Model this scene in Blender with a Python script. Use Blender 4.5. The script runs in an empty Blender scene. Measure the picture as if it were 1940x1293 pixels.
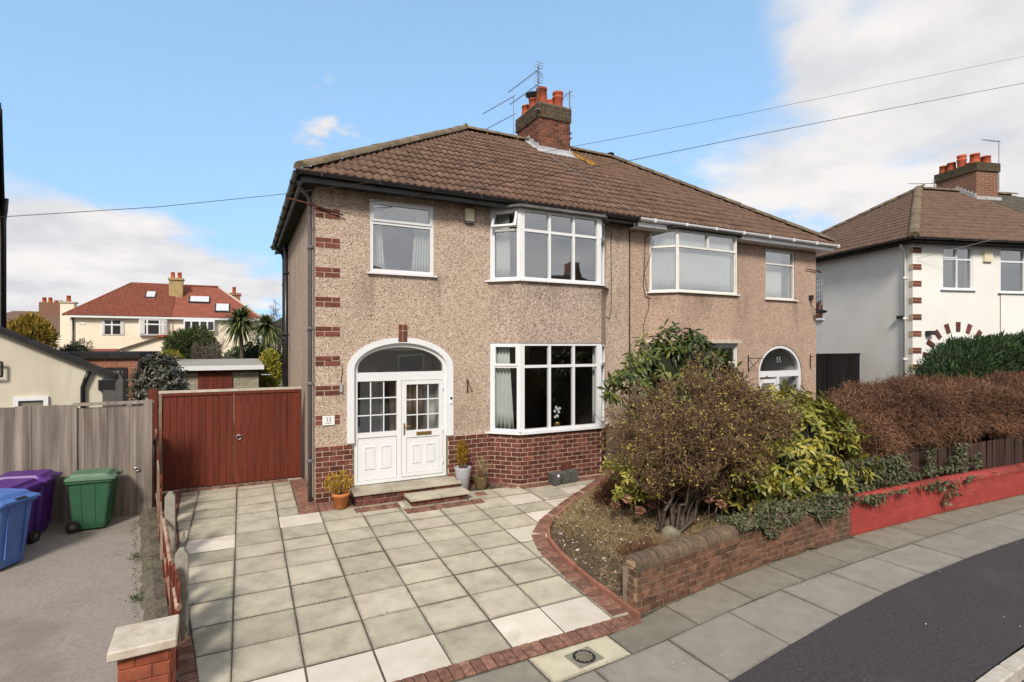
import bpy, bmesh, math, random
import numpy as np
from mathutils import Vector, Matrix

random.seed(7); RNG = np.random.default_rng(7)
sc = bpy.context.scene
col = sc.collection
R = math.radians

# ---------------------------------------------------------------- camera
cam_d = bpy.data.cameras.new('camera'); cam = bpy.data.objects.new('camera', cam_d); col.objects.link(cam)
cam.location = (-1.109, -9.673, 2.71); cam.rotation_euler = (R(90), 0, R(-26.8))
cam_d.sensor_fit = 'HORIZONTAL'; cam_d.sensor_width = 36.0; cam_d.lens = 36.0*1010/1940
cam_d.shift_y = 8.5/1940; cam_d.clip_start = 0.05; cam_d.clip_end = 3000
sc.camera = cam

# ---------------------------------------------------------------- sky, sun, exposure
SUN_EL, SUN_AZ = 40.0, 213.0          # azimuth clockwise from +Y : sun stands behind the camera, to the left
world = bpy.data.worlds.new('World'); sc.world = world; world.use_nodes = True
wn, wl = world.node_tree.nodes, world.node_tree.links
wn.clear()
def N(t, **k):
    n = wn.new(t)
    for a, b in k.items(): setattr(n, a, b)
    return n
w_out = N('ShaderNodeOutputWorld'); w_bg = N('ShaderNodeBackground'); w_bg.inputs['Strength'].default_value = 0.1
wl.new(w_bg.outputs[0], w_out.inputs[0])
sky = N('ShaderNodeTexSky', sky_type='NISHITA'); sky.sun_disc = False
sky.sun_elevation = R(SUN_EL); sky.sun_rotation = R(SUN_AZ); sky.air_density = 1.0; sky.dust_density = 0.25; sky.ozone_density = 1.2; sky.altitude = 50
tc = N('ShaderNodeTexCoord')
_mp = N('ShaderNodeVectorMath', operation='MULTIPLY_ADD'); wl.new(tc.outputs['Generated'], _mp.inputs[0]); _mp.inputs[1].default_value = (1, 1, .55); _mp.inputs[2].default_value = (0, 0, .42)
_nm = N('ShaderNodeVectorMath', operation='NORMALIZE'); wl.new(_mp.outputs[0], _nm.inputs[0]); wl.new(_nm.outputs[0], sky.inputs['Vector'])   # an even blue down to the roofs, as on a clear-aired day
tint = N('ShaderNodeMix', data_type='RGBA', blend_type='MULTIPLY'); tint.inputs[0].default_value = 1.0
wl.new(sky.outputs[0], tint.inputs[6]); tint.inputs[7].default_value = (2.08, 2.12, 1.86, 1)
sep = N('ShaderNodeSeparateXYZ'); wl.new(tc.outputs['Generated'], sep.inputs[0])
def M2(op, a, b=None, c=None):
    n = N('ShaderNodeMath', operation=op)
    for i, v in enumerate((a, b, c)):
        if v is None: continue
        if isinstance(v, (int, float)): n.inputs[i].default_value = v
        else: wl.new(v, n.inputs[i])
    return n.outputs[0]
zz = M2('MAXIMUM', sep.outputs['Z'], 0.0)
den = M2('ADD', zz, 0.22)
cx_ = M2('DIVIDE', sep.outputs['X'], den); cy_ = M2('DIVIDE', sep.outputs['Y'], den)
cmb = N('ShaderNodeCombineXYZ'); wl.new(cx_, cmb.inputs[0]); wl.new(cy_, cmb.inputs[1]); cmb.inputs[2].default_value = 3.1
n1 = N('ShaderNodeTexNoise'); n1.inputs['Scale'].default_value = 1.5; n1.inputs['Detail'].default_value = 8; n1.inputs['Roughness'].default_value = 0.53; n1.inputs['Distortion'].default_value = 0.25
wl.new(cmb.outputs[0], n1.inputs['Vector'])
# broad banks of cloud (directions in the sky, each with its own size) that the noise breaks up
import itertools
_f = Vector((math.sin(R(26.8)), math.cos(R(26.8)), 0)); _r = Vector((math.cos(R(26.8)), -math.sin(R(26.8)), 0))
def sdir(u, v): return (_f + _r*((u-970)/1010) + Vector((0, 0, 1))*((655-v)/1010)).normalized()
banks = [(sdir(1840, 200), .27, .50), (sdir(1560, 230), .15, .30), (sdir(1530, 105), .04, .4), (sdir(230, 500), .22, .36), (sdir(20, 470), .17, .30), (sdir(580, 255), .10, .33), (sdir(690, 255), .10, .33), (sdir(640, 240), .08, .24), (sdir(605, 172), .05, .27),
         (sdir(985, 250), .06, .55), (sdir(1300, 300), .10, .16), (sdir(1130, 270), .06, .14), (Vector((-.2, -1, .55)).normalized(), 1.1, .45), (Vector((.9, -.7, .5)).normalized(), .9, .40),
         (Vector((-1, -.25, .4)).normalized(), .75, .5), (sdir(420, 130), .30, -.30), (sdir(1150, 110), .33, -.30), (sdir(900, 20), .4, -.2), (sdir(60, 110), .25, -.25)]  # the leftward bank is unseen, strengthened to add white fill light
n3 = N('ShaderNodeTexNoise'); n3.inputs['Scale'].default_value = 7.0; n3.inputs['Detail'].default_value = 5; wl.new(cmb.outputs[0], n3.inputs['Vector'])
rag = M2('MAXIMUM', M2('MULTIPLY', M2('SUBTRACT', n3.outputs[0], .22), 2.6), 0.0)
acc = None
for d, rad, amp in banks:
    dp = N('ShaderNodeVectorMath', operation='DOT_PRODUCT'); wl.new(tc.outputs['Generated'], dp.inputs[0]); dp.inputs[1].default_value = d
    g = M2('MULTIPLY', M2('SUBTRACT', 1.0, dp.outputs['Value']), -1.0/(rad*rad*0.5))
    g = M2('MULTIPLY', M2('POWER', 2.71828, g), amp)
    if rad < .11: g = M2('MULTIPLY', g, rag)
    acc = g if acc is None else M2('ADD', acc, g)
hz = M2('MULTIPLY', M2('SUBTRACT', 1.0, M2('MULTIPLY', zz, 5.0)), 0.14)
hz = M2('MAXIMUM', hz, 0.0)
val = M2('ADD', M2('ADD', M2('ADD', M2('MULTIPLY', M2('SUBTRACT', n1.outputs[0], .5), 1.7), .5), acc), hz)
mr = N('ShaderNodeMapRange', interpolation_type='SMOOTHSTEP'); wl.new(val, mr.inputs[0]); mr.inputs[1].default_value = 0.54; mr.inputs[2].default_value = 0.88; mr.inputs[3].default_value = 0.0; mr.inputs[4].default_value = 0.95
n2 = N('ShaderNodeTexNoise'); n2.inputs['Scale'].default_value = 2.6; n2.inputs['Detail'].default_value = 6; n2.inputs['Roughness'].default_value = 0.55
wl.new(cmb.outputs[0], n2.inputs['Vector'])
cr = N('ShaderNodeValToRGB'); wl.new(n2.outputs[0], cr.inputs[0])
cr.color_ramp.elements[0].position = 0.34; cr.color_ramp.elements[0].color = (3.9, 3.85, 4.0, 1)
cr.color_ramp.elements[1].position = 0.60; cr.color_ramp.elements[1].color = (5.3, 5.05, 4.85, 1)
cmix = N('ShaderNodeMix', data_type='RGBA'); wl.new(mr.outputs[0], cmix.inputs[0]); wl.new(tint.outputs[2], cmix.inputs[6]); wl.new(cr.outputs[0], cmix.inputs[7])
wl.new(cmix.outputs[2], w_bg.inputs['Color'])

sun_d = bpy.data.lights.new('sun', 'SUN'); sun = bpy.data.objects.new('sun', sun_d); col.objects.link(sun)
sun_d.energy = 2.25; sun_d.angle = R(12); sun_d.color = (1.0, .925, .83)
_s = Vector((math.sin(R(SUN_AZ))*math.cos(R(SUN_EL)), math.cos(R(SUN_AZ))*math.cos(R(SUN_EL)), math.sin(R(SUN_EL))))
sun.rotation_euler = _s.to_track_quat('Z', 'Y').to_euler()
sc.view_settings.view_transform = 'Standard'; sc.view_settings.look = 'None'; sc.view_settings.gamma = 1; sc.view_settings.exposure = 0.87
sc.view_settings.use_curve_mapping = False
try:
    sc.cycles.max_bounces = 7; sc.cycles.transparent_max_bounces = 12; sc.cycles.caustics_reflective = False; sc.cycles.caustics_refractive = False
except Exception: pass

# ---------------------------------------------------------------- materials
MATS = {}
def nodes(name):
    m = bpy.data.materials.new(name); m.use_nodes = True; MATS[name] = m
    return m, m.node_tree.nodes, m.node_tree.links, m.node_tree.nodes['Principled BSDF']
def S(r, g, b):
    f = lambda c: ((c/255+.055)/1.055)**2.4 if c > 10 else c/255/12.92
    return (f(r), f(g), f(b), 1)
def ramp(nt, cols):
    r = nt.new('ShaderNodeValToRGB'); e = r.color_ramp.elements
    n = len(cols)
    for i, c in enumerate(cols):
        p = i/(n-1) if len(c) < 5 else c[4]
        if i < 2: el = e[i]; el.position = p
        else: el = e.new(p)
        el.color = (*c[:3], 1)
    return r
def pm(name, cols, scale=6, detail=5, rough=.8, dist=None, bump=None, rnd=0, dirt=None, spec=.35, tex='noise', stretch=None, lo=.3, hi=.7, attr=None, metal=0, rr=0.5, transl=0, grime=None, edge=False):
    """procedural material in world position; cols = ramp colours; rnd = brightness change from object to object;
    dirt = (colour, scale, threshold, amount) patches; bump = (scale, strength)"""
    m, nt, L, P = nodes(name)
    P.inputs['Roughness'].default_value = rough; P.inputs['Metallic'].default_value = metal
    P.inputs['Specular IOR Level'].default_value = spec
    geo = nt.new('ShaderNodeNewGeometry'); vec = geo.outputs['Position']
    if stretch:
        mp = nt.new('ShaderNodeMapping'); mp.inputs['Scale'].default_value = stretch; L.new(vec, mp.inputs[0]); vec_t = mp.outputs[0]
    else: vec_t = vec
    if attr:
        a = nt.new('ShaderNodeAttribute'); a.attribute_name = attr; fac = a.outputs['Fac']
    elif tex == 'noise':
        t = nt.new('ShaderNodeTexNoise'); t.inputs['Scale'].default_value = scale; t.inputs['Detail'].default_value = detail; t.inputs['Roughness'].default_value = rr; L.new(vec_t, t.inputs['Vector'])
        mrn = nt.new('ShaderNodeMapRange'); L.new(t.outputs[0], mrn.inputs[0]); mrn.inputs[1].default_value = lo; mrn.inputs[2].default_value = hi; fac = mrn.outputs[0]
    else:
        t = nt.new('ShaderNodeTexVoronoi'); t.inputs['Scale'].default_value = scale; L.new(vec_t, t.inputs['Vector'])
        sp = nt.new('ShaderNodeSeparateColor'); L.new(t.outputs['Color'], sp.inputs[0]); fac = sp.outputs[0]
    if len(cols) == 1: cols = [cols[0], cols[0]]
    r = ramp(nt, cols); L.new(fac, r.inputs[0]); c = r.outputs[0]
    if rnd:
        oi = nt.new('ShaderNodeObjectInfo'); mr_ = nt.new('ShaderNodeMapRange'); L.new(oi.outputs['Random'], mr_.inputs[0]); mr_.inputs[3].default_value = 1-rnd; mr_.inputs[4].default_value = 1+rnd
        hs = nt.new('ShaderNodeHueSaturation'); L.new(mr_.outputs[0], hs.inputs['Value']); L.new(c, hs.inputs['Color']); c = hs.outputs[0]
    for dd in ([dirt] if isinstance(dirt, tuple) else (dirt or [])):
        t2 = nt.new('ShaderNodeTexNoise'); t2.inputs['Scale'].default_value = dd[1]; t2.inputs['Detail'].default_value = 6; t2.inputs['Roughness'].default_value = .62
        v2 = vec
        if len(dd) > 4:
            mp2 = nt.new('ShaderNodeMapping'); mp2.inputs['Scale'].default_value = dd[4]; L.new(vec, mp2.inputs[0]); v2 = mp2.outputs[0]
        L.new(v2, t2.inputs['Vector'])
        m2 = nt.new('ShaderNodeMapRange'); L.new(t2.outputs[0], m2.inputs[0]); m2.inputs[1].default_value = dd[2]; m2.inputs[2].default_value = dd[2]+.16; m2.inputs[4].default_value = dd[3]
        mx = nt.new('ShaderNodeMix'); mx.data_type = 'RGBA'; L.new(m2.outputs[0], mx.inputs[0]); L.new(c, mx.inputs[6]); mx.inputs[7].default_value = (*dd[0][:3], 1); c = mx.outputs[2]
    if edge:
        ea = nt.new('ShaderNodeAttribute'); ea.attribute_name = 'v'; t4 = nt.new('ShaderNodeTexNoise'); t4.inputs['Scale'].default_value = 34; t4.inputs['Detail'].default_value = 7; t4.inputs['Roughness'].default_value = .7; L.new(vec, t4.inputs['Vector'])
        t5 = nt.new('ShaderNodeTexNoise'); t5.inputs['Scale'].default_value = 1.9; t5.inputs['Detail'].default_value = 3; L.new(vec, t5.inputs['Vector'])
        pw5 = nt.new('ShaderNodeMath'); pw5.operation = 'POWER'; L.new(ea.outputs['Fac'], pw5.inputs[0]); pw5.inputs[1].default_value = 2.2
        ml = nt.new('ShaderNodeMath'); ml.operation = 'MULTIPLY'; L.new(pw5.outputs[0], ml.inputs[0]); L.new(t5.outputs[0], ml.inputs[1])
        ad = nt.new('ShaderNodeMath'); ad.operation = 'MULTIPLY_ADD'; L.new(ml.outputs[0], ad.inputs[0]); ad.inputs[1].default_value = .62; L.new(t4.outputs[0], ad.inputs[2])
        m4 = nt.new('ShaderNodeMapRange'); L.new(ad.outputs[0], m4.inputs[0]); m4.inputs[1].default_value = .62; m4.inputs[2].default_value = .90; m4.inputs[4].default_value = .55
        mx = nt.new('ShaderNodeMix'); mx.data_type = 'RGBA'; L.new(m4.outputs[0], mx.inputs[0]); L.new(c, mx.inputs[6]); mx.inputs[7].default_value = (.085, .078, .06, 1); c = mx.outputs[2]
    L.new(c, P.inputs['Base Color'])
    if bump:
        t3 = nt.new('ShaderNodeTexNoise'); t3.inputs['Scale'].default_value = bump[0]; t3.inputs['Detail'].default_value = 4; L.new(vec_t, t3.inputs['Vector'])
        b = nt.new('ShaderNodeBump'); b.inputs['Strength'].default_value = bump[1]; b.inputs['Distance'].default_value = bump[2] if len(bump) > 2 else .01
        L.new(t3.outputs[0], b.inputs['Height']); L.new(b.outputs[0], P.inputs['Normal'])
    if transl:
        tr = nt.new('ShaderNodeBsdfTranslucent'); L.new(c, tr.inputs[0]); ms = nt.new('ShaderNodeMixShader'); ms.inputs[0].default_value = transl
        L.new(P.outputs[0], ms.inputs[1]); L.new(tr.outputs[0], ms.inputs[2]); L.new(ms.outputs[0], nt['Material Output'].inputs[0])
    return m

def pebble(name, cols, dcol, scale=34, grime=.5, stains_shade=()):
    """dashed render: small stones of different colours set in mortar, damp streaks and soiling"""
    m, nt, L, P = nodes(name); P.inputs['Roughness'].default_value = .92; P.inputs['Specular IOR Level'].default_value = .2
    geo = nt.new('ShaderNodeNewGeometry'); v = geo.outputs['Position']
    t = nt.new('ShaderNodeTexVoronoi'); t.inputs['Scale'].default_value = scale; L.new(v, t.inputs['Vector'])
    sp = nt.new('ShaderNodeSeparateColor'); L.new(t.outputs['Color'], sp.inputs[0])
    r = ramp(nt, cols); L.new(sp.outputs[0], r.inputs[0]); c = r.outputs[0]
    tb = nt.new('ShaderNodeTexVoronoi'); tb.inputs['Scale'].default_value = scale*2.3; L.new(v, tb.inputs['Vector'])
    sb = nt.new('ShaderNodeSeparateColor'); L.new(tb.outputs['Color'], sb.inputs[0])
    rb = ramp(nt, cols); L.new(sb.outputs[1], rb.inputs[0])
    mx0 = nt.new('ShaderNodeMix'); mx0.data_type = 'RGBA'; mx0.inputs[0].default_value = .22; L.new(c, mx0.inputs[6]); L.new(rb.outputs[0], mx0.inputs[7]); c = mx0.outputs[2]
    for (cc, s, th, am, st) in ((dcol, .8, .50, grime, (1, 1, .45)), ((dcol[0]*.55, dcol[1]*.55, dcol[2]*.55), 2.2, .60, grime*.8, (1, 1, .22)), ((.50, .40, .28), 1.1, .56, .22, (1, 1, 1))):
        mp = nt.new('ShaderNodeMapping'); mp.inputs['Scale'].default_value = st; L.new(v, mp.inputs[0])
        t2 = nt.new('ShaderNodeTexNoise'); t2.inputs['Scale'].default_value = s; t2.inputs['Detail'].default_value = 7; t2.inputs['Roughness'].default_value = .6; L.new(mp.outputs[0], t2.inputs['Vector'])
        m2 = nt.new('ShaderNodeMapRange'); L.new(t2.outputs[0], m2.inputs[0]); m2.inputs[1].default_value = th; m2.inputs[2].default_value = th+.22; m2.inputs[4].default_value = am
        mx = nt.new('ShaderNodeMix'); mx.data_type = 'RGBA'; L.new(m2.outputs[0], mx.inputs[0]); L.new(c, mx.inputs[6]); mx.inputs[7].default_value = (*cc, 1); c = mx.outputs[2]
    if stains_shade:
        sx = nt.new('ShaderNodeSeparateXYZ'); L.new(v, sx.inputs[0]); tot = None
        def mm(op, x, y):
            n = nt.new('ShaderNodeMath'); n.operation = op
            for i, q in enumerate((x, y)):
                if isinstance(q, (int, float)): n.inputs[i].default_value = q
                else: L.new(q, n.inputs[i])
            return n.outputs[0]
        def ss(val, a, b):
            n = nt.new('ShaderNodeMapRange'); n.interpolation_type = 'SMOOTHSTEP'; L.new(val, n.inputs[0]); n.inputs[1].default_value = a; n.inputs[2].default_value = b; return n.outputs[0]
        mp = nt.new('ShaderNodeMapping'); mp.inputs['Scale'].default_value = (5, 5, .7); L.new(v, mp.inputs[0])
        tn = nt.new('ShaderNodeTexNoise'); tn.inputs['Scale'].default_value = 1; tn.inputs['Detail'].default_value = 6; L.new(mp.outputs[0], tn.inputs['Vector']); run = ss(tn.outputs[0], .38, .68)
        for (x0, x1, z0, z1, am) in stains_shade:
            g = mm('MULTIPLY', mm('MULTIPLY', ss(sx.outputs[0], x0-.2, x0+.15), ss(sx.outputs[0], x1+.2, x1-.15)), mm('MULTIPLY', ss(sx.outputs[2], z0, z0+(z1-z0)*.8), ss(sx.outputs[2], z1+.12, z1-.02)))
            g = mm('MULTIPLY', g, am*.62); tot = g if tot is None else mm('MAXIMUM', tot, g)
        mx = nt.new('ShaderNodeMix'); mx.data_type = 'RGBA'; L.new(mm('MULTIPLY', tot, run), mx.inputs[0]); L.new(c, mx.inputs[6]); mx.inputs[7].default_value = (dcol[0]*.45, dcol[1]*.45, dcol[2]*.45, 1); c = mx.outputs[2]
    L.new(c, P.inputs['Base Color'])
    b = nt.new('ShaderNodeBump'); b.inputs['Strength'].default_value = .75; b.inputs['Distance'].default_value = .012; b.invert = True
    L.new(t.outputs['Distance'], b.inputs['Height']); L.new(b.outputs[0], P.inputs['Normal'])
    return m

def glass(name, f0=.08, tintc=(.94, .96, .95)):
    m, nt, L, P = nodes(name); nt.remove(P)
    tr = nt.new('ShaderNodeBsdfTransparent'); tr.inputs[0].default_value = (*tintc, 1)
    gl = nt.new('ShaderNodeBsdfGlossy'); gl.inputs['Roughness'].default_value = .012; gl.inputs[0].default_value = (.95, .97, 1, 1)
    geo = nt.new('ShaderNodeNewGeometry'); t = nt.new('ShaderNodeTexNoise'); t.inputs['Scale'].default_value = 1.1; L.new(geo.outputs['Position'], t.inputs['Vector'])
    b = nt.new('ShaderNodeBump'); b.inputs['Strength'].default_value = .10; b.inputs['Distance'].default_value = .03; L.new(t.outputs[0], b.inputs['Height']); L.new(b.outputs[0], gl.inputs['Normal'])
    d = nt.new('ShaderNodeVectorMath'); d.operation = 'DOT_PRODUCT'; L.new(geo.outputs['Normal'], d.inputs[0]); L.new(geo.outputs['Incoming'], d.inputs[1])
    def mm(op, x, y):
        n = nt.new('ShaderNodeMath'); n.operation = op
        for i, v in enumerate((x, y)):
            if isinstance(v, (int, float)): n.inputs[i].default_value = v
            else: L.new(v, n.inputs[i])
        return n.outputs[0]
    c5 = mm('POWER', mm('SUBTRACT', 1.0, mm('ABSOLUTE', d.outputs['Value'], 0.0)), 5.0)
    fac = mm('ADD', mm('MULTIPLY', c5, 1-f0), f0)
    ms = nt.new('ShaderNodeMixShader'); L.new(fac, ms.inputs[0]); L.new(tr.outputs[0], ms.inputs[1]); L.new(gl.outputs[0], ms.inputs[2])
    L.new(ms.outputs[0], nt['Material Output'].inputs[0])
    return m

pebble('dash_left', [(.10, .06, .04, 1, 0), (.27, .185, .14, 1, .10), (.44, .335, .26, 1, .36), (.53, .415, .33, 1, .74), (.69, .59, .495, 1, 1)], (.29, .21, .16), 58, .5, [(.80, 1.05, 2.9, 4.02, .75), (2.0, 2.35, 2.9, 4.02, .8), (.9, 2.2, 3.5, 4.02, .45), (0, 6.7, 4.9, 5.5, .7), (.3, .6, .9, 2.4, .5), (2.4, 3.3, .9, 1.5, .6), (0, .5, .9, 1.3, .5), (6.1, 6.7, 2.6, 4.0, .5)])
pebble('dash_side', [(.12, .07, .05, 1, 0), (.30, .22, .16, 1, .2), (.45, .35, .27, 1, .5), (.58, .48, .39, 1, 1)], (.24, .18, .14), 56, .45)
pebble('dash_bay', [(.12, .07, .05, 1, 0), (.28, .20, .155, 1, .2), (.42, .325, .26, 1, .5), (.60, .51, .43, 1, 1)], (.25, .185, .15), 50, .5, [(3.2, 6.2, 3.3, 3.97, .55), (3.2, 3.75, 2.7, 3.9, .5)])  # second box paints side shading into the colour of the bay's canted left face
pebble('dash_right', [(.14, .085, .065, 1, 0), (.34, .23, .17, 1, .18), (.46, .33, .255, 1, .5), (.57, .44, .355, 1, 1)], (.26, .18, .14), 56, .45, [(7.3, 10.3, 3.2, 3.95, .7), (11.2, 11.6, 2.8, 3.98, .6), (12.4, 12.8, 2.8, 3.98, .7), (10.2, 10.6, 2.6, 4.0, .5), (11.2, 12.8, 2.5, 2.95, .5), (6.8, 13.5, 5.0, 5.4, .5)])
pm('upvc', [(.68, .69, .71), (.72, .73, .75)], 3, rough=.28, spec=.5, dirt=((.55, .53, .46), 1.7, .66, .25))
pm('upvc_old', [(.66, .65, .60), (.74, .73, .69)], 3, rough=.45, dirt=((.30, .26, .2), 2.5, .62, .45))
pm('black_gutter', [(.010, .0095, .011), (.018, .017, .018)], 5, rough=.35, spec=.5, dirt=((.07, .065, .055), 2, .60, .35))
pm('grey_pipe', [(.11, .105, .125), (.15, .145, .16)], 4, rough=.45, dirt=((.05, .05, .06), 2, .6, .5))
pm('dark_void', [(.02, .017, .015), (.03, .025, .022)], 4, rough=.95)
pm('brick_house', [(.060, .020, .016, 1, 0), (.115, .034, .026, 1, .5), (.165, .058, .042, 1, 1)], 14, rough=.85, rnd=.38, bump=(60, .5), dirt=[((.05, .03, .03), 3, .6, .6), ((.27, .16, .12), 5, .66, .35)])
pm('brick_quoin', [(.10, .03, .022), (.17, .055, .04)], 14, rough=.85, rnd=.4, bump=(60, .5))
pm('mortar', [(.42, .32, .22), (.55, .45, .33)], 9, rough=.95, bump=(80, .4), dirt=((.18, .14, .10), 1.6, .56, .6))
pm('mortar_dark', [(.16, .12, .09), (.26, .20, .15)], 8, rough=.95, dirt=((.06, .05, .035), 1.6, .55, .6))
pm('chimney_brick', [(.10, .035, .022), (.20, .075, .045)], 12, rough=.9, rnd=.4, bump=(50, .5), dirt=((.06, .05, .03), 3, .56, .5))
pm('chimney_cap', [(.045, .035, .022), (.10, .075, .045)], 10, rough=.95, rnd=.25, bump=(50, .6), dirt=[((.36, .17, .015), 3.4, .60, .85), ((.13, .12, .06), 5, .58, .5)])
pm('chimney_pot', [(.36, .072, .032), (.46, .105, .045)], 8, rough=.75, rnd=.2, dirt=((.16, .05, .03), 4, .6, .5))
pm('lead', [(.30, .31, .33), (.45, .46, .48)], 6, rough=.6, dirt=((.18, .18, .17), 4, .55, .5))
pm('lead_dark', [(.08, .075, .07), (.16, .155, .145)], 6, rough=.75, dirt=((.25, .25, .22), 5, .6, .5))
pm('roof_tile', [(.092, .053, .037, 1, 0), (.130, .077, .054, 1, .5), (.165, .102, .074, 1, 1)], 5, rough=.86, rnd=.15, bump=(70, .35), dirt=[((.085, .066, .040), 1.3, .56, .4), ((.19, .085, .055), 2.2, .63, .35), ((.24, .21, .15), 7, .68, .4)], spec=.3)
pm('roof_ridge', [(.11, .085, .055), (.19, .15, .10)], 6, rough=.92, rnd=.15, bump=(50, .6), dirt=[((.42, .40, .35), 8, .66, .7), ((.20, .08, .05), 2, .62, .6), ((.05, .05, .03), 3, .6, .5)])
pm('roof_under', [(.05, .03, .022), (.08, .05, .035)], 6, rough=.95)
pm('lichen', [(.42, .20, .012), (.55, .30, .03)], 20, rough=.95, bump=(60, .6))
pm('slab', [(.29, .262, .205, 1, 0), (.40, .362, .28, 1, .5), (.47, .43, .34, 1, 1)], 3.2, detail=8, rough=.88, rnd=.11, bump=(90, .25), rr=.6, dirt=[((.17, .16, .12), 1.1, .58, .4), ((.10, .09, .075), 26, .66, .6), ((.42, .38, .32), 2.2, .62, .35), ((.25, .235, .165), 1.7, .60, .35)], edge=True)
pm('slab_moss', [(.255, .235, .18, 1, 0), (.355, .328, .25, 1, .5), (.43, .40, .31, 1, 1)], 3.2, detail=8, rough=.88, rnd=.11, bump=(90, .25), rr=.6, dirt=[((.17, .16, .12), 1.1, .58, .4), ((.10, .09, .075), 26, .66, .6), ((.42, .38, .32), 2.2, .62, .35), ((.25, .235, .165), 1.7, .60, .35)], edge=True)
pm('slab_warm', [(.30, .268, .21, 1, 0), (.405, .362, .285, 1, .5), (.47, .428, .345, 1, 1)], 3.2, detail=8, rough=.88, rnd=.11, bump=(90, .25), rr=.6, dirt=[((.17, .16, .12), 1.1, .58, .4), ((.10, .09, .075), 26, .66, .6), ((.42, .38, .32), 2.2, .62, .35), ((.25, .235, .165), 1.7, .60, .35)], edge=True)
pm('slab_light', [(.52, .47, .39), (.62, .575, .50)], 4, detail=6, rough=.85, rnd=.08, bump=(90, .2), dirt=((.40, .34, .25), 2.4, .56, .6))
pm('cream_flag', [(.44, .40, .29), (.53, .485, .36)], 5, detail=7, rough=.88, bump=(80, .3), dirt=[((.36, .26, .16), 2.6, .58, .6), ((.22, .19, .14), 9, .66, .5)], edge=True)
pm('joint', [(.045, .038, .031), (.095, .08, .06)], 9, rough=1, dirt=((.055, .075, .02), 1.5, .62, .8))
pm('paver_brick', [(.125, .062, .044, 1, 0), (.20, .10, .070, 1, .6), (.265, .15, .108, 1, 1)], 16, rough=.9, rnd=.28, bump=(60, .5), dirt=((.07, .045, .035), 3, .56, .6))
pm('edging', [(.215, .088, .058), (.30, .135, .092)], 12, rough=.85, rnd=.2, bump=(50, .4), dirt=((.13, .06, .04), 4, .58, .6))
pm('flag', [(.165, .152, .120), (.235, .217, .172)], 4, detail=8, rough=.9, rnd=.10, bump=(90, .3), rr=.62, dirt=[((.13, .135, .085), 1.3, .54, .6), ((.45, .43, .38), 13, .71, .8), ((.09, .085, .07), 2.6, .62, .5)], edge=True)
pm('flag_outer', [(.205, .192, .165), (.27, .252, .218)], 4, detail=8, rough=.9, rnd=.08, bump=(90, .3), rr=.62, dirt=[((.19, .18, .15), 1.3, .55, .6), ((.46, .44, .40), 15, .72, .7)], edge=True)
pm('tarmac', [(.026, .023, .026), (.066, .060, .063)], 34, detail=9, rr=.72, rough=.92, bump=(160, .6, .006), dirt=[((.075, .07, .07), .9, .54, .55), ((.03, .028, .03), 2.3, .60, .5), ((.11, .10, .095), 6, .68, .5)])
pm('concrete', [(.205, .178, .152), (.29, .256, .222)], 26, detail=6, rough=.92, bump=(110, .4), rr=.62, dirt=[((.15, .13, .105), .9, .52, .6), ((.32, .29, .25), 2.4, .62, .35)])
pm('concrete_post', [(.24, .22, .18), (.33, .31, .26)], 22, rough=.93, bump=(70, .5), dirt=((.14, .14, .09), 3, .55, .6))
pm('kerb_stone', [(.36, .33, .28), (.46, .43, .37)], 14, rough=.9, rnd=.06, bump=(70, .4), dirt=((.18, .16, .13), 2, .56, .5))
pm('soil', [(.050, .034, .022), (.105, .075, .045)], 18, rough=1, bump=(28, 1, .03), dirt=((.20, .15, .08), 5, .55, .5))
pm('grass_ground', [(.06, .075, .03), (.10, .11, .05)], 3, rough=1)
pm('wall_brick', [(.075, .038, .024, 1, 0), (.135, .066, .040, 1, .5), (.20, .10, .062, 1, 1)], 14, rough=.9, rnd=.32, bump=(55, .6), dirt=[((.075, .06, .035), 1.7, .55, .7), ((.30, .20, .13), 5, .66, .4)])
pm('wall_cope', [(.085, .06, .042), (.16, .11, .072)], 12, rough=.92, rnd=.22, bump=(45, .7), dirt=[((.20, .19, .14), 7, .63, .6), ((.06, .06, .035), 2, .56, .6)])
pm('red_paint', [(.26, .036, .030), (.33, .052, .044)], 5, rough=.75, rnd=.07, bump=(40, .4), dirt=[((.21, .045, .033), 1.6, .54, .7), ((.22, .12, .09), 7, .66, .6), ((.13, .05, .04), 3, .62, .5, (1, 1, 3))])
pm('gate_red', [(.088, .015, .007), (.150, .027, .012)], 1, detail=6, rough=.7, stretch=(22, 22, 1.1), rnd=.12, bump=(3, .25, .004), dirt=[((.30, .13, .06), 1, .63, .6, (30, 30, 2.0)), ((.08, .015, .01), 1.3, .6, .5)])
pm('fence_grey', [(.135, .108, .09), (.215, .18, .152), (.29, .25, .215)], 1, detail=7, rough=.85, stretch=(16, 16, .9), rnd=.20, bump=(3, .3, .004), dirt=[((.07, .05, .04), 1, .64, .85, (11, 11, 5)), ((.09, .075, .062), 1, .60, .6, (26, 26, .7)), ((.30, .27, .23), 1.4, .6, .35)])
pm('picket_dark', [(.030, .017, .013), (.062, .034, .025)], 1, rough=.85, stretch=(20, 20, 1.2), rnd=.3, dirt=((.20, .12, .06), 1, .66, .7, (20, 20, 1.6)))
pm('old_board', [(.21, .13, .09), (.38, .28, .22)], 1, rough=.9, stretch=(18, 18, 1.6), rnd=.25, dirt=((.16, .04, .022), 1, .50, .9, (6, 6, 1.2)))
pm('black_wood', [(.009, .008, .009), (.016, .014, .015)], 1, rough=.9, spec=.1, stretch=(20, 20, 1), rnd=.2)
pm('stone_cap', [(.42, .36, .28), (.56, .50, .42)], 7, rough=.9, bump=(60, .5), dirt=[((.33, .24, .15), 4, .55, .6), ((.30, .28, .18), 9, .63, .5)])
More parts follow.
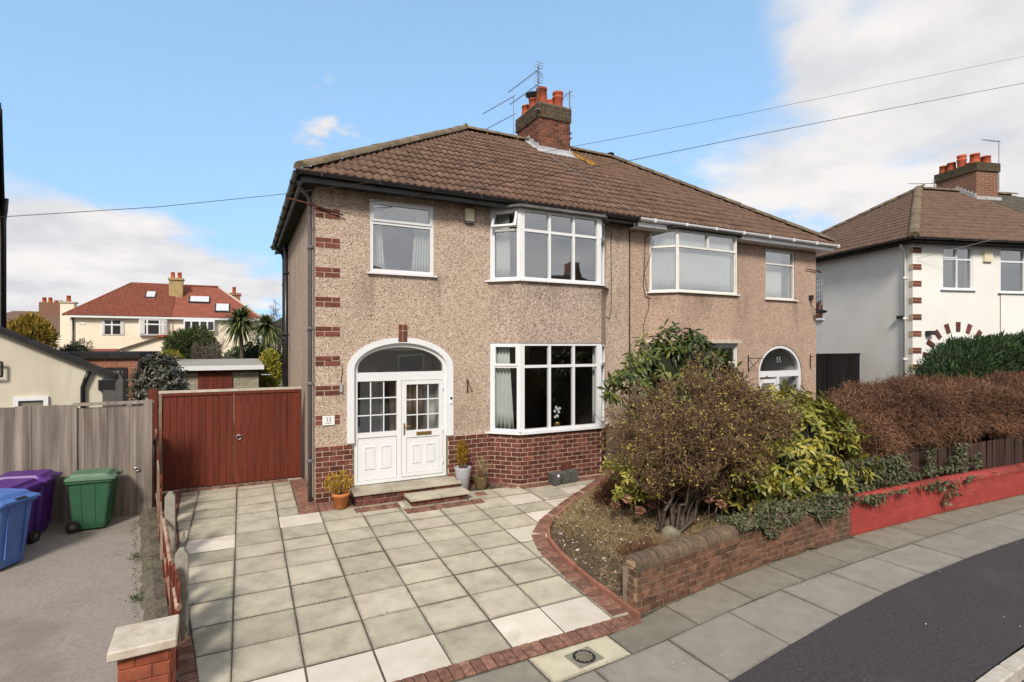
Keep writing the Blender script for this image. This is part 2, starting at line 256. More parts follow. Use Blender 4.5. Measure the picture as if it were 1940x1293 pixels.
pm('pier_brick', [(.22, .055, .028), (.33, .095, .045)], 10, rough=.85, rnd=.25, bump=(45, .4), dirt=((.14, .05, .035), 3, .56, .6))
pm('white_render', [(.71, .70, .665), (.77, .76, .725)], 1.2, rough=.9, bump=(60, .25), dirt=[((.64, .61, .55), .7, .54, .5, (1, 1, .35)), ((.58, .56, .52), 3, .6, .4, (1, 1, .2))])
pm('cream_render', [(.72, .63, .50), (.80, .71, .58)], .7, rough=.9, bump=(40, .2), dirt=((.60, .50, .38), 1.1, .58, .5, (1, 1, .4)))
pm('outhouse_render', [(.50, .46, .365), (.60, .555, .45)], 1.2, rough=.92, bump=(40, .25), dirt=[((.36, .33, .25), 1, .56, .6, (1.4, 1.4, .18)), ((.46, .42, .33), .8, .5, .5)])
pm('far_tile', [(.14, .042, .026), (.215, .066, .040)], 4, rough=.85, rnd=.15, dirt=((.13, .05, .035), 1.2, .56, .5))
pm('far_tile_flat', [(.19, .056, .034), (.25, .075, .046)], 2, rough=.85, dirt=((.09, .05, .035), .8, .60, .7))
pm('brown_tile', [(.095, .058, .040), (.155, .098, .070)], 5, rough=.88, rnd=.12, bump=(60, .3), dirt=((.085, .075, .05), 1.5, .58, .5))
pm('slate_dark', [(.020, .0185, .0185), (.040, .037, .037)], 4, rough=.9, spec=.15, bump=(30, .3))
pm('garage_brick', [(.24, .075, .042), (.33, .12, .068)], 5, rough=.9, rnd=.2)
pm('block_grey', [(.30, .265, .20), (.40, .355, .28)], 3, rough=.95, rnd=.12, dirt=((.22, .17, .12), 2, .55, .5))
pm('chim_yellow', [(.33, .235, .11), (.42, .31, .16)], 5, rough=.95, dirt=((.20, .15, .08), 2, .55, .6))
pm('steel', [(.42, .42, .43), (.55, .55, .56)], 8, rough=.35, metal=.9)
pm('aerial_metal', [(.14, .12, .11), (.22, .20, .18)], 8, rough=.5, metal=.5)
pm('iron_rust', [(.06, .022, .015), (.12, .045, .025)], 20, rough=.85)
pm('iron_black', [(.015, .015, .016), (.03, .03, .03)], 20, rough=.6)
pm('brass', [(.52, .34, .09), (.62, .43, .14)], 10, rough=.32, metal=.9)
pm('cable', [(.02, .02, .02), (.04, .035, .03)], 6, rough=.7)
pm('cable_grey', [(.22, .21, .20), (.30, .29, .28)], 6, rough=.7)
pm('curtain', [(.72, .72, .70), (.80, .80, .78)], 3, rough=.95, transl=.3)
pm('net', [(.80, .81, .80), (.85, .85, .84)], 3, rough=.95, transl=.3)
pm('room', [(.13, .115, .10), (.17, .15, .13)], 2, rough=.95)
pm('porch_wall', [(.70, .70, .69), (.76, .76, .75)], 2, rough=.9)
pm('cream_plastic', [(.66, .60, .42), (.72, .66, .48)], 5, rough=.5, dirt=((.20, .33, .50), 9, .66, .6))
pm('white_plate', [(.72, .74, .73), (.76, .77, .76)], 5, rough=.35)
pm('ink', [(.10, .10, .11), (.12, .12, .13)], 5, rough=.6)
pm('etched', [(.22, .22, .22), (.28, .28, .28)], 5, rough=.6)
pm('bin_blue', [(.055, .125, .36), (.075, .155, .42)], 6, rough=.5, spec=.45, dirt=((.16, .20, .32), 4, .6, .35))
pm('bin_purple', [(.060, .014, .145), (.085, .020, .19)], 6, rough=.45, spec=.45, dirt=((.14, .08, .2), 4, .62, .35))
pm('bin_green', [(.022, .085, .042), (.032, .11, .055)], 6, rough=.5, spec=.45, dirt=((.10, .15, .10), 4, .6, .4))
pm('bin_green_lid', [(.075, .14, .085), (.10, .175, .11)], 6, rough=.55, dirt=((.04, .10, .055), 3, .56, .5))
pm('rubber', [(.012, .012, .012), (.02, .02, .02)], 9, rough=.8)
pm('sticker', [(.70, .70, .70), (.76, .76, .76)], 9, rough=.6)
pm('terracotta', [(.42, .14, .045), (.52, .19, .065)], 8, rough=.8, dirt=((.36, .20, .10), 5, .58, .5))
pm('glazed_pot', [(.10, .075, .038), (.17, .125, .06)], 7, rough=.4, dirt=((.34, .155, .055), 3.5, .56, .8))
pm('pot_grey', [(.34, .34, .37), (.40, .40, .43)], 6, rough=.55, bump=(1.0, .1))
pm('planter_dark', [(.075, .072, .072), (.105, .10, .10)], 9, rough=.7)
pm('rock', [(.13, .11, .075), (.25, .22, .165)], 9, rough=.95, bump=(18, .9, .02))
pm('bark', [(.060, .042, .030), (.13, .098, .072)], 12, rough=.95, bump=(60, .6), dirt=((.09, .10, .05), 5, .6, .5))
pm('twig', [(.070, .038, .024), (.165, .095, .057), (.29, .19, .12)], rough=.95, attr='v')
pm('hedge_twig', [(.070, .033, .019), (.185, .090, .050), (.35, .195, .115)], rough=.95, attr='v')
pm('leaf_bud', [(.10, .062, .032, 1, 0), (.19, .125, .055, 1, .6), (.40, .33, .07, 1, .75), (.60, .52, .11, 1, 1)], rough=.8, attr='v', transl=.25)
pm('leaf_laurel', [(.055, .075, .012), (.20, .20, .028), (.48, .41, .065)], rough=.42, attr='v', transl=.22, spec=.5)
pm('leaf_rhodo', [(.022, .040, .008), (.050, .078, .014), (.18, .18, .035)], rough=.45, attr='v', transl=.18, spec=.5)
pm('leaf_ivy', [(.030, .042, .018), (.075, .090, .042), (.15, .16, .085)], rough=.55, attr='v', transl=.1)
pm('leaf_conifer', [(.012, .030, .010), (.028, .062, .020), (.065, .105, .035)], rough=.8, attr='v', transl=.1)
pm('leaf_dark', [(.022, .024, .016), (.06, .062, .042), (.13, .125, .10)], rough=.45, attr='v', spec=.55)
pm('leaf_yellow', [(.12, .14, .02), (.30, .27, .035), (.50, .40, .06)], rough=.7, attr='v', transl=.25)
pm('leaf_green', [(.03, .055, .015), (.065, .10, .026), (.13, .16, .05)], rough=.7, attr='v', transl=.2)
pm('leaf_palm', [(.035, .058, .018), (.095, .125, .04), (.22, .23, .10)], rough=.6, attr='v', transl=.2)
pm('leaf_gold', [(.24, .12, .012), (.44, .25, .02), (.58, .40, .04)], rough=.7, attr='v', transl=.25)
pm('leaf_golden_conifer', [(.14, .09, .012), (.26, .175, .022), (.42, .30, .05)], rough=.8, attr='v', transl=.15)
pm('leaf_orange', [(.16, .050, .010), (.30, .12, .015), (.36, .33, .03)], rough=.8, attr='v', transl=.15)
pm('dry_grass', [(.17, .115, .055), (.34, .25, .13), (.52, .42, .24)], rough=.9, attr='v', transl=.2)
pm('heather', [(.055, .022, .012), (.12, .048, .024), (.19, .085, .04)], rough=.95, attr='v')
pm('dead_flower', [(.24, .105, .065), (.36, .18, .115), (.46, .27, .18)], rough=.9, attr='v', transl=.2)
pm('moss', [(.05, .065, .015), (.12, .14, .03)], rough=1, attr='v')
pm('litter', [(.16, .085, .03), (.40, .34, .26), (.75, .73, .70)], rough=.9, attr='v')
pm('grey_twig', [(.085, .065, .050), (.16, .13, .105), (.24, .205, .17)], rough=.95, attr='v')
pm('petal', [(.80, .80, .82), (.85, .84, .86)], 9, rough=.6, transl=.2)
pm('skylight', [(.5, .52, .55), (.6, .62, .65)], 3, rough=.12, spec=.8)
glass('pane_glass', .21); glass('pane_old', .24); glass('pane_low', .05, (.92, .94, .93)); glass('pane_porch', .14, (.94, .95, .95))

# ---------------------------------------------------------------- object helpers
WM = {}
I4 = Matrix.Identity(4)
def link(o, parent=None):
    """o's own transform is its place in the world; parents only carry it along"""
    col.objects.link(o)
    WM[o.name] = o.matrix_basis.copy()
    if parent is not None:
        o.parent = parent; o.matrix_parent_inverse = WM[parent.name].inverted()
    return o
def tag(o, label=None, cat=None, group=None, kind=None):
    if label: o['label'] = label
    if cat: o['category'] = cat
    if group: o['group'] = group
    if kind: o['kind'] = kind
    return o
def thing(name, loc, label, cat, group=None):
    o = bpy.data.objects.new(name, None); o.location = loc; o.empty_display_size = .2
    link(o); return tag(o, label, cat, group)
def M(n): return MATS[n]
class MB:
    """collects simple solids and links them as ONE mesh object, in world coordinates"""
    def __init__(s): s.v = []; s.f = []; s.m = []; s.mats = []; s.cur = 0; s.sm = []
    def mat(s, n):
        if n not in s.mats: s.mats.append(n)
        s.cur = s.mats.index(n); return s
    def add(s, vs, fs, smooth=False):
        b = len(s.v); s.v += [tuple(v) for v in vs]
        for f in fs: s.f.append([b+i for i in f]); s.m.append(s.cur); s.sm.append(smooth)
        return s
    def box(s, x0, x1, y0, y1, z0, z1): return s.obox((0, 0, 0), (1, 0, 0), (0, 1, 0), x0, x1, y0, y1, z0, z1)
    def obox(s, o, d, n, a0, a1, b0, b1, z0, z1, dz=0):
        """box along d (a0..a1), n (b0..b1), up (z0..z1) from o"""
        o, d, n = Vector(o), Vector(d), Vector(n); u = Vector((0, 0, 1))
        P = [o+d*a+n*b+u*z for z in (z0, z1) for b in (b0, b1) for a in (a0, a1)]
        fs = [(0, 2, 3, 1), (4, 5, 7, 6), (0, 1, 5, 4), (2, 6, 7, 3), (0, 4, 6, 2), (1, 3, 7, 5)]
        if d.cross(n).z < 0: fs = [f[::-1] for f in fs]
        return s.add(P, fs)
    def poly(s, pts, th=None, dirv=(0, 0, -1)):
        """flat polygon, with thickness th along dirv"""
        n = len(pts)
        if th is None: return s.add(pts, [list(range(n))])
        q = [Vector(p)+Vector(dirv)*th for p in pts]
        return s.add(list(pts)+q, [list(range(n)), list(range(2*n-1, n-1, -1))] + [[i, i+n, (i+1) % n+n, (i+1) % n] for i in range(n)])
    def tube(s, path, r, n=8, r1=None, caps=True, smooth=True):
        path = [Vector(p) for p in path]; k = len(path); rings = []
        t0 = (path[1]-path[0]).normalized(); up = Vector((0, 0, 1)) if abs(t0.z) < .9 else Vector((1, 0, 0))
        vs = []
        for i, p in enumerate(path):
            t = (path[min(i+1, k-1)]-path[max(i-1, 0)]).normalized()
            a = t.cross(up)
            if a.length < 1e-4: a = Vector((1, 0, 0))
            a.normalize(); b = a.cross(t); up = b
            rr = r if r1 is None else r+(r1-r)*i/(k-1)
            vs += [p+(a*math.cos(2*math.pi*j/n)+b*math.sin(2*math.pi*j/n))*rr for j in range(n)]
        fs = [(i*n+j, i*n+(j+1) % n, (i+1)*n+(j+1) % n, (i+1)*n+j) for i in range(k-1) for j in range(n)]
        s.add(vs, fs, smooth)
        if caps: s.add([], []); b = len(s.v)-len(vs); s.f += [[b+j for j in range(n)][::-1], [b+(k-1)*n+j for j in range(n)]]; s.m += [s.cur]*2; s.sm += [False]*2
        return s
    def lathe(s, c, prof, n=20, smooth=True):
        """prof = [(r, z)...] turned about the upright through c"""
        c = Vector(c); k = len(prof)
        vs = [c+Vector((r*math.cos(2*math.pi*j/n), r*math.sin(2*math.pi*j/n), z)) for r, z in prof for j in range(n)]
        return s.add(vs, [(i*n+j, i*n+(j+1) % n, (i+1)*n+(j+1) % n, (i+1)*n+j) for i in range(k-1) for j in range(n)], smooth)
    def build(s, name, parent=None, mat=None, loc=None):
        me = bpy.data.meshes.new(name)
        off = Vector(loc) if loc is not None else Vector((0, 0, 0))
        me.from_pydata([tuple(Vector(v)-off) for v in s.v] if loc is not None else s.v, [], s.f)
        for n in ([mat] if mat else s.mats): me.materials.append(MATS[n])
        if not mat and len(s.mats) > 1: me.polygons.foreach_set('material_index', s.m)
        me.polygons.foreach_set('use_smooth', s.sm); me.update()
        o = bpy.data.objects.new(name, me); o.location = off
        return link(o, parent)
CH = {}
def chamfer_mesh(lx, ly, lz, c, mat, name='brick'):
    """box centred on x, from y=0 back to ly, standing on z=0, with its edges taken off"""
    key = (round(lx, 3), round(ly, 3), round(lz, 3), c, mat, name)
    if key in CH: return CH[key]
    bm = bmesh.new(); bmesh.ops.create_cube(bm, size=1)
    for v in bm.verts: v.co = (v.co.x*lx, (v.co.y+.5)*ly, (v.co.z+.5)*lz)
    bmesh.ops.bevel(bm, geom=bm.edges[:], offset=c, segments=1, affect='EDGES')
    me = bpy.data.meshes.new(name); bm.to_mesh(me); bm.free(); me.materials.append(MATS[mat]); CH[key] = me
    return me
def place(name, me, loc, rot, parent, mat=None):
    o = bpy.data.objects.new(name, me); o.location = loc
    if isinstance(rot, Matrix): o.rotation_euler = rot.to_euler()
    else: o.rotation_euler = rot
    return link(o, parent)
def bricks(parent, o, d, L, z0, n, course=.088, mat='brick_house', pitch=.232, jt=.012, proud=.006, start=0., hole=None, depth=.03, wob=.004, name='brick', rng=None, tilt=0.):
    """n courses of stretcher bond along d from o: every brick an object, standing proud of the mortar behind"""
    rng = rng or random
    o, d = Vector(o), Vector(d).normalized(); nrm = Vector((d.y, -d.x, 0))       # outward
    ang = math.atan2(d.y, d.x); out = []
    for k in range(n):
        z = z0+k*course; a = -start-(pitch/2 if k % 2 else 0)
        while a < L-1e-4:
            s0, s1 = max(a, 0), min(a+pitch-jt, L); a += pitch
            if s1-s0 < .035: continue
            if hole and hole((s0+s1)/2, z+course/2): continue
            ln = round((s1-s0)/.01)*.01
            me = chamfer_mesh(ln, depth, course-jt, .004, mat, name)
            p = o+d*((s0+s1)/2)+nrm*(proud+rng.uniform(0, wob)); p.z = z+jt/2+((s0+s1)/2)*tilt
            out.append(place(name, me, p, (0, 0, ang+rng.uniform(-.006, .006)), parent))
    return out

# ---------------------------------------------------------------- foliage helpers (numpy)
def np_mesh(name, V, F, mat, parent=None, attr=None, loc=None, kind=None):
    """V n*3, F m*k (all faces the same size) -> one mesh object; attr = one value per vertex"""
    V = np.asarray(V, dtype=np.float32)
    if loc is not None: V = V-np.asarray(loc, dtype=np.float32)
    F = np.asarray(F, dtype=np.int32); me = bpy.data.meshes.new(name); k = F.shape[1]
    me.vertices.add(len(V)); me.vertices.foreach_set('co', V.ravel())
    me.loops.add(F.size); me.loops.foreach_set('vertex_index', F.ravel())
    me.polygons.add(len(F)); me.polygons.foreach_set('loop_start', np.arange(0, F.size, k, dtype=np.int32))
    try: me.polygons.foreach_set('loop_total', np.full(len(F), k, dtype=np.int32))
    except Exception: pass
    me.update(calc_edges=True); me.validate()
    if attr is not None and len(me.vertices) == len(V):
        a = me.attributes.new('v', 'FLOAT', 'POINT'); a.data.foreach_set('value', np.asarray(attr, dtype=np.float32))
    me.materials.append(MATS[mat])
    o = bpy.data.objects.new(name, me)
    if loc is not None: o.location = loc
    link(o, parent)
    if kind: o['kind'] = kind
    return o
def unit(a): return a/np.maximum(np.linalg.norm(a, axis=-1, keepdims=True), 1e-9)
LEAF = dict(  # outlines in (along, across), folded a little along the midrib
    oval=(np.array([[0, 0], [.28, .36], [.62, .42], [1, 0], [.62, -.42], [.28, -.36]]), [[0, 1, 2, 3], [0, 3, 4, 5]]),
    blade=(np.array([[0, .5], [0, -.5], [1, -.06], [1, .06]]), [[0, 1, 2, 3]]),
    dia=(np.array([[0, 0], [.45, .42], [1, 0], [.45, -.42]]), [[0, 1, 2, 3]]),
    ivy=(np.array([[0, 0], [.05, .48], [.42, .30], [1, 0], [.42, -.30], [.05, -.48]]), [[0, 1, 2, 3], [0, 3, 4, 5]]))
def leaves(P, D, ln, wd, kind='oval', nrm=None, fold=.25, val=None, rng=RNG):
    """leaf blades at P pointing along D; returns V, F, per-vertex value"""
    n = len(P); D = unit(D)
    if nrm is None: nrm = rng.normal(size=(n, 3))
    S_ = unit(np.cross(D, nrm)); Nn = np.cross(S_, D)
    tpl, fs = LEAF[kind]; k = len(tpl)
    ln = np.broadcast_to(np.asarray(ln, float), (n,)); wd = np.broadcast_to(np.asarray(wd, float), (n,))
    V = P[:, None, :]+D[:, None, :]*(tpl[None, :, 0, None]*ln[:, None, None])+S_[:, None, :]*(tpl[None, :, 1, None]*wd[:, None, None])
    V = V+Nn[:, None, :]*(np.abs(tpl[None, :, 1, None])*fold*wd[:, None, None]-(tpl[None, :, 0, None]**2)*.18*ln[:, None, None])
    F = (np.arange(n)*k)[:, None, None]+np.array(fs)[None]
    val = rng.random(n) if val is None else val
    return V.reshape(-1, 3), F.reshape(-1, 4), np.repeat(val, k)
def ribs(P0, P1, R0, R1, val=None, rng=RNG):
    """three-sided tapering twigs"""
    n = len(P0); t = unit(P1-P0); up = np.where(np.abs(t[:, 2:3]) < .9, np.array([[0, 0, 1.]]), np.array([[1., 0, 0]]))
    a = unit(np.cross(t, up)); b = np.cross(a, t); V = np.zeros((n, 6, 3))
    R0 = np.broadcast_to(R0, (n,))[:, None]; R1 = np.broadcast_to(R1, (n,))[:, None]
    for j in range(3):
        w = a*math.cos(2.0944*j)+b*math.sin(2.0944*j)
        V[:, j] = P0+w*R0; V[:, 3+j] = P1+w*R1
    f = np.array([[0, 1, 4, 3], [1, 2, 5, 4], [2, 0, 3, 5]])
    F = (np.arange(n)*6)[:, None, None]+f[None]
    val = rng.random(n) if val is None else val
    return V.reshape(-1, 3), F.reshape(-1, 4), np.repeat(val, 6)
def join(*parts):
    V = []; F = []; A = []; b = 0
    for v, f, a in parts: V.append(v); F.append(f+b); A.append(a); b += len(v)
    return np.concatenate(V), np.concatenate(F), np.concatenate(A)
def chain(P0, P1, k, wob, rng=RNG, droop=0.):
    """k bent segments from each P0 to P1: arrays of points (k+1, n, 3)"""
    out = [P0]; L_ = np.linalg.norm(P1-P0, axis=1, keepdims=True)
    for i in range(1, k+1):
        t = i/k; p = P0+(P1-P0)*t
        if i < k: p = p+rng.normal(size=P0.shape)*L_*wob
        out.append(p)
    return out
def vnoise(P, s, seed=0):
    """cheap lumpy field, -1..1"""
    r = np.random.default_rng(seed); out = 0
    for i in range(5):
        k = r.normal(size=3)*s*(1+.5*i); out = out+np.sin(P@k+r.random()*6.28)/(1+.35*i)
    return out/2.6
def sphere_pts(n, rng=RNG): return unit(rng.normal(size=(n, 3)))
def blob(c, rad, lump=.12, s=2.2, seed=1, nu=28, nv=18, zmin=None):
    """lumpy closed body (core of a dense plant)"""
    c, rad = np.array(c, float), np.array(rad, float)
    V = []; 
    for i in range(nv+1):
        th = math.pi*i/nv
        for j in range(nu):
            ph = 2*math.pi*j/nu; V.append([math.sin(th)*math.cos(ph), math.sin(th)*math.sin(ph), math.cos(th)])
    V = np.array(V); V = c+V*rad*(1+lump*vnoise(c+V*rad, s, seed))[:, None]
    if zmin is not None: V[:, 2] = np.maximum(V[:, 2], zmin)
    F = [[i*nu+j, (i+1)*nu+j, (i+1)*nu+(j+1) % nu, i*nu+(j+1) % nu] for i in range(nv) for j in range(nu)]
    return V, np.array(F), np.zeros(len(V))+.02

# ================================================================ THE SETTING
def pw(pts):
    xs = [p[0] for p in pts]; ys = [p[1] for p in pts]
    return lambda x: float(np.interp(x, xs, ys))
SL = .053                                  # the drive climbs to the house
def dz(y): return SL*max(min(y, 2.2), -5.21)
zp = pw([(-40, -.27), (2.5, -.27), (12, -.06), (30, .30), (60, .7)])     # the street rises to the right
yA = pw([(-40, -5.22), (2.70, -5.22), (2.78, -5.07), (4.62, -4.86), (7.1, -4.79), (9.5, -4.90), (12, -5.10), (16, -5.65), (25, -7.4), (40, -11.5)])
yB = pw([(-40, -5.9), (1, -5.68), (2.26, -5.60), (4.31, -5.41), (6.21, -5.37), (8.75, -5.38), (11.36, -5.48), (16, -6.1), (25, -7.95), (40, -12.1)])
yC = pw([(-40, -7.0), (-3, -6.62), (2.72, -6.33), (3.74, -6.21), (5.0, -6.09), (5.96, -6.03), (7.88, -6.02), (9.02, -6.06), (12, -6.25), (16, -6.9), (25, -8.8), (40, -13)])
yD = pw([(-40, -8.4), (-3, -7.72), (4.5, -7.34), (5.8, -7.29), (9, -7.42), (12, -7.7), (16, -8.4), (25, -10.3), (40, -14.6)])
kerbX = pw([(-5.3, 2.77), (-5.05, 2.76), (-4.1, 2.75), (-3.2, 2.83), (-2.76, 2.98), (-2.35, 3.35), (-1.76, 4.15), (-1.24, 4.97), (-.71, 5.76), (-.3, 6.3)])

# ground: one sheet out to the horizon
xs = [-1500, -400, -120, -50, -25, -12, -6, -3, 0, 4, 8, 13, 18, 25, 40, 70, 120, 400, 1500]
ys = [-1500, -400, -120, -45, -25, -15, -9, -5.3, -3, 1.9, 2.5, 4, 8, 14, 22, 40, 70, 120, 400, 1500]
def gz(x, y):
    z = -.62 if y < 2 else (-.62+.58*min((y-2)/2, 1)); return z+(max(0, min(x-3, 40))*.012 if y > -30 else 0)
mb = MB(); mb.add([(x, y, gz(x, y)) for y in ys for x in xs], [(j*len(xs)+i, j*len(xs)+i+1, (j+1)*len(xs)+i+1, (j+1)*len(xs)+i) for j in range(len(ys)-1) for i in range(len(xs)-1)])
tag(mb.build('ground', mat='grass_ground'), kind='structure')

def strip(name, fa, fb, za, xa, xb, n, mat, lift=0.):
    mb = MB(); xs = np.linspace(xa, xb, n); vs = []
    for x in xs: vs += [(x, fa(x), za(x)+lift), (x, fb(x), za(x)+lift)]
    mb.add(vs, [(2*i, 2*i+1, 2*i+3, 2*i+2) for i in range(n-1)])
    return tag(mb.build(name, mat=mat), kind='structure')
strip('road', lambda x: yD(x)-.10, lambda x: yD(x)-8.5, lambda x: zp(x)-.125, -40, 40, 90, 'tarmac')
strip('footway', lambda x: yC(x)+.02, lambda x: yD(x)+.01, zp, -40, 40, 160, 'tarmac', -.006)
pav = strip('pavement', lambda x: yA(x)+.06, lambda x: yC(x)-.0, zp, -40, 40, 120, 'joint', -.008)
def slab_mesh(poly, th=.05, c=.005, name='slab', mat='slab', rim=.075):
    """poly in local plan coordinates, top at z=0; 'v' is 1 along the arris and falls to 0 a hand's breadth in"""
    n = len(poly); P2 = [Vector((*p, 0)) for p in poly]; cen = sum(P2, Vector())/n
    def inset(d):
        out = []
        for i in range(n):
            a, b, e = P2[i-1], P2[i], P2[(i+1) % n]; d1 = (b-a).normalized(); d2 = (e-b).normalized(); n1_, n2_ = Vector((-d1.y, d1.x, 0)), Vector((-d2.y, d2.x, 0))
            m_ = n1_+n2_; out.append(b+m_*(d/max(.35, 1+n1_.dot(n2_))))
        return out
    w = min((p-cen).length for p in P2); rim = min(rim, w*.45)
    inn = inset(rim); top = inset(c); mid = [Vector((p.x, p.y, -c)) for p in P2]; bot = [Vector((p.x, p.y, -th)) for p in P2]
    me = bpy.data.meshes.new(name); q = lambda A, B: [[A*n+i, B*n+i, B*n+(i+1) % n, A*n+(i+1) % n] for i in range(n)]
    me.from_pydata([tuple(v) for v in inn+top+mid+bot], [], [list(range(n))]+q(0, 1)+q(1, 2)+q(2, 3))
    at = me.attributes.new('v', 'FLOAT', 'POINT'); at.data.foreach_set('value', [0.]*n+[1.]*(3*n))
    me.materials.append(MATS[mat]); return me
def ccw(p):
    a = sum(p[i][0]*p[(i+1) % len(p)][1]-p[(i+1) % len(p)][0]*p[i][1] for i in range(len(p))); return p if a > 0 else p[::-1]
def lay(name, poly, zf, parent, mat, j=.003, th=.05, rot=(0, 0, 0), lift=0.):
    cx = sum(p[0] for p in poly)/len(poly); cy = sum(p[1] for p in poly)/len(poly)
    me = slab_mesh(ccw([(p[0]-cx, p[1]-cy) for p in poly]), th=th, mat=mat, name=name)
    return place(name, me, (cx, cy, zf(cx, cy)+lift+random.uniform(-j, j)), (rot[0]+random.uniform(-.004, .004), rot[1]+random.uniform(-.004, .004), 0), parent)
g = .009
def flag_row(f0, f1, x0, x1, pitch, mat, special=None):
    x = x0
    while x < x1:
        e = x+pitch
        if not (special and special(x, e)):
            m_ = (x+e)/2; sl = math.atan(.022) if m_ > 2.6 else 0
            lay('paving_flag', [(x+g, f0(x+g)-g), (e-g, f0(e-g)-g), (e-g+.02, f1(e-g)+g), (x+g+.02, f1(x+g)+g)], lambda a, b: zp(a), pav, mat, .0025, rot=(0, -sl, 0))
        x = e
flag_row(yB, yC, 3.70-.96*5, 15, .96, 'flag_outer')
inner = lambda x: yA(x) if x > 2.76 else -5.215
x = 1.31
flag_row(inner, yB, 2.24, 15, .96, 'flag')
flag_row(inner, yB, 1.31-.96*3, 1.30, .96, 'flag')
cream = lay('paving_flag', [(1.31+g, -5.22), (2.24-g, -5.22), (2.25-g, yB(2.24)+g), (1.33+g, yB(1.31)+g)], lambda a, b: -.268, pav, 'cream_flag', 0)
# kerb stones
for i in range(34):
    xa = -4+i*.91; xb = xa+.90; a = Vector((xa, yD(xa), 0)); b = Vector((xb, yD(xb), 0)); d = (b-a).normalized(); L_ = (b-a).length
    me = chamfer_mesh(round(L_, 2)-.01, .13, .30, .014, 'kerb_stone', 'kerb_stone')
    c = (a+b)/2
    place('kerb_stone', me, (c.x, c.y-.125, (zp(xa)+zp(xb))/2-.296), (0, -math.atan2(zp(xb)-zp(xa), L_), math.atan2(d.y, d.x)), pav)

# ---- neighbour's concrete drive, at the left
mb = MB(); ny = [-5.2, -4, -3, -2, -1, 0, 1.2, 3]
vs = []
for y in ny: xr = -2.36+(y-1.3)*(-.118); vs += [(-9.5, y, SL*y-.05), (min(xr, -1.72), y, SL*y-.05)]
mb.add(vs, [(2*i, 2*i+1, 2*i+3, 2*i+2) for i in range(len(ny)-1)])
tag(mb.build('neighbour_driveway', mat='concrete'), kind='structure')

# ---- our drive: joints below, every slab and paver laid on them
def clip(poly, p, n):
    out = []
    for i in range(len(poly)):
        a, b = poly[i], poly[(i+1) % len(poly)]; da = (a[0]-p[0])*n[0]+(a[1]-p[1])*n[1]; db = (b[0]-p[0])*n[0]+(b[1]-p[1])*n[1]
        if da >= 0: out.append(a)
        if da*db < 0: t = da/(da-db); out.append((a[0]+(b[0]-a[0])*t, a[1]+(b[1]-a[1])*t))
    return out
edgeL = pw([(-5.3, -1.32), (-4.3, -1.44), (-2.16, -1.76), (.07, -2.02), (1.62, -2.10)])      # left edge of the slabs
mb = MB(); rows = np.linspace(-5.21, 1.75, 24); vs = []
for y in rows: vs += [(edgeL(y)-.28, y, dz(y)-.006), (kerbX(y)+.03 if y < -.35 else (0.2 if y > .1 else 6.6), y, dz(y)-.006)]
mb.add(vs, [(2*i, 2*i+1, 2*i+3, 2*i+2) for i in range(len(rows)-1)])
drive = tag(mb.build('driveway', mat='joint'), kind='structure')
XC = [-2.42, -1.81, -1.20, -.60, .02, .64, 1.26, 1.87, 2.49, 3.11, 3.73, 4.34, 4.96, 5.58, 6.2]
YR = [-5.0, -4.45, -3.89, -3.35, -2.82, -2.30, -1.80, -1.38, -.90, -.42, -.05, .36, .80, 1.28, 1.60]
light = {(3, 8), (1, 7), (4, 0), (3, 0), (6, 0), (7, 0), (2, 0), (8, 4), (9, 5), (10, 6), (11, 7), (12, 7), (9, 7)}
sr = math.atan(SL)
for i in range(len(XC)-1):
    for j in range(len(YR)-1):
        x0, x1, y0, y1 = XC[i]+random.uniform(.004, .009), XC[i+1]-random.uniform(.004, .009), YR[j]+random.uniform(.006, .012), YR[j+1]-random.uniform(.006, .012)
        cxx, cyy = (x0+x1)/2, (y0+y1)/2
        if cxx > kerbX(cyy)+.12: continue
        if y0 > -.45 and x1 > -.25:
            if x0 > -.28: continue
            x1 = -.29
        poly = [(x0, y0), (x1, y0), (x1, y1), (x0, y1)]
        ea, eb = (edgeL(-5.3), -5.3), (edgeL(.07), .07)
        if cyy > -.2: ea, eb = (edgeL(.07), .07), (edgeL(1.62), 1.62)
        nx, nyv = eb[1]-ea[1], -(eb[0]-ea[0])
        poly = clip(poly, ea, (nx, nyv))
        if len(poly) < 3: continue
        w = max(p[0] for p in poly)-min(p[0] for p in poly)
        if w < .05: continue
        lay('paving_slab', poly, lambda a, b: dz(b), drive, 'slab_light' if (i, j) in light else random.choice(('slab', 'slab', 'slab_moss', 'slab_warm')), .004, rot=(sr, 0, 0))
for (a, b, c, d) in ((.66, 1.22, -.60, -.53), (1.27, 1.37, -.72, -.50), (3.80, 4.60, -1.34, -1.26)):       # narrow pale make-up pieces
    lay('paving_slab', [(a, c), (b, c), (b, d), (a, d)], lambda x, y: dz(y), drive, 'slab_light', 0, rot=(sr, 0, 0), lift=.007)
pav_me = {}
def paver(x, y, ang, l=.20, w=.098, lift=.016, mat='paver_brick'):
    me = chamfer_mesh(w, l, .05, .005, mat, 'paver_brick')
    d = Vector((math.cos(ang), math.sin(ang), 0)); n = Vector((-d.y, d.x, 0))
    p = Vector((x, y, 0))-n*(l/2)
    q = Matrix.Rotation(sr*.9, 3, 'X') @ Matrix.Rotation(ang, 3, 'Z')
    place('paver_brick', me, (p.x, p.y, dz(p.y)-.05+lift+random.uniform(-.003, .003)), q @ Matrix.Rotation(random.uniform(-.02, .02), 3, 'Z'), drive)
x = edgeL(-5.2)-.2
while x < 2.78: paver(x, -5.10, 0); x += .108
# left edge course, two deep where it widens
y = -4.95
while y < 1.55:
    for k in range(1):
        paver(edgeL(y)-.115-.2*k, y, math.pi/2+math.atan((edgeL(y+.1)-edgeL(y-.1))/.2)*-1)
    y += .108
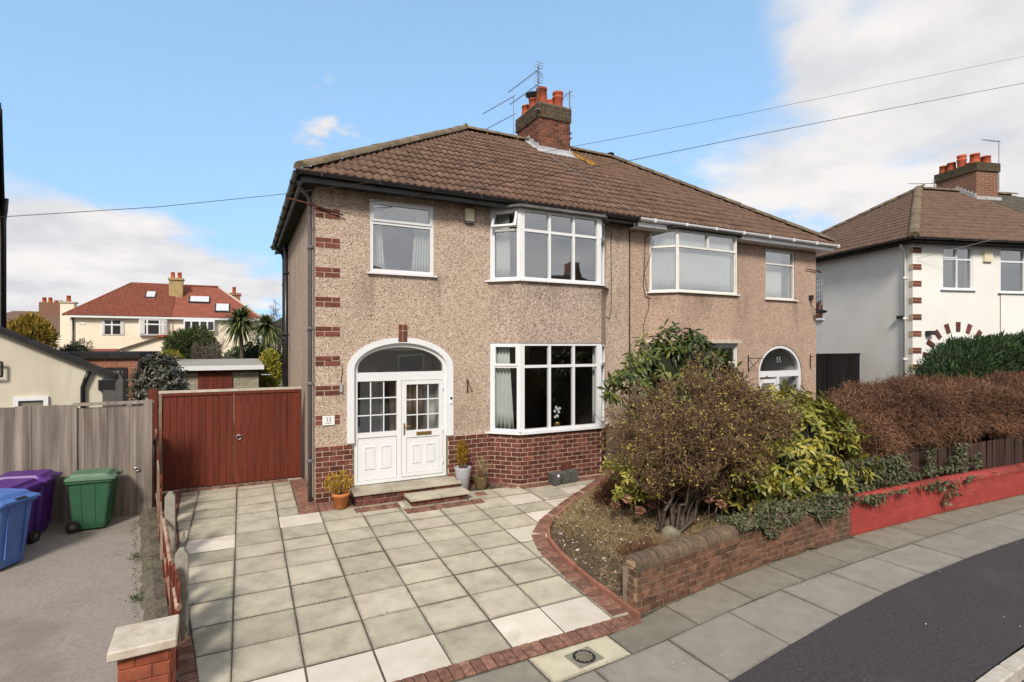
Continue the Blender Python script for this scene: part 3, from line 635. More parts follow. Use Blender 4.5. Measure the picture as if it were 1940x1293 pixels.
# along the kerb of the bed
pl_ = [Vector((kerbX(y), y, 0)) for y in np.linspace(-4.98, -.45, 160)]
acc_ = .05
for a, b in zip(pl_[:-1], pl_[1:]):
    L_ = (b-a).length; acc_ += L_
    if acc_ >= .108:
        acc_ -= .108; t = (b-a).normalized(); nrm = Vector((-t.y, t.x, 0))
        for k in range(1): c = b+nrm*(.035+.105); paver(c.x, c.y, math.atan2(t.y, t.x), .205)
# along the side wall, in front of the pier, the steps and the bay
for y in np.arange(-.38, 1.5, .108): paver(-.145, y, math.pi/2, .26)
for k in range(2):
    for x in np.arange(-.24, .56, .108): paver(x, -.09-.21*k-.04, 0)
for x in np.arange(.60, 2.95, .108): paver(x, -.98 if 1.3 < x < 2.7 else -.62, 0)
for x in np.arange(2.65, 3.3, .108): paver(x, -.12, 0)
for t in np.arange(0, .64, .108): paver(3.20+t*.707, -.09-t*.707, -math.pi/4)
for x in np.arange(3.72, 5.8, .108): paver(x, -.57, 0)
for t in np.arange(0, .7, .108): paver(5.72+t*.707, -.52+t*.707, math.pi/4)
for x in np.arange(-2.1, -.28, .108): paver(x, 1.56, 0, .14)
# ---- the planting bed
def bedz(x, y):
    e = min(max((x-kerbX(y))/.5, 0), 1); f = min(max((y+5.0)/.4, 0), 1)
    return dz(y)+.035+.13*e*f+.02*math.sin(x*7.1+y*3.3)*e+.015*math.sin(x*13.+y*17.)*e
mb = MB(); ysb = np.linspace(-4.86, -.1, 60); nxb = 48; vs = []
for y in ysb:
    a = kerbX(y)+.02; b = 7.4
    for k in range(nxb): xx = a+(b-a)*k/(nxb-1); vs.append((xx, y, bedz(xx, y)))
mb.add(vs, [(j*nxb+i, j*nxb+i+1, (j+1)*nxb+i+1, (j+1)*nxb+i) for j in range(len(ysb)-1) for i in range(nxb-1)], True)
bed = tag(mb.build('planting_bed', mat='soil'), kind='structure')
k = 0; pts = [Vector((kerbX(y), y, dz(y))) for y in np.linspace(-5.12, -.5, 400)]
seg = [pts[0]]; run = 0
for a, b in zip(pts[:-1], pts[1:]):
    run += (b-a).length
    if run > .42 or b is pts[-1]:
        p0, p1 = seg[-1], b; d = p1-p0; L_ = d.length; seg.append(b); run = 0
        me = chamfer_mesh(round(L_, 2)+.005, .048, .16, .008, 'edging', 'edging_tile')
        q = Matrix.Rotation(math.atan2(d.y, d.x), 3, 'Z') @ Matrix.Rotation(-math.atan2(d.z, Vector((d.x, d.y)).length), 3, 'Y')
        c = (p0+p1)/2; place('edging_tile', me, (c.x, c.y, c.z-.085+random.uniform(-.004, .004)), q, bed)
mb = MB(); gx = np.linspace(7.38, 24, 18); gy = np.linspace(-4.6, 0, 8)
mb.add([(x, yA(x)+.35+(3.9-.25)*t if False else yA(x)+.3+((.05-(x-13.6)*.27 if x > 15.5 else .3)-yA(x)-.3)*t, zp(x)+.12) for t in np.linspace(0, 1, 8) for x in gx], [(j*18+i, j*18+i+1, (j+1)*18+i+1, (j+1)*18+i) for j in range(7) for i in range(17)])
tag(mb.build('front_garden', mat='soil'), kind='structure')

# ================================================================ THE PAIR OF HOUSES
house = thing('semi_detached_house', (6.75, 0, 0), 'pair of pebbledashed semi-detached houses under one brown hipped tile roof', 'house')
def wall_panel(mb, o, d, L, z0, z1, holes, th=.25, cap=True, ends=False):
    """wall face along d with square openings; the reveals run th deep"""
    o, d = Vector(o), Vector(d).normalized(); inn = Vector((-d.y, d.x, 0)); u = Vector((0, 0, 1))
    A = sorted({0, L} | {a for h in holes for a in h[:2]}); Z = sorted({z0, z1} | {z for h in holes for z in h[2:]})
    P = lambda a, z, t: o+d*a+u*z+inn*t
    for a0, a1 in zip(A[:-1], A[1:]):
        for q0, q1 in zip(Z[:-1], Z[1:]):
            am, zm = (a0+a1)/2, (q0+q1)/2
            if any(h[0] < am < h[1] and h[2] < zm < h[3] for h in holes): continue
            mb.add([P(a0, q0, 0), P(a1, q0, 0), P(a1, q1, 0), P(a0, q1, 0)], [(0, 1, 2, 3)])
            mb.add([P(a0, q0, th), P(a1, q0, th), P(a1, q1, th), P(a0, q1, th)], [(3, 2, 1, 0)])
    for a0, a1, q0, q1 in holes:
        for (p, q) in (((a0, q0), (a1, q0)), ((a1, q0), (a1, q1)), ((a1, q1), (a0, q1)), ((a0, q1), (a0, q0))):
            mb.add([P(*p, 0), P(*q, 0), P(*q, th), P(*p, th)], [(3, 2, 1, 0)])
    if cap:
        mb.add([P(0, z1, 0), P(L, z1, 0), P(L, z1, th), P(0, z1, th)], [(0, 1, 2, 3)])
        for a in ((0, L) if ends else ()): mb.add([P(a, z0, 0), P(a, z1, 0), P(a, z1, th), P(a, z0, th)], [(0, 1, 2, 3)])
    return mb
def win(parent, o, d, W, H, vb=(), hb=(), panes=(), sash=(), fw=.055, dp=.07, fm='upvc', gm='pane_glass', inset=0., name='window', post=(0, 0), sill=None, fwb=None):
    """window frame from its lower left outer corner o along d; vb = upright bars (a, z0, z1, w), hb = (z, a0, a1, w);
    panes = (a0, a1, z0, z1); sash = the same with a frame of its own (open angle last)"""
    o, d = Vector(o), Vector(d).normalized(); n = Vector((d.y, -d.x, 0)); mb = MB(); fb = fwb or fw
    i0, i1 = -inset-dp, -inset
    L0, L1 = fw+post[0], fw+post[1]
    mb.obox(o, d, n, 0, L0, i0, i1, 0, H); mb.obox(o, d, n, W-L1, W, i0, i1, 0, H)
    mb.obox(o, d, n, L0, W-L1, i0, i1, 0, fb); mb.obox(o, d, n, L0, W-L1, i0, i1, H-fw, H)
    for a, z0, z1, w in vb: mb.obox(o, d, n, a-w/2, a+w/2, i0+.004, i1-.003, z0, z1)
    for z, a0, a1, w in hb: mb.obox(o, d, n, a0, a1, i0+.004, i1-.005, z-w/2, z+w/2)
    f = mb.build(name, parent, fm)
    for a0, a1, z0, z1 in panes:
        m2 = MB(); m2.obox(o, d, n, a0-.012, a1+.012, i0+.022, i0+.030, z0-.012, z1+.012); m2.build('pane', f, gm)
    for sx in sash:
        a0, a1, z0, z1 = sx[:4]; w = .042; ang = sx[4] if len(sx) > 4 else 0
        ms = MB(); ms.obox((0, 0, 0), d, n, a0, a0+w, i1-.045, i1+.014, z0, z1); ms.obox((0, 0, 0), d, n, a1-w, a1, i1-.045, i1+.014, z0, z1)
        ms.obox((0, 0, 0), d, n, a0+w, a1-w, i1-.045, i1+.014, z0, z0+w); ms.obox((0, 0, 0), d, n, a0+w, a1-w, i1-.045, i1+.014, z1-w, z1)
        mg = MB(); mg.obox((0, 0, 0), d, n, a0+w-.01, a1-w+.01, i1-.028, i1-.020, z0+w-.01, z1-w+.01)
        hinge = Vector((0, 0, z1))+n*i1
        rot = Matrix.Rotation(-ang, 3, d)
        for q in (ms, mg): q.v = [tuple(o+hinge+rot @ (Vector(v)-hinge)) for v in q.v]
        s_ = ms.build('sash', f, fm); mg.build('pane', s_, gm)
    if sill:
        m3 = MB(); m3.obox(o, d, n, -sill[0], W+sill[1], -.05, sill[2], -.035, -.004); m3.build('sill', f, fm)
    return f

HW, EZ = 6.75, 5.50
BAY = [(3.28, 0), (3.73, -.45), (5.67, -.45), (6.12, 0)]
MIR = [(13.5-x, y) for x, y in BAY][::-1]
door_hole = (.53, 2.50, -.05, 2.86)
mb = MB(); wall_panel(mb, (0, 0, 0), (1, 0, 0), HW, -.35, EZ, [(.92, 2.12, 4.03, 5.34), door_hole, (3.28, 6.12, .03, 5.42)])
# spandrels above the arched doorway
def arch(cx, zs, a, b, n=28): return [(cx+a*math.cos(math.pi*(1-i/n)), zs+b*math.sin(math.pi*(1-i/n))) for i in range(n+1)]
ar = arch(1.515, 2.28, .985, .57)
for i in range(14):
    (xa, za), (xb, zb) = ar[i], ar[i+1]; mb.add([(xa, 0, za), (xb, 0, zb), (xb, 0, 2.86), (xa, 0, 2.86)], [(0, 1, 2, 3)])
    (xa, za), (xb, zb) = ar[14+i], ar[15+i]; mb.add([(xa, 0, za), (xb, 0, zb), (xb, 0, 2.86), (xa, 0, 2.86)], [(0, 1, 2, 3)])
w_l = mb.build('front_wall', house, 'dash_left'); w_l['label'] = 'beige pebbledash front wall of the left house'
mb = MB(); ar2 = arch(11.985, 1.98, .875, .74); wall_panel(mb, (HW, 0, 0), (1, 0, 0), HW, -.35, EZ, [(11.38-HW, 12.58-HW, 3.97, 5.30), (11.11-HW, 12.86-HW, -.05, 2.73), (7.38-HW, 10.22-HW, .03, 5.42)])
for i in range(28):
    (xa, za), (xb, zb) = ar2[i], ar2[i+1]; mb.add([(xa, 0, za), (xb, 0, zb), (xb, 0, 2.73), (xa, 0, 2.73)], [(0, 1, 2, 3)])
w_r = mb.build('front_wall', house, 'dash_right'); w_r['label'] = 'pinkish pebbledash front wall of the right house'
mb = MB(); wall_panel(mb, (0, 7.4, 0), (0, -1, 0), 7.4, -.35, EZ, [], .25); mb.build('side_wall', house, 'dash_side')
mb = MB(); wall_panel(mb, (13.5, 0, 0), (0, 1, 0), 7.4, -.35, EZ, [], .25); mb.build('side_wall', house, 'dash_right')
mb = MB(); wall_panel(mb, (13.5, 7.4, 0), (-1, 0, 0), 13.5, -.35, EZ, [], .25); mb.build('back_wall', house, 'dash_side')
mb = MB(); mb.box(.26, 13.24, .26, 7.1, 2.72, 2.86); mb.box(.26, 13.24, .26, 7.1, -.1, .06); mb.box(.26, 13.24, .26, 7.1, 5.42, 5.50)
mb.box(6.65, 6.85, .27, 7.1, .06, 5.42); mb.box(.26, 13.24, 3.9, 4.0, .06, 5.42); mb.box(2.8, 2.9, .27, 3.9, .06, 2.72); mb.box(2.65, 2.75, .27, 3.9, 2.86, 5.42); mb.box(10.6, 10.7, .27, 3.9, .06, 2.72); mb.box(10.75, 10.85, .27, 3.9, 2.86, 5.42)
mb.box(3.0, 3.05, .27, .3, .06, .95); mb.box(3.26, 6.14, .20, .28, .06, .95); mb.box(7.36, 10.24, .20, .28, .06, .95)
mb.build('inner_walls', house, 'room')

# ---- bays: brick below, dashed band between the two windows
def bay_ring(mb, path, z0, z1, th=.12):
    for a, b in zip(path[:-1], path[1:]):
        d = Vector((b[0]-a[0], b[1]-a[1], 0)); wall_panel(mb, (a[0], a[1], 0), d, d.length, z0, z1, [], th, False)
    c = [Vector((*p, z1)) for p in path]; mb.add(c, [list(range(len(c)))[::-1]]); c = [Vector((*p, z0)) for p in path]; mb.add(c, [list(range(len(c)))])
mb = MB(); bay_ring(mb, BAY, 2.76, 3.97); b_ = mb.build('bay_band', house, 'dash_bay')
mb = MB(); bay_ring(mb, MIR, 2.76, 3.93); mb.build('bay_band', house, 'dash_right')
for path, zt in ((BAY, .97), (MIR, .97)):
    mb = MB(); bay_ring(mb, path, -.35, zt); pb = mb.build('bay_plinth', house, 'mortar')
    for q, (a, b) in enumerate(zip(path[:-1], path[1:])):
        d = Vector((b[0]-a[0], b[1]-a[1], 0))
        if path is MIR and q > 0: continue
        bricks(pb, (a[0], a[1], 0), d, d.length, 0.0, 11, start=.06*q)
    if path is BAY:
        vb = MB(); vb.box(4.66, 4.91, -.474, -.44, .185, .345)
        for i in range(8): vb.box(4.672+i*.029, 4.686+i*.029, -.482, -.4745, .195, .335)
        for i in range(5): vb.box(4.664, 4.906, -.480, -.4748, .20+i*.03, .209+i*.03)
        vb.build('air_brick', pb, 'brick_quoin')
# ---- brick plinth beside the door, quoins, brick keystone
for x0, x1, st in ((.004, .626, 0.), (2.40, 3.29, .1)):
    mb = MB(); mb.box(x0, x1, -.012, .02, -.3, .965); pl = mb.build('plinth', house, 'mortar')
    bricks(pl, (x0, -.012, 0), (1, 0, 0), x1-x0-.006, 0., 11, start=st)
for k in range(8):
    z = 1.335+k*.511; q = MB(); q.box(.004, .402, -.008, .01, z, z+.172); qo = q.build('quoin', house, 'mortar')
    for r_ in range(2):
        for (a, b) in (((0, .262), (.274, .398)) if r_ == 1 else ((0, .135), (.148, .398))):
            me = chamfer_mesh(round(b-a, 3), .03, .076, .004, 'brick_quoin', 'brick'); place('brick', me, (.004+(a+b)/2, -.012-random.uniform(0, .004), z+.005+r_*.087), (0, 0, 0), qo)
ks = MB(); ks.box(1.43, 1.60, -.035, .0, 2.775, 3.10); kso = ks.build('keystone', house, 'mortar')
for (a, z0, z1) in ((1.473, 2.78, 2.985), (1.473, 2.995, 3.095), (1.557, 2.78, 2.975), (1.557, 2.988, 3.095)):
    place('brick', chamfer_mesh(.074, .03, round(z1-z0, 3), .004, 'brick_quoin', 'brick'), (a, -.042, z0), (0, 0, 0), kso)

# ---- windows of the left house
def bay_win(path, z0, H, sash_ang, tr, fm, gm, three=True, zc=.03):
    (ax, ay), (bx, by), (cx, cy), (dx, dy) = path
    d1, d2, d3 = Vector((bx-ax, by-ay, 0)), Vector((cx-bx, cy-by, 0)), Vector((dx-cx, dy-cy, 0))
    hz_ = H*tr; sw = .055
    for q, (p, d) in enumerate((((ax, ay), d1), ((bx, by), d2), ((cx, cy), d3))):
        W = d.length; n_ = Vector((d.y, -d.x, 0)).normalized(); o = Vector((p[0], p[1], z0))-n_*.015
        sl = (.10 if q == 0 else .02, .10 if q == 2 else .02, .085)
        if q == 1 and three:
            a = [.10, W/3+.035, 2*W/3-.035, W-.10]; vb = [(a[1], .05, H-.05, .055), (a[2], .05, H-.05, .055)]
            pn = [(x0, x1, y0, y1) for (x0, x1) in ((a[0], a[1]-.03), (a[1]+.03, a[2]-.03), (a[2]+.03, a[3])) for (y0, y1) in ((.07, hz_-.03), (hz_+.03, H-.06))]
            win(house, o, d, W, H, vb, [(hz_, .06, W-.06, .055)], pn, fm=fm, gm=gm, post=(.05, .05), sill=sl)
        elif q == 1:
            pn = [(.06, W-.06, .07, hz_-.03), (.06, W/2-.03, hz_+.03, H-.06), (W/2+.03, W-.06, hz_+.03, H-.06)]
            win(house, o, d, W, H, [(W/2, hz_, H-.05, .05)], [(hz_, .05, W-.05, .045)], pn, fm=fm, gm=gm, sill=sl, fw=.045)
        else:
            f_ = (.045, .02) if q == 0 else (.02, .045)
            a0, a1 = .055+f_[0], W-.055-f_[1]
            if three: win(house, o, d, W, H, [], [(hz_, .06, W-.06, .05)], [(a0, a1, .07, hz_-.03)], [(a0-.02, a1+.02, hz_+.015, H-.035, sash_ang if q == 0 else 0)], fm=fm, gm=gm, post=f_, sill=sl)
            else: win(house, o, d, W, H, [], [(hz_, .05, W-.05, .045)], [(.05, W-.05, .06, hz_-.025), (.05, W-.05, hz_+.025, H-.05)], fm=fm, gm=gm, sill=sl, fw=.045)
bay_win(BAY, 4.005, 1.40, R(24), .70, 'upvc', 'pane_glass')
bay_win(BAY, 1.005, 1.755, 0, .735, 'upvc', 'pane_low')
bay_win(MIR, 3.965, 1.43, 0, .73, 'upvc_old', 'pane_old', False)
bay_win(MIR, 1.005, 1.755, 0, .735, 'upvc_old', 'pane_low', False)
win(house, (.92, .0, 4.03), (1, 0, 0), 1.20, 1.31, [], [(.905, .05, 1.15, .06)], [(.075, 1.125, .07, .875)], [(.035, 1.165, .925, 1.275)], sill=(.05, .05, .06), inset=.02, fw=.065)
win(house, (11.38, .0, 3.97), (1, 0, 0), 1.20, 1.33, [], [(.95, .04, 1.16, .045)], [(.05, 1.15, .055, .925), (.05, 1.15, .975, 1.285)], sill=(.05, .08, .06), inset=.03, fw=.045, fm='upvc_old', gm='pane_old')
# ---- the arched porch front of the left house
mb = MB()
def ring(mb, cx, zs, a0, b0, a1, b1, y0, y1, n=36, z_end=None):
    o_, i_ = arch(cx, zs, a0, b0, n), arch(cx, zs, a1, b1, n)
    if z_end is not None: o_ = [(cx-a0, z_end)]+o_+[(cx+a0, z_end)]; i_ = [(cx-a1, z_end)]+i_+[(cx+a1, z_end)]
    for k in range(len(o_)-1):
        (xo, zo), (xo2, zo2), (xi, zi), (xi2, zi2) = o_[k], o_[k+1], i_[k], i_[k+1]
        vs = [(xo, y0, zo), (xo2, y0, zo2), (xi2, y0, zi2), (xi, y0, zi), (xo, y1, zo), (xo2, y1, zo2), (xi2, y1, zi2), (xi, y1, zi)]
        mb.add(vs, [(3, 2, 1, 0), (0, 1, 5, 4), (2, 3, 7, 6)])
ring(mb, 1.515, 2.28, .99, .575, .868, .475, -.028, .10, z_end=.985)
mb.build('arch_surround', house, 'upvc')
mb = MB(); ring(mb, 1.515, 2.28, .868, .475, .80, .40, .04, .12, z_end=2.20)
mb.box(.647, .716, .045, .115, .215, 2.2); mb.box(2.312, 2.383, .045, .115, .215, 2.2); mb.box(.716, 2.312, .046, .114, 2.065, 2.222)
mb.box(1.425, 1.505, .047, .113, .26, 2.065); mb.box(.716, 2.312, .046, .118, .215, .275); mb.box(.716, 1.425, .048, .112, 1.05, 1.14)
pf = mb.build('porch_frame', house, 'upvc')
m2 = MB(); m2.box(.705, 1.436, .085, .093, 1.13, 2.075); m2.build('pane', pf, 'pane_porch')
m2 = MB(); a_ = arch(1.515, 2.28, .805, .405, 30); m2.poly([(x, .085, z) for x, z in a_][::-1]+[(1.515-.805, .085, 2.2), (1.515+.805, .085, 2.2)], .008, (0, 1, 0)); m2.build('pane', pf, 'pane_porch')
def georgian(mb, x0, x1, z0, z1, y):
    for k in (1, 2):
        mb.box(x0+(x1-x0)*k/3-.010, x0+(x1-x0)*k/3+.010, y, y+.014, z0, z1); mb.box(x0, x1, y+.002, y+.012, z0+(z1-z0)*k/3-.010, z0+(z1-z0)*k/3+.010)
gb = MB(); georgian(gb, .716, 1.425, 1.14, 2.065, .068); gb.build('glazing_bars', pf, 'upvc')
def panel(mb, x0, x1, z0, z1, y):
    mb.box(x0, x1, y, y+.03, z0, z1)
    w = (x1-x0); 
    for c in (.30, .72):
        a, b = x0+w*(c-.135), x0+w*(c+.135); p, q = z0+(z1-z0)*.26, z1-(z1-z0)*.20
        for (u0, u1, v0, v1) in ((a, b, q-.022, q), (a, b, p, p+.022), (a, a+.022, p+.022, q-.022), (b-.022, b, p+.022, q-.022)): mb.box(u0, u1, y-.014, y, v0, v1)
        mb.box(a+.035, b-.035, y-.008, y, p+.035, q-.035)
pn = MB(); panel(pn, .722, 1.419, .281, 1.044, .066); pn.build('panel', pf, 'upvc')
# door leaf
df = MB()
df.box(1.512, 1.600, .030, .095, .282, 2.058); df.box(2.235, 2.306, .030, .095, .282, 2.058); df.box(1.600, 2.235, .031, .094, 1.985, 2.058); df.box(1.600, 2.235, .031, .094, 1.0, 1.13); df.box(1.600, 2.235, .031, .094, .282, .345)
door = df.build('door', house, 'upvc')
m2 = MB(); m2.box(1.592, 2.243, .070, .078, 1.12, 1.995); m2.build('pane', door, 'pane_low')
gb = MB(); georgian(gb, 1.600, 2.235, 1.13, 1.985, .052); gb.build('glazing_bars', door, 'upvc')
pn = MB(); panel(pn, 1.604, 2.231, .349, .996, .050); pn.build('panel', door, 'upvc')
lb = MB(); lb.box(1.79, 2.08, .018, .030, 1.035, 1.095); lb.box(1.81, 2.06, .012, .018, 1.05, 1.08); lb.build('letter_plate', door, 'brass')
hd = MB(); hd.box(1.545, 1.572, .018, .031, 1.06, 1.27); hd.tube([(1.558, .02, 1.225), (1.558, -.025, 1.225), (1.60, -.03, 1.225), (1.675, -.03, 1.222)], .009, 8); hd.build('handle', door, 'brass')
for z in (.5, 1.1, 1.9):
    h_ = MB(); h_.tube([(2.31, .028, z-.05), (2.31, .028, z+.05)], .010, 8); h_.build('hinge', door, 'upvc')
# inside the porch: pale wall and the inner door
mb = MB(); mb.box(.40, .52, .13, 1.3, .06, 2.71); mb.box(2.52, 2.62, .13, 1.3, .06, 2.71); mb.box(.52, 2.52, 1.2, 1.3, .06, 2.71); mb.box(.52, 2.52, .13, 1.2, 2.62, 2.71); mb.box(.52, 2.52, .13, 1.2, .061, .21)
pw_ = mb.build('porch_lining', house, 'porch_wall')
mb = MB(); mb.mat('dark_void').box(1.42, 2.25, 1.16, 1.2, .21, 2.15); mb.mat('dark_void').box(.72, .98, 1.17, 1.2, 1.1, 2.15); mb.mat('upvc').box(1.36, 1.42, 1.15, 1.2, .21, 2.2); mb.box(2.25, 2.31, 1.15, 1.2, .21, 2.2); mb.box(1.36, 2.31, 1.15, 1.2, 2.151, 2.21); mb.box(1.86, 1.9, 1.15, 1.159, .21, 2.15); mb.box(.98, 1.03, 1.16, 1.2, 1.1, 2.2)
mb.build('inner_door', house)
# ---- door of the right house
mb = MB(); ring(mb, 11.985, 1.98, .872, .735, .80, .655, .02, .10, z_end=.1)
mb.box(11.19, 12.78, .028, .098, 1.86, 2.02); mb.box(11.88, 11.97, .03, .096, .2, 1.86); mb.box(11.19, 12.78, .03, .09, .1, .2); mb.box(11.19, 12.78, .034, .09, .9, 1.0)
mb.box(11.20, 11.28, .035, .09, .2, 1.78); mb.box(11.78, 11.86, .035, .09, .2, 1.78); mb.box(11.20, 11.86, .036, .089, 1.70, 1.80)
pf2 = mb.build('porch_frame', house, 'upvc')
m2 = MB(); m2.box(11.19, 12.78, .075, .083, .15, 1.9); m2.build('pane', pf2, 'pane_porch')
m2 = MB(); a_ = arch(11.985, 1.98, .80, .66, 30); m2.poly([(x, .075, z) for x, z in a_][::-1], .008, (0, 1, 0)); m2.build('pane', pf2, 'pane_porch')
mb = MB(); mb.box(11.1, 11.2, .14, 1.3, .06, 2.7); mb.box(12.8, 12.9, .14, 1.3, .06, 2.7); mb.box(11.2, 12.8, 1.2, 1.3, .06, 2.7); mb.build('porch_lining', house, 'porch_wall')

def text(name, s, size, loc, rot, mat, parent=None, ext=.001, align='CENTER', sx=1.0):
    c = bpy.data.curves.new(name, 'FONT'); c.body = s; c.size = size; c.extrude = ext; c.align_x = align; c.align_y = 'CENTER'
    o = bpy.data.objects.new(name, c); col.objects.link(o); dg = bpy.context.evaluated_depsgraph_get()
    me = bpy.data.meshes.new_from_object(o.evaluated_get(dg)); bpy.data.objects.remove(o); bpy.data.curves.remove(c)
    me.materials.clear(); me.materials.append(MATS[mat]); o = bpy.data.objects.new(name, me); o.location = loc; o.rotation_euler = rot; o.scale = (sx, 1, 1)
    return link(o, parent)
text('numerals', '35', .22, (11.99, .072, 2.31), (R(90), 0, 0), 'etched', pf2)

# ---- canopies over the bays, hood over the lower right one
def canopy(path, z0, z1, ov, mat):
    c = Vector(((path[0][0]+path[3][0])/2, 0)); P = [Vector((path[0][0]-ov, .0, 0)), Vector((path[1][0]-ov*.45, path[1][1]-ov, 0)), Vector((path[2][0]+ov*.45, path[2][1]-ov, 0)), Vector((path[3][0]+ov, .0, 0))]
    mb = MB(); mb.poly([(p.x, p.y, z1) for p in P], z1-z0); return mb.build('bay_canopy', house, mat)
canopy(BAY, 5.405, 5.455, .11, 'lead_dark'); canopy(MIR, 5.40, 5.45, .12, 'dark_void'); canopy(MIR, 2.765, 2.84, .10, 'stone_cap')

# ---- roof
RY, RZ, EY, EZT = 3.9, 8.58, -.35, 5.57
XL, XR, AX = -.27, 13.77, 4.55
SLOPE = Vector((0, RY-EY, RZ-EZT)); SLEN = SLOPE.length; SU = SLOPE.normalized(); SN = Vector((0, -SU.z, SU.y))
mb = MB()
E_ = [Vector((XL, EY, EZT)), Vector((XR, EY, EZT)), Vector((XR, 7.75, EZT)), Vector((XL, 7.75, EZT))]; A_ = [Vector((XL+AX, RY, RZ)), Vector((XR-AX, RY, RZ))]
mb.mat('roof_under').add([E_[0], E_[1], A_[1], A_[0]], [(0, 1, 2, 3)])
mb.mat('roof_tile').add([E_[1], E_[2], A_[1]], [(0, 1, 2)]).add([E_[2], E_[3], A_[0], A_[1]], [(0, 1, 2, 3)]).add([E_[3], E_[0], A_[0]], [(0, 1, 2)])
roof = mb.build('roof', house)
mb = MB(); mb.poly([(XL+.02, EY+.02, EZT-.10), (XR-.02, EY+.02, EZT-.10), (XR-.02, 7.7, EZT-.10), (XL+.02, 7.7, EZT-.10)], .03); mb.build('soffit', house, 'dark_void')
TW, TG, TL = .30, SLEN/15, SLEN/15+.07
def tile_geo(w=TW, seg=10, h=.017, lip=.032):
    vs = []
    for y, zl in ((-.015, lip), (TL, 0.)):
        for i in range(seg+1): x = w*i/seg; vs.append((x, y, zl+h*(1+math.cos(2*math.pi*x/(w/2)))*.5*2))
    for i in range(seg+1): x = w*i/seg; vs.append((x, -.015, -.006))
    fs = [(i, i+1, seg+2+i, seg+1+i) for i in range(seg)]+[(2*seg+2+i, 2*seg+3+i, i+1, i) for i in range(seg)]
    return vs, fs
def mesh_of(name, vs, fs, mat, smooth=None):
    me = bpy.data.meshes.new(name); me.from_pydata([tuple(v) for v in vs], [], fs); me.materials.append(MATS[mat])
    if smooth: me.polygons.foreach_set('use_smooth', [i < smooth for i in range(len(fs))])
    return me
tv, tf = tile_geo(); tile_me = mesh_of('roof_tile', tv, tf, 'roof_tile', 10)
def slope_rot(n, u): r = u.cross(n).normalized(); return Matrix((r, u, n)).transposed()
QR = slope_rot(SN, SU); camv = Vector(cam.location)
full, cut = [], []
for j in range(15):
    s = j*TG; lo, hi = XL+AX*(s)/SLEN, XR-AX*(s)/SLEN; lo2, hi2 = XL+AX*(s+TG)/SLEN, XR-AX*(s+TG)/SLEN
    for i in range(48):
        x0 = XL+i*TW-.2
        if x0+TW < lo or x0 > hi: continue
        p = Vector((x0, EY, EZT))+SU*(s-.05)
        (full if x0 > lo2+.02 and x0+TW < hi2-.02 else cut).append(p)
full.sort(key=lambda p: (p-camv).length)
for p in full[:300]:
    place('roof_tile', tile_me, p+SN*random.uniform(0, .006), QR @ Matrix.Rotation(random.uniform(-.012, .012), 3, 'Z'), roof)
bm = bmesh.new()
def add_tile(bm, p, q):
    vv = [bm.verts.new(p+q @ Vector(v)) for v in tv]
    for f in tf: fc = bm.faces.new([vv[i] for i in f]); fc.smooth = True
for p in cut: add_tile(bm, p+SN*random.uniform(0, .006), QR)
for (pp, ap, sgn) in ((E_[0], A_[0], -1), (E_[1], A_[1], 1)):
    hd_ = (ap-pp).normalized(); pn_ = hd_.cross(Vector((0, 0, 1))).normalized()
    if pn_.x*sgn < 0: pn_ = -pn_
    bmesh.ops.bisect_plane(bm, geom=bm.verts[:]+bm.edges[:]+bm.faces[:], plane_co=pp, plane_no=pn_, clear_outer=True)
for p in full[300:]: add_tile(bm, p+SN*random.uniform(0, .006), QR @ Matrix.Rotation(random.uniform(-.012, .012), 3, 'Z'))
me = bpy.data.meshes.new('roof_tiles'); bm.to_mesh(me); bm.free(); me.materials.append(M('roof_tile'))
o = bpy.data.objects.new('roof_tiles', me); link(o, roof); o['kind'] = 'stuff'
# half-round ridge and hip tiles
cap_v = []; 
for y in (-.01, .46):
    for i in range(9): a = math.pi*i/8; cap_v.append((.135*math.cos(a)*(1.04 if y < 0 else 1), y, .105*math.sin(a)*(1.05 if y < 0 else 1)))
cap_f = [(i, i+1, 10+i, 9+i) for i in range(8)]+[tuple(range(8, -1, -1))]
cap_me = mesh_of('ridge_tile', cap_v, cap_f, 'roof_ridge', 8)
def caps(a, b, parent, me=cap_me, pitch=.455, lift=.03):
    a, b = Vector(a), Vector(b); d = b-a; L_ = d.length; u = d.normalized(); n = (Vector((0, 0, 1))-u*u.z).normalized()
    q = slope_rot(n, u)
    for k in range(int(L_/pitch)+1):
        if k*pitch+pitch*.6 > L_+.2: break
        place('ridge_tile', me, a+u*(k*pitch)+n*(lift+random.uniform(-.004, .006)), q @ Matrix.Rotation(random.uniform(-.015, .015), 3, 'Z'), parent)
caps(E_[0]+Vector((.02, .02, .02)), A_[0], roof); caps(E_[1]+Vector((-.02, .02, .02)), A_[1], roof); caps(A_[0], A_[1], roof); caps(E_[3], A_[0], roof); caps(E_[2], A_[1], roof)
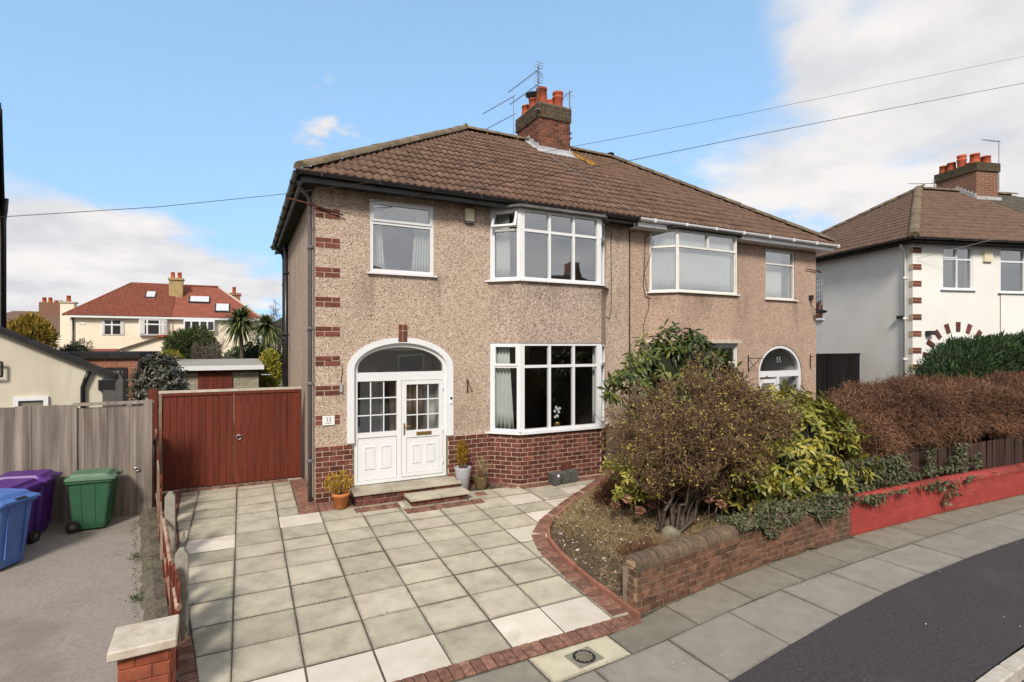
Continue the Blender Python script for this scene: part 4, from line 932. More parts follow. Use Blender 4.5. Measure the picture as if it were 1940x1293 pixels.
# ---- gutters and pipes
def gutter(a, b, parent, mat, r=.06, name='gutter', out=None):
    a, b = Vector(a), Vector(b); d = (b-a).normalized(); n = Vector((d.y, -d.x, 0)); mb = MB(); K = 8
    pr = [(r*math.cos(math.pi+math.pi*i/K), r*math.sin(math.pi+math.pi*i/K)) for i in range(K+1)]; pr2 = [(x*.88, z*.88) for x, z in pr]
    vs = [p+n*x+Vector((0, 0, z)) for p in (a, b) for (x, z) in pr+pr2]; m = 2*(K+1)
    fs = [(i, i+1, m+i+1, m+i) for i in range(K)]+[(K+1+i, m+K+1+i, m+K+2+i, K+2+i) for i in range(K)]+[(0, m, m+K+1, K+1), (K, 2*K+1, m+2*K+1, m+K)]
    fs += [tuple(list(range(K+1))), tuple(m+i for i in range(K, -1, -1))]
    mb.add(vs, fs, False)
    L_ = (b-a).length; k = .4
    while k < L_: mb.obox(a+d*k, d, n, -.02, .02, -r*1.12, r*1.12, -r*1.1, .012); k += .95
    return mb.build(name, parent, mat)
GZ = 5.555
gutter((-.35, EY-.055, GZ), (6.72, EY-.055, GZ-.03), house, 'black_gutter'); gutter((XL-.05, 7.3, GZ-.02), (XL-.05, EY-.02, GZ), house, 'black_gutter')
mb = MB(); mb.box(-.25, 6.74, EY+.012, EY+.05, 5.40, 5.56); mb.box(-.265, -.22, EY+.05, 7.6, 5.40, 5.56); mb.build('fascia', house, 'black_gutter')
gutter((6.74, EY-.065, GZ-.015), (13.86, EY-.065, GZ-.03), house, 'upvc', .065)
mb = MB(); mb.box(6.745, 13.76, EY+.0, EY+.05, 5.375, 5.56); mb.box(6.745, 13.76, EY+.05, -.002, 5.372, 5.395); mb.build('fascia', house, 'upvc')
def pipe(path, r, mat, parent=house, name='downpipe', collars=()):
    mb = MB(); mb.tube(path, r, 12)
    for p in collars: mb.tube([(p[0], p[1], p[2]-.035), (p[0], p[1], p[2]+.035)], r*1.28, 12); mb.box(p[0]-.02, p[0]+.06, p[1]-r*1.5, p[1]+r*1.5, p[2]-.012, p[2]+.012)
    return mb.build(name, parent, mat)
pipe([(-.27, -.05, 5.50), (-.25, .02, 5.42), (-.12, .10, 5.30), (-.075, .10, 5.2), (-.075, .10, -.02)], .036, 'grey_pipe', collars=[(-.075, .10, z) for z in (4.4, 3.0, 2.05, .72)]+[(-.075, .10, 5.15)])
pipe([(-.10, 5.4, 5.35), (-.10, 5.4, 0)], .055, 'black_gutter', name='soil_pipe', collars=[(-.10, 5.4, z) for z in (4.6, 3.0, 1.6)])
pipe([(-.30, 6.5, 5.48), (-.28, 6.5, 5.40), (-.12, 6.5, 5.25), (-.09, 6.5, 5.1), (-.09, 6.5, 0)], .034, 'black_gutter', collars=[(-.09, 6.5, z) for z in (4.4, 2.9, 1.6)])
pipe([(6.78, -.02, 5.35), (6.775, -.02, 3), (6.78, -.02, .05)], .013, 'cable', name='party_line')
# ---- chimney
mb = MB(); mb.box(6.275, 7.275, 3.275, 4.575, 7.6, 9.10); mb.box(6.23, 7.32, 3.23, 4.62, 9.10, 9.50); chim = mb.build('chimney', house, 'mortar_dark')
for (o_, d_, L_) in (((6.275, 3.275, 0), (1, 0, 0), 1.0), ((6.275, 4.575, 0), (0, -1, 0), 1.3), ((7.275, 3.275, 0), (0, 1, 0), 1.3)):
    d = Vector(d_); slope_hole = (lambda s, z: False)
    if d.y: slope_hole = (lambda s, z, sg=d.y, oy=o_[1]: z < EZT+(oy+sg*s-EY)*(RZ-EZT)/(RY-EY)-.1 if oy+sg*s < RY else z < RZ-(oy+sg*s-RY)*.7-.1)
    else: slope_hole = lambda s, z: z < 7.95
    bricks(chim, o_, d, L_, 7.69, 16, mat='chimney_brick', hole=slope_hole, start=.03)
for (o_, d_, L_) in (((6.23, 3.23, 0), (1, 0, 0), 1.09), ((6.23, 4.62, 0), (0, -1, 0), 1.39), ((7.32, 3.23, 0), (0, 1, 0), 1.39)):
    bricks(chim, o_, d_, L_, 9.105, 4, mat='chimney_cap', course=.096, start=.08, proud=.008)
mb = MB(); P4 = [(6.24, 3.24), (7.31, 3.24), (7.31, 4.61), (6.24, 4.61)]; Q4 = [(6.38, 3.38), (7.17, 3.38), (7.17, 4.47), (6.38, 4.47)]
mb.add([(*p, 9.495) for p in P4]+[(*p, 9.60) for p in Q4], [(0, 1, 5, 4), (1, 2, 6, 5), (2, 3, 7, 6), (3, 0, 4, 7), (4, 5, 6, 7)]); mb.build('flaunching', chim, 'chimney_cap')
def pot(x, y, z, r=.135, h=.40, kind=0, parent=chim):
    mb = MB(); pr = [(r*1.12, 0), (r*1.08, h*.3), (r*.98, h*.86), (r*1.06, h*.87), (r*1.06, h), (r*.82, h), (r*.78, h*.5)]
    if kind == 1: pr = [(r, 0), (r*1.02, h*.55), (r*1.16, h*.6), (r*1.16, h*.68), (r*.98, h*.72), (r*.98, h*.82), (r*1.12, h*.86), (r*1.12, h), (r*.85, h), (r*.8, h*.5)]
    mb.lathe((x, y, z), pr, 18); p_ = mb.build('chimney_pot', parent, 'chimney_pot')
    if kind == 2:
        mb = MB(); mb.lathe((x, y, z), [(r*.9, h), (r*.95, h+.03), (r*1.75, h+.12), (r*1.75, h+.14), (r*.2, h+.16)], 18); mb.build('cowl', p_, 'iron_black')
    return p_
pot(6.52, 3.55, 9.57, .15, .48); pot(6.50, 3.98, 9.57, .14, .34, 2); pot(6.48, 4.40, 9.55, .13, .33); pot(7.03, 3.50, 9.56, .14, .46, 1); pot(7.05, 3.95, 9.57, .13, .40, 1); pot(7.05, 4.38, 9.56, .13, .36)
mb = MB()
fz = lambda y: EZT+(y-EY)*(RZ-EZT)/(RY-EY)
mb.obox((6.20, 3.235, 0), (1, 0, 0), (0, -1, 0), 0, 1.14, -.03, .02, fz(3.25)+.0, fz(3.25)+.16)
mb.poly([(6.15, 3.22, fz(3.22)+.10), (7.35, 3.22, fz(3.22)+.10), (7.38, 3.02, fz(3.02)+.085), (6.12, 3.02, fz(3.02)+.085)][::-1], .012)
for k in range(5): y = 3.28+k*.13; mb.box(6.235, 6.27, y, y+.12, fz(y)-.05, fz(y)+.24-(.03 if k % 2 else 0))
for k in range(5): y = 3.26+k*.13; mb.poly([(6.26, y, fz(y)+.10), (6.10, y+.02, fz(y)+.09), (6.10, y+.14, fz(y+.14)+.09), (6.26, y+.14, fz(y+.14)+.10)], .01)
for k in range(5): y = 3.28+k*.13; mb.box(7.28, 7.315, y, y+.12, fz(y)-.05, fz(y)+.24-(.03 if k % 2 else 0))
mb.build('flashing', chim, 'lead')
# moss and lichen on the slope below and beside the stack
def slopept(x, s): return Vector((x, EY, EZT))+SU*s+SN*.055
vs_ = []; rg = np.random.default_rng(5)
n_ = 260; P = np.array([slopept(7.42+abs(rg.normal())*.16+(4.45-s_)*.30, s_) for s_ in rg.uniform(3.75, 4.75, n_)]+[slopept(rg.uniform(4.9, 6.1), 5.1+rg.uniform(-.06, .08)) for _ in range(30)]+[slopept(rg.uniform(7.5, 9), 5.1+rg.uniform(-.06, .08)) for _ in range(50)])
V, F, A = leaves(P, np.tile(np.array(SU), (len(P), 1))+rg.normal(size=(len(P), 3))*.4, rg.uniform(.03, .08, len(P)), rg.uniform(.03, .07, len(P)), 'oval', nrm=np.tile(np.array(SN), (len(P), 1))+rg.normal(size=(len(P), 3))*.1, fold=.1)
np_mesh('lichen', V, F, 'lichen', roof, A, kind='stuff')

# ================================================================ THINGS ON AND IN FRONT OF THE HOUSE
def stepthing(label, x0, x1, y0, y1, zt, zb, n, brickrow):
    t = thing('doorstep', ((x0+x1)/2, (y0+y1)/2, zb), label, 'step')
    mb = MB(); mb.box(x0+.05, x1-.05, y0+.05, y1, zb-.1, zt-.045); core = mb.build('riser', t, 'mortar_dark')
    L_ = x1-x0-.1; bricks(core, (x0+.05, y0+.05, 0), (1, 0, 0), L_, zt-.045-.088*brickrow, brickrow, mat='brick_house', start=.1); bricks(core, (x0+.05, y1, 0), (0, -1, 0), y1-y0-.05, zt-.045-.088*brickrow, brickrow, mat='brick_house')
    for k in range(n):
        a, b = x0+(x1-x0)*k/n+.004, x0+(x1-x0)*(k+1)/n-.004
        me = chamfer_mesh(round(b-a, 3), round(y1-y0, 3), .045, .006, 'slab', 'step_slab'); place('step_slab', me, ((a+b)/2, y0+random.uniform(-.008, .008), zt-.045), (0, 0, random.uniform(-.006, .006)), t)
    return t
stepthing('wide brick doorstep with three grey slabs below the arched porch', .56, 2.50, -.48, .035, .205, -.02, 3, 2)
stepthing('narrow lower step of brick and slab before the white front door', 1.42, 2.52, -.86, -.44, .105, -.03, 2, 1)

t = thing('alarm_box', (2.83, 0, 5.1), 'cream alarm box with faded blue print on the left house between windows', 'alarm box')
mb = MB(); mb.poly([(2.745, -.055, 5.135), (2.925, -.055, 5.135), (2.925, -.055, 5.36), (2.905, -.055, 5.375), (2.765, -.055, 5.375), (2.745, -.055, 5.36)], .055, (0, 1, 0)); mb.build('cover', t, 'cream_plastic')
mb = MB(); mb.box(2.742, 2.928, -.058, -.001, 5.085, 5.133); mb.build('base', t, 'planter_dark')
t = thing('house_number_sign', (.215, -.02, 1.32), 'white house number sign reading 33 on the brick quoins', 'sign')
mb = MB(); mb.box(.115, .315, -.024, -.017, 1.335, 1.495); mb.build('plate', t, 'white_plate'); text('numerals', '33', .098, (.215, -.0245, 1.432), (R(90), 0, 0), 'ink', t)
mb = MB(); mb.box(.165, .265, -.0255, -.0235, 1.365, 1.378); mb.build('small_print', t, 'etched')
t = thing('doorbell', (2.45, -.03, 1.6), 'small black and white doorbell beside the arched white porch', 'doorbell')
mb = MB(); mb.mat('white_plate').box(2.425, 2.475, -.052, -.028, 1.60, 1.735); mb.build('body', t); mb = MB(); mb.box(2.43, 2.47, -.055, -.052, 1.68, 1.725); mb.build('camera_face', t, 'rubber')
t = thing('porch_light', (.42, 0, 1.9), 'small grey slim wall light left of the arched porch', 'wall light')
mb = MB(); mb.box(.40, .44, -.055, -.001, 1.90, 2.06); mb.build('body', t, 'lead')
mb = MB(); mb.tube([(.42, -.02, 2.06), (.45, -.012, 2.3), (.40, -.012, 2.42), (.05, -.012, 2.47)], .005, 5); mb.build('wire', t, 'cable')
def bracket(x, z, label, mat, l=.16, h=.26):
    t = thing('hanging_bracket', (x, 0, z), label, 'bracket'); mb = MB(); mb.box(x-.012, x+.012, -.02, .0, z, z+h); mb.build('back_plate', t, mat)
    mb = MB(); mb.tube([(x, -.02, z+h*.98), (x+.02, -l*.6, z+h*.55), (x+.03, -l, z+.02), (x+.035, -l-.03, z+.03), (x+.035, -l-.02, z+.06)], .008, 6); mb.build('arm', t, mat)
bracket(2.80, 1.79, 'rusty hanging basket bracket on the pebbledash right of the porch', 'iron_rust')
t = thing('hanging_bracket', (10.7, 0, 2.3), 'black scrolled hanging bracket left of the right-hand arched door', 'bracket')
mb = MB(); mb.box(10.69, 10.715, -.02, 0, 2.02, 2.46); mb.build('back_plate', t, 'iron_black'); mb = MB(); mb.tube([(10.70, -.02, 2.38), (10.83, -.3, 2.38), (10.86, -.36, 2.36), (10.86, -.34, 2.31)], .011, 6); mb.tube([(10.70, -.02, 2.06), (10.75, -.13, 2.2), (10.82, -.28, 2.37)], .009, 6); mb.build('arm', t, 'iron_black')
t = thing('hanging_bracket', (13.2, 0, 2.3), 'black upright bracket right of the right-hand arched door', 'bracket')
mb = MB(); mb.box(13.22, 13.245, -.02, 0, 2.05, 2.45); mb.build('back_plate', t, 'iron_black'); mb = MB(); mb.tube([(13.232, -.02, 2.4), (13.24, -.12, 2.4)], .009, 6); mb.build('arm', t, 'iron_black')
t = thing('floodlight', (13.3, 0, 3.6), 'black floodlight with sensor on the right corner of the house', 'floodlight')
mb = MB(); mb.box(13.18, 13.28, -.08, 0, 4.0, 4.13); mb.build('sensor', t, 'iron_black'); mb = MB(); mb.tube([(13.23, -.04, 4.0), (13.22, -.05, 3.85), (13.28, -.08, 3.75), (13.36, -.12, 3.70)], .010, 6); mb.build('arm', t, 'iron_black')
mb = MB(); mb.poly([(13.28, -.12, 3.62), (13.58, -.12, 3.66), (13.60, -.16, 3.72), (13.28, -.16, 3.74)], .14, (0, -.9, -.2)); mb.build('lamp_head', t, 'iron_black')
t = thing('wire_bracket', (.3, 0, 4.95), 'rusty iron wire bracket across the top quoin at the corner', 'bracket')
mb = MB(); mb.tube([(-.45, -.06, 5.17), (-.02, -.05, 5.10), (.45, -.06, 4.98)], .014, 6); mb.tube([(-.10, -.03, 5.18), (-.08, -.03, 4.75), (-.05, -.04, 4.66), (-.02, -.04, 4.75)], .010, 6); mb.build('bar', t, 'iron_rust')
t = thing('wire_bracket', (13.3, 0, 5.1), 'dark iron wire bracket near the gutter of the right corner', 'bracket')
mb = MB(); mb.tube([(13.0, -.05, 4.86), (13.5, -.05, 4.84)], .014, 6); mb.tube([(13.5, -.05, 4.84), (13.62, -.06, 4.80)], .03, 6); mb.build('bar', t, 'iron_rust')
# cables down the render
def cable(path, r, label, mat='cable'):
    mb = MB(); mb.tube(path, r, 5); return tag(mb.build('cable', None, mat), label, 'cable')
cable([(6.28, -.012, 5.30), (6.25, -.012, 5.0), (6.27, -.012, 4.2), (6.26, -.012, 3.5), (6.20, -.012, 3.3), (6.13, -.012, 3.35)], .007, 'thin black cable looping down beside the upper left bay')
cable([(7.40, -.02, 5.36), (7.24, -.02, 5.2), (7.20, -.02, 4.6), (7.18, -.02, 4.1), (7.24, -.02, 3.85), (7.42, -.02, 3.80), (7.55, -.1, 3.92)], .008, 'black cable bundle hanging left of the right house bay')
cable([(7.55, -.02, 5.4), (7.36, -.02, 4.75), (7.20, -.02, 4.4), (7.30, -.02, 4.0), (7.34, -.02, 3.6), (7.18, -.02, 3.2), (7.22, -.02, 2.4)], .006, 'thin black cable crossing the pink render below the right bay')

# curtains and blinds: folded cloth just inside the glass
def curtain(p0, p1, z0, z1, folds, label, mat='curtain', amp=.03, gather=0., parent=None, cat='curtain', name='curtain'):
    p0, p1 = Vector((*p0, 0)), Vector((*p1, 0)); d = p1-p0; n = Vector((-d.y, d.x, 0)).normalized(); K = folds*6; vs = []; Rw = 5
    for r_ in range(Rw+1):
        z = z0+(z1-z0)*r_/Rw
        for k in range(K+1):
            t_ = k/K; w = 1-gather*(r_/Rw) if gather > 0 else 1+gather*(r_/Rw)
            tt = t_*w if gather >= 0 else 1-(1-t_)*w
            q = p0+d*tt+n*amp*math.sin(t_*folds*6.283+.4*math.sin(5*t_)); vs.append((q.x, q.y, z))
    mb = MB(); mb.add(vs, [(r_*(K+1)+k, r_*(K+1)+k+1, (r_+1)*(K+1)+k+1, (r_+1)*(K+1)+k) for r_ in range(Rw) for k in range(K)], True)
    o = mb.build(name, None, mat); m_ = o.modifiers.new('t', 'SOLIDIFY'); m_.thickness = .004
    return tag(o, label, cat)
curtain((.97, .20), (1.24, .20), 4.05, 5.3, 5, 'white curtain at the left side of the upper left window', gather=.35)
curtain((1.74, .20), (2.08, .20), 4.05, 5.3, 6, 'white curtain at the right side of the upper left window', gather=-.3)
curtain((3.42, .06), (3.66, -.18), 4.05, 5.35, 5, 'pale curtain in the open-sash pane of the upper bay', gather=.1)
curtain((5.86, -.10), (6.0, .05), 4.05, 5.35, 4, 'pale curtain at the right end of the upper bay')
curtain((3.42, .08), (3.72, -.22), 1.05, 2.7, 5, 'cream curtain hanging in the left pane of the lower bay', gather=.25)
curtain((5.60, -.26), (5.80, -.1), 1.05, 2.7, 4, 'cream curtain at the right corner of the lower bay', gather=-.1)
curtain((7.46, .08), (7.90, -.32), 4.0, 5.35, 9, 'grey-white pleated curtain in the left side of the right bay', amp=.022)
curtain((7.95, -.33), (9.65, -.33), 4.0, 5.35, 22, 'white net curtain across the front of the right bay', 'net', amp=.012, cat='net curtain', name='net_curtain')
curtain((9.72, -.32), (10.14, .06), 4.0, 5.35, 8, 'white net curtain on the far side of the right bay', 'net', amp=.015, cat='net curtain', name='net_curtain')
curtain((11.44, .2), (12.28, .2), 4.02, 5.25, 12, 'white net curtain in the small upper window of the right house', 'net', amp=.012, cat='net curtain', name='net_curtain')
curtain((1.52, .95), (2.2, .95), .3, 2.1, 6, 'dark curtain behind the inner porch door glass', 'old_board')

# orchid on the sill of the lower bay
t = thing('orchid', (4.72, -.22, 1.02), 'white orchid in a small pot on the lower bay window sill', 'orchid')
mb = MB(); mb.lathe((4.72, -.22, 1.0), [(.045, 0), (.06, .10), (.065, .12), (.05, .12)], 14); mb.build('pot', t, 'brass')
mb = MB(); st = [(4.72, -.22, 1.1), (4.73, -.24, 1.25), (4.70, -.27, 1.38), (4.64, -.30, 1.44)]; mb.tube(st, .004, 5); st2 = [(4.72, -.22, 1.1), (4.70, -.24, 1.2), (4.66, -.28, 1.27)]; mb.tube(st2, .004, 5); mb.build('stem', t, 'leaf_green')
rg = np.random.default_rng(3)
for c in ((4.64, -.30, 1.44), (4.68, -.29, 1.40), (4.74, -.28, 1.41), (4.62, -.28, 1.36), (4.71, -.29, 1.34), (4.66, -.30, 1.27), (4.63, -.28, 1.24), (4.69, -.28, 1.25)):
    P = np.tile(np.array(c), (5, 1)); an = np.arange(5)*1.2566+rg.random(); D = np.stack([np.cos(an), -.2*np.ones(5), np.sin(an)], 1)
    V, F, A = leaves(P, D, .035, .032, 'oval', nrm=np.tile([[0, -1, 0]], (5, 1)), fold=.1); np_mesh('flower', V, F, 'petal', t, A)

# planters
def plant_pot(name, x, y, label, prof, mat, cat='plant pot', n=24):
    z = dz(y)+.012; mb = MB(); mb.lathe((x, y, z), prof, n)
    mb2 = MB(); r_ = prof[-1][0]; t = thing(name, (x, y, z), label, cat); mb.build('pot', t, mat)
    mb2.lathe((x, y, z), [(prof[-1][0]*1.02, prof[-1][1]*.9), (.001, prof[-1][1]*.92)], n); mb2.build('soil', t, 'soil'); return z
z1 = plant_pot('terracotta_pot', .36, -.40, 'orange terracotta pot with yellow shrub in front of the corner', [(.085, 0), (.095, .005), (.135, .20), (.148, .205), (.148, .255), (.13, .255), (.115, .15)], 'terracotta')
z2 = plant_pot('tall_planter', 2.58, -.33, 'tall pale grey tapered planter right of the doorsteps', [(.085, 0), (.10, .01), (.158, .42), (.162, .44), (.145, .44), (.13, .25)], 'pot_grey')
z3 = plant_pot('glazed_pot', 2.93, -.36, 'small brown glazed pot with an orange rim beside the bay', [(.09, 0), (.10, .01), (.135, .17), (.15, .22), (.158, .235), (.145, .24), (.11, .12)], 'glazed_pot')
def bushy(name, c, rad, n, ln, wd, mat, label, cat, stems=8, seed=0, kind='oval', up=.5, stem_mat='bark', zb=None, group=None, shell=.35):
    """small loose shrub: stems and single leaves"""
    rg = np.random.default_rng(seed); c = np.array(c, float); rad = np.array(rad, float)
    base = np.array([c[0], c[1], c[2]-rad[2] if zb is None else zb]); t = thing(name, tuple(base), label, cat, group)
    E1 = c+sphere_pts(stems*6, rg)*rad*rg.uniform(.4, .95, (stems*6, 1)); E1[:, 2] = np.maximum(E1[:, 2], base[2]+.05)
    P0 = np.tile(base, (len(E1), 1))+rg.normal(size=E1.shape)*[.03, .03, 0]
    pts = chain(P0, E1, 4, .07, rg); parts = []
    for i in range(4): parts.append(ribs(pts[i], pts[i+1], .006*(1-i/5), .006*(1-(i+1)/5), rng=rg))
    V, F, A = join(*parts); np_mesh('stems', V, F, 'twig' if stem_mat == 'bark' else stem_mat, t, A, kind='stuff')
    P = c+sphere_pts(n, rg)*rad*(rg.random((n, 1))**shell); D = unit(P-base)+rg.normal(size=(n, 3))*.7+[0, 0, up]
    V, F, A = leaves(P, D, rg.uniform(.7, 1.3, n)*ln, rg.uniform(.7, 1.3, n)*wd, kind, rng=rg); np_mesh('leaves', V, F, mat, t, A, kind='stuff')
    return t
bushy('potted_shrub', (.33, -.41, z1+.42), (.25, .19, .19), 480, .045, .022, 'leaf_gold', 'golden yellow leafy shrub growing in the terracotta pot', 'shrub', seed=1, zb=z1+.2)
bushy('potted_conifer', (2.56, -.33, z2+.68), (.11, .11, .25), 1500, .05, .014, 'leaf_orange', 'bronze and yellow upright conifer in the tall grey planter', 'shrub', seed=2, zb=z2+.4, up=1.2)
bushy('potted_grass', (2.95, -.35, z3+.34), (.12, .1, .13), 130, .22, .006, 'dry_grass', 'wispy dry grass in the brown glazed pot', 'plant', seed=3, zb=z3+.18, kind='blade', up=1.5)
for k, (x, y, s) in enumerate(((4.38, -.68, 1.0), (4.60, -.66, .95), (4.80, -.64, 1.0))):
    lab = ['leftmost of three dark grey square planters under the bay, white tag on it', 'middle of three dark grey square planters under the bay', 'rightmost of three dark grey square planters under the bay'][k]
    z = dz(y)+.02; t = thing('square_planter', (x, y, z), lab, 'planter', 'square planters below the bay')
    mb = MB(); b, a, h = .075*s, .112*s, .21*s; ro = [(-1, -1), (1, -1), (1, 1), (-1, 1)]
    vs = [(x+p*b, y+q*b, z) for p, q in ro]+[(x+p*a, y+q*a, z+h) for p, q in ro]+[(x+p*(a-.012), y+q*(a-.012), z+h) for p, q in ro]+[(x+p*(b), y+q*(b), z+h*.7) for p, q in ro]
    mb.add(vs, [(0, 3, 2, 1)]+[(i, (i+1) % 4, 4+(i+1) % 4, 4+i) for i in range(4)]+[(4+i, 4+(i+1) % 4, 8+(i+1) % 4, 8+i) for i in range(4)]+[(8+i, 8+(i+1) % 4, 12+(i+1) % 4, 12+i) for i in range(4)]+[(12, 13, 14, 15)]); mb.build('pot', t, 'planter_dark')
    if k == 0: mb = MB(); mb.box(x-.01, x+.035, y-a-.004, y-a+.004, z+h-.055, z+h-.005); mb.build('tag', t, 'sticker')

# ---- aerials
def aerial(name, x, y, z0, z1, booms, label, r=.013, mat='aerial_metal', clamp=()):
    t = thing(name, (x, y, z0), label, 'aerial'); mb = MB(); mb.tube([(x, y, z0), (x, y, z1)], r, 8); mb.build('mast', t, mat)
    for (z, dx, dy, dzz, L_, ne, el, refl) in booms:
        d = Vector((dx, dy, dzz)).normalized(); p = Vector((x, y, z)); m1 = MB(); m1.tube([p+d*(-.12), p+d*L_], .009, 6)
        s_ = Vector((-d.y, d.x, 0)).normalized(); u = Vector((0, 0, 1))
        for k in range(ne): c = p+d*(.10+(L_-.12)*k/(ne-1)); m1.tube([c-s_*el*(1-.3*k/ne), c+s_*el*(1-.3*k/ne)], .0042, 4)
        if refl:
            for a in (-1, 1):
                for q in (.05, .11, .17): m1.tube([p+d*.0-s_*.14+u*a*q-d*q*.4, p+d*.0+s_*.14+u*a*q-d*q*.4], .006, 4)
                m1.tube([p, p+u*a*.19-d*.08], .007, 5)
        m1.build('antenna', t, mat)
    for z in clamp: m1 = MB(); m1.box(x-.05, x+.05, y-.05, y+.05, z-.02, z+.02); m1.build('clamp', t, mat)
    return t
aerial('tv_aerial', 6.20, 3.19, 9.2, 10.45, [(10.35, -.12, 1, -.02, 1.5, 14, .07, 1), (9.95, -.12, 1, -.02, 1.4, 13, .07, 1)], 'tall television aerial with two antennas at the near chimney corner', clamp=(9.25,))
aerial('tv_aerial', 6.16, 4.62, 8.5, 10.25, [(10.2, -.25, 1, -.02, 1.5, 11, .06, 0), (9.65, -.25, 1, -.02, 1.6, 11, .06, 0)], 'thin television aerial behind the left side of the chimney', .008)
aerial('tv_aerial', 7.40, 3.45, 8.35, 10.15, [(10.08, -.1, 1, -.02, 1.1, 9, .26, 0), (9.62, -.1, 1, -.02, .9, 8, .14, 0)], 'television aerial on the right side of the chimney', .016, clamp=(8.9, 8.75))

# ================================================================ WALLS, FENCES, GATES, BINS
def wall_run(t, poly, zt, mat, cop_mat, courses, th=.22, cope=True, cap_h=.14, name='wall_core', mort='mortar_dark', xmax=99, rnd=0.):
    for (ax, ay), (bx, by) in zip(poly[:-1], poly[1:]):
        d = Vector((bx-ax, by-ay, 0)); L_ = d.length; d.normalize(); n = Vector((d.y, -d.x, 0)); a = Vector((ax, ay, 0)); sl = (zp(bx)-zp(ax))/L_
        mb = MB(); q = [a, a+d*L_, a+d*L_-n*th, a-n*th]; zb = [zp(ax), zp(bx), zp(bx), zp(ax)]; top = [zt(ax), zt(bx), zt(bx), zt(ax)]
        vs = [(p.x, p.y, z-.15) for p, z in zip(q, zb)]+[(p.x, p.y, z-.004) for p, z in zip(q, top)]
        mb.add(vs, [(0, 1, 5, 4), (1, 2, 6, 5), (2, 3, 7, 6), (3, 0, 4, 7), (4, 5, 6, 7)]); core = mb.build(name, t, mort)
        ch = (zt(ax)-zp(ax))/courses
        if ax < xmax: bricks(core, a, d, L_, zp(ax), courses, course=ch, mat=mat, start=.04+rnd, tilt=sl, proud=.005 if cope else .0025, wob=.007 if cope else .002, jt=.012 if cope else .007)
        if cope:
            K = 7; pr = [(-.013, 0)]+[(-.013+(th/2+.013)*(1-math.cos(math.pi*i/(2*K)))*1.0 if False else th/2-(th/2+.013)*math.cos(math.pi*i/K), cap_h*.35+cap_h*.65*math.sin(math.pi*i/K)) for i in range(K+1)]+[(th+.013, 0)]
            w = .086; m_ = len(pr); vs = [(x, y, z) for x in (-w/2+.004, w/2-.004) for (y, z) in pr]
            fs = [(i, i+1, m_+i+1, m_+i)[::-1] for i in range(m_-1)]+[tuple(range(m_)), tuple(range(2*m_-1, m_-1, -1))]
            key = ('cope', cop_mat, th, cap_h)
            if key not in CH: CH[key] = mesh_of('coping_brick', vs, fs, cop_mat)
            s = w/2
            while s < L_:
                p = a+d*s; place('coping_brick', CH[key], (p.x, p.y, zt(p.x)+random.uniform(-.006, .006)), (random.uniform(-.02, .02), 0, math.atan2(d.y, d.x)+random.uniform(-.02, .02)), t); s += w
GW = [(2.76, -5.065), (4.62, -4.86), (7.08, -4.79)]
t = thing('garden_wall', (2.76, -5.06, -.27), 'low brown brick garden wall with rounded coping along the pavement', 'wall')
ztw = lambda x: .225+(x-2.76)*.010
wall_run(t, GW, ztw, 'wall_brick', 'wall_cope', 6)
pm('wall_end_mat', [(.26, .16, .10), (.36, .25, .17)], 12, rough=.92, bump=(45, .6))
core_end = MB(); core_end.box(2.752, 2.762, -5.06, -4.85, -.35, .22); ce = core_end.build('wall_end', t, 'wall_end_mat')
bricks(ce, (2.752, -4.845, 0), (0, -1, 0), .215, -.27, 6, course=.0825, mat='wall_brick', start=.05)
place('brick', chamfer_mesh(.17, .03, .10, .03, 'wall_end_mat', 'brick'), (2.742, -4.955, .228), (0, 0, -math.pi/2), ce)
RW = [(7.085, -4.80), (9.5, -4.90), (12, -5.10), (16, -5.65), (21, -6.6)]
t = thing('red_painted_wall', (7.1, -4.8, -.2), 'bright red painted low brick wall further up the street', 'wall')
ztr = lambda x: .315+(x-7.1)*.012
wall_run(t, RW, ztr, 'red_paint', 'red_paint', 6, cope=False, mort='red_paint', xmax=14)
for (ax, ay), (bx, by) in zip(RW[:-1], RW[1:]):
    d = Vector((bx-ax, by-ay, 0)); L_ = d.length; d.normalize(); n = Vector((d.y, -d.x, 0)); a = Vector((ax, ay, 0)); mb = MB(); K = 10; pr = []
    for i in range(K+1): an = math.pi*i/K; pr.append((.02*0+.015-(.125)*(1-math.cos(an)), .10*math.sin(an)**.8))
    vs = [a+d*s+n*y+Vector((0, 0, ztr(ax+(bx-ax)*s/L_)+z-.006)) for s in (0, L_) for y, z in pr]; m_ = K+1
    mb.add(vs, [(i, m_+i, m_+i+1, i+1) for i in range(K)]+[tuple(range(m_)), tuple(range(2*m_-1, m_-1, -1))], True); mb.build('coping', t, 'red_paint')
# pickets behind the red wall
t = thing('picket_fence', (9, -4.5, .1), 'dark brown close picket fence standing behind the red wall', 'fence')
x = 8.0
while x < 17.5:
    y = yA(x)+.30; d = Vector((.1, yA(x+.1)-yA(x), 0)); h = .62+random.uniform(-.02, .02)
    me = chamfer_mesh(.082, .022, .70, .004, 'picket_dark', 'picket'); place('picket', me, (x, y+random.uniform(-.008, .008), zp(x)+.28), (random.uniform(-.02, .02), random.uniform(-.03, .03), math.atan2(d.y, d.x)), t); x += .098
for z in (.40, .75):
    mb = MB()
    for x0 in np.arange(8, 17.4, .5): mb.tube([(x0, yA(x0)+.345, zp(x0)+z), (x0+.52, yA(x0+.5)+.345, zp(x0+.5)+z)], .028, 4, smooth=False)
    mb.build('rail', t, 'picket_dark')
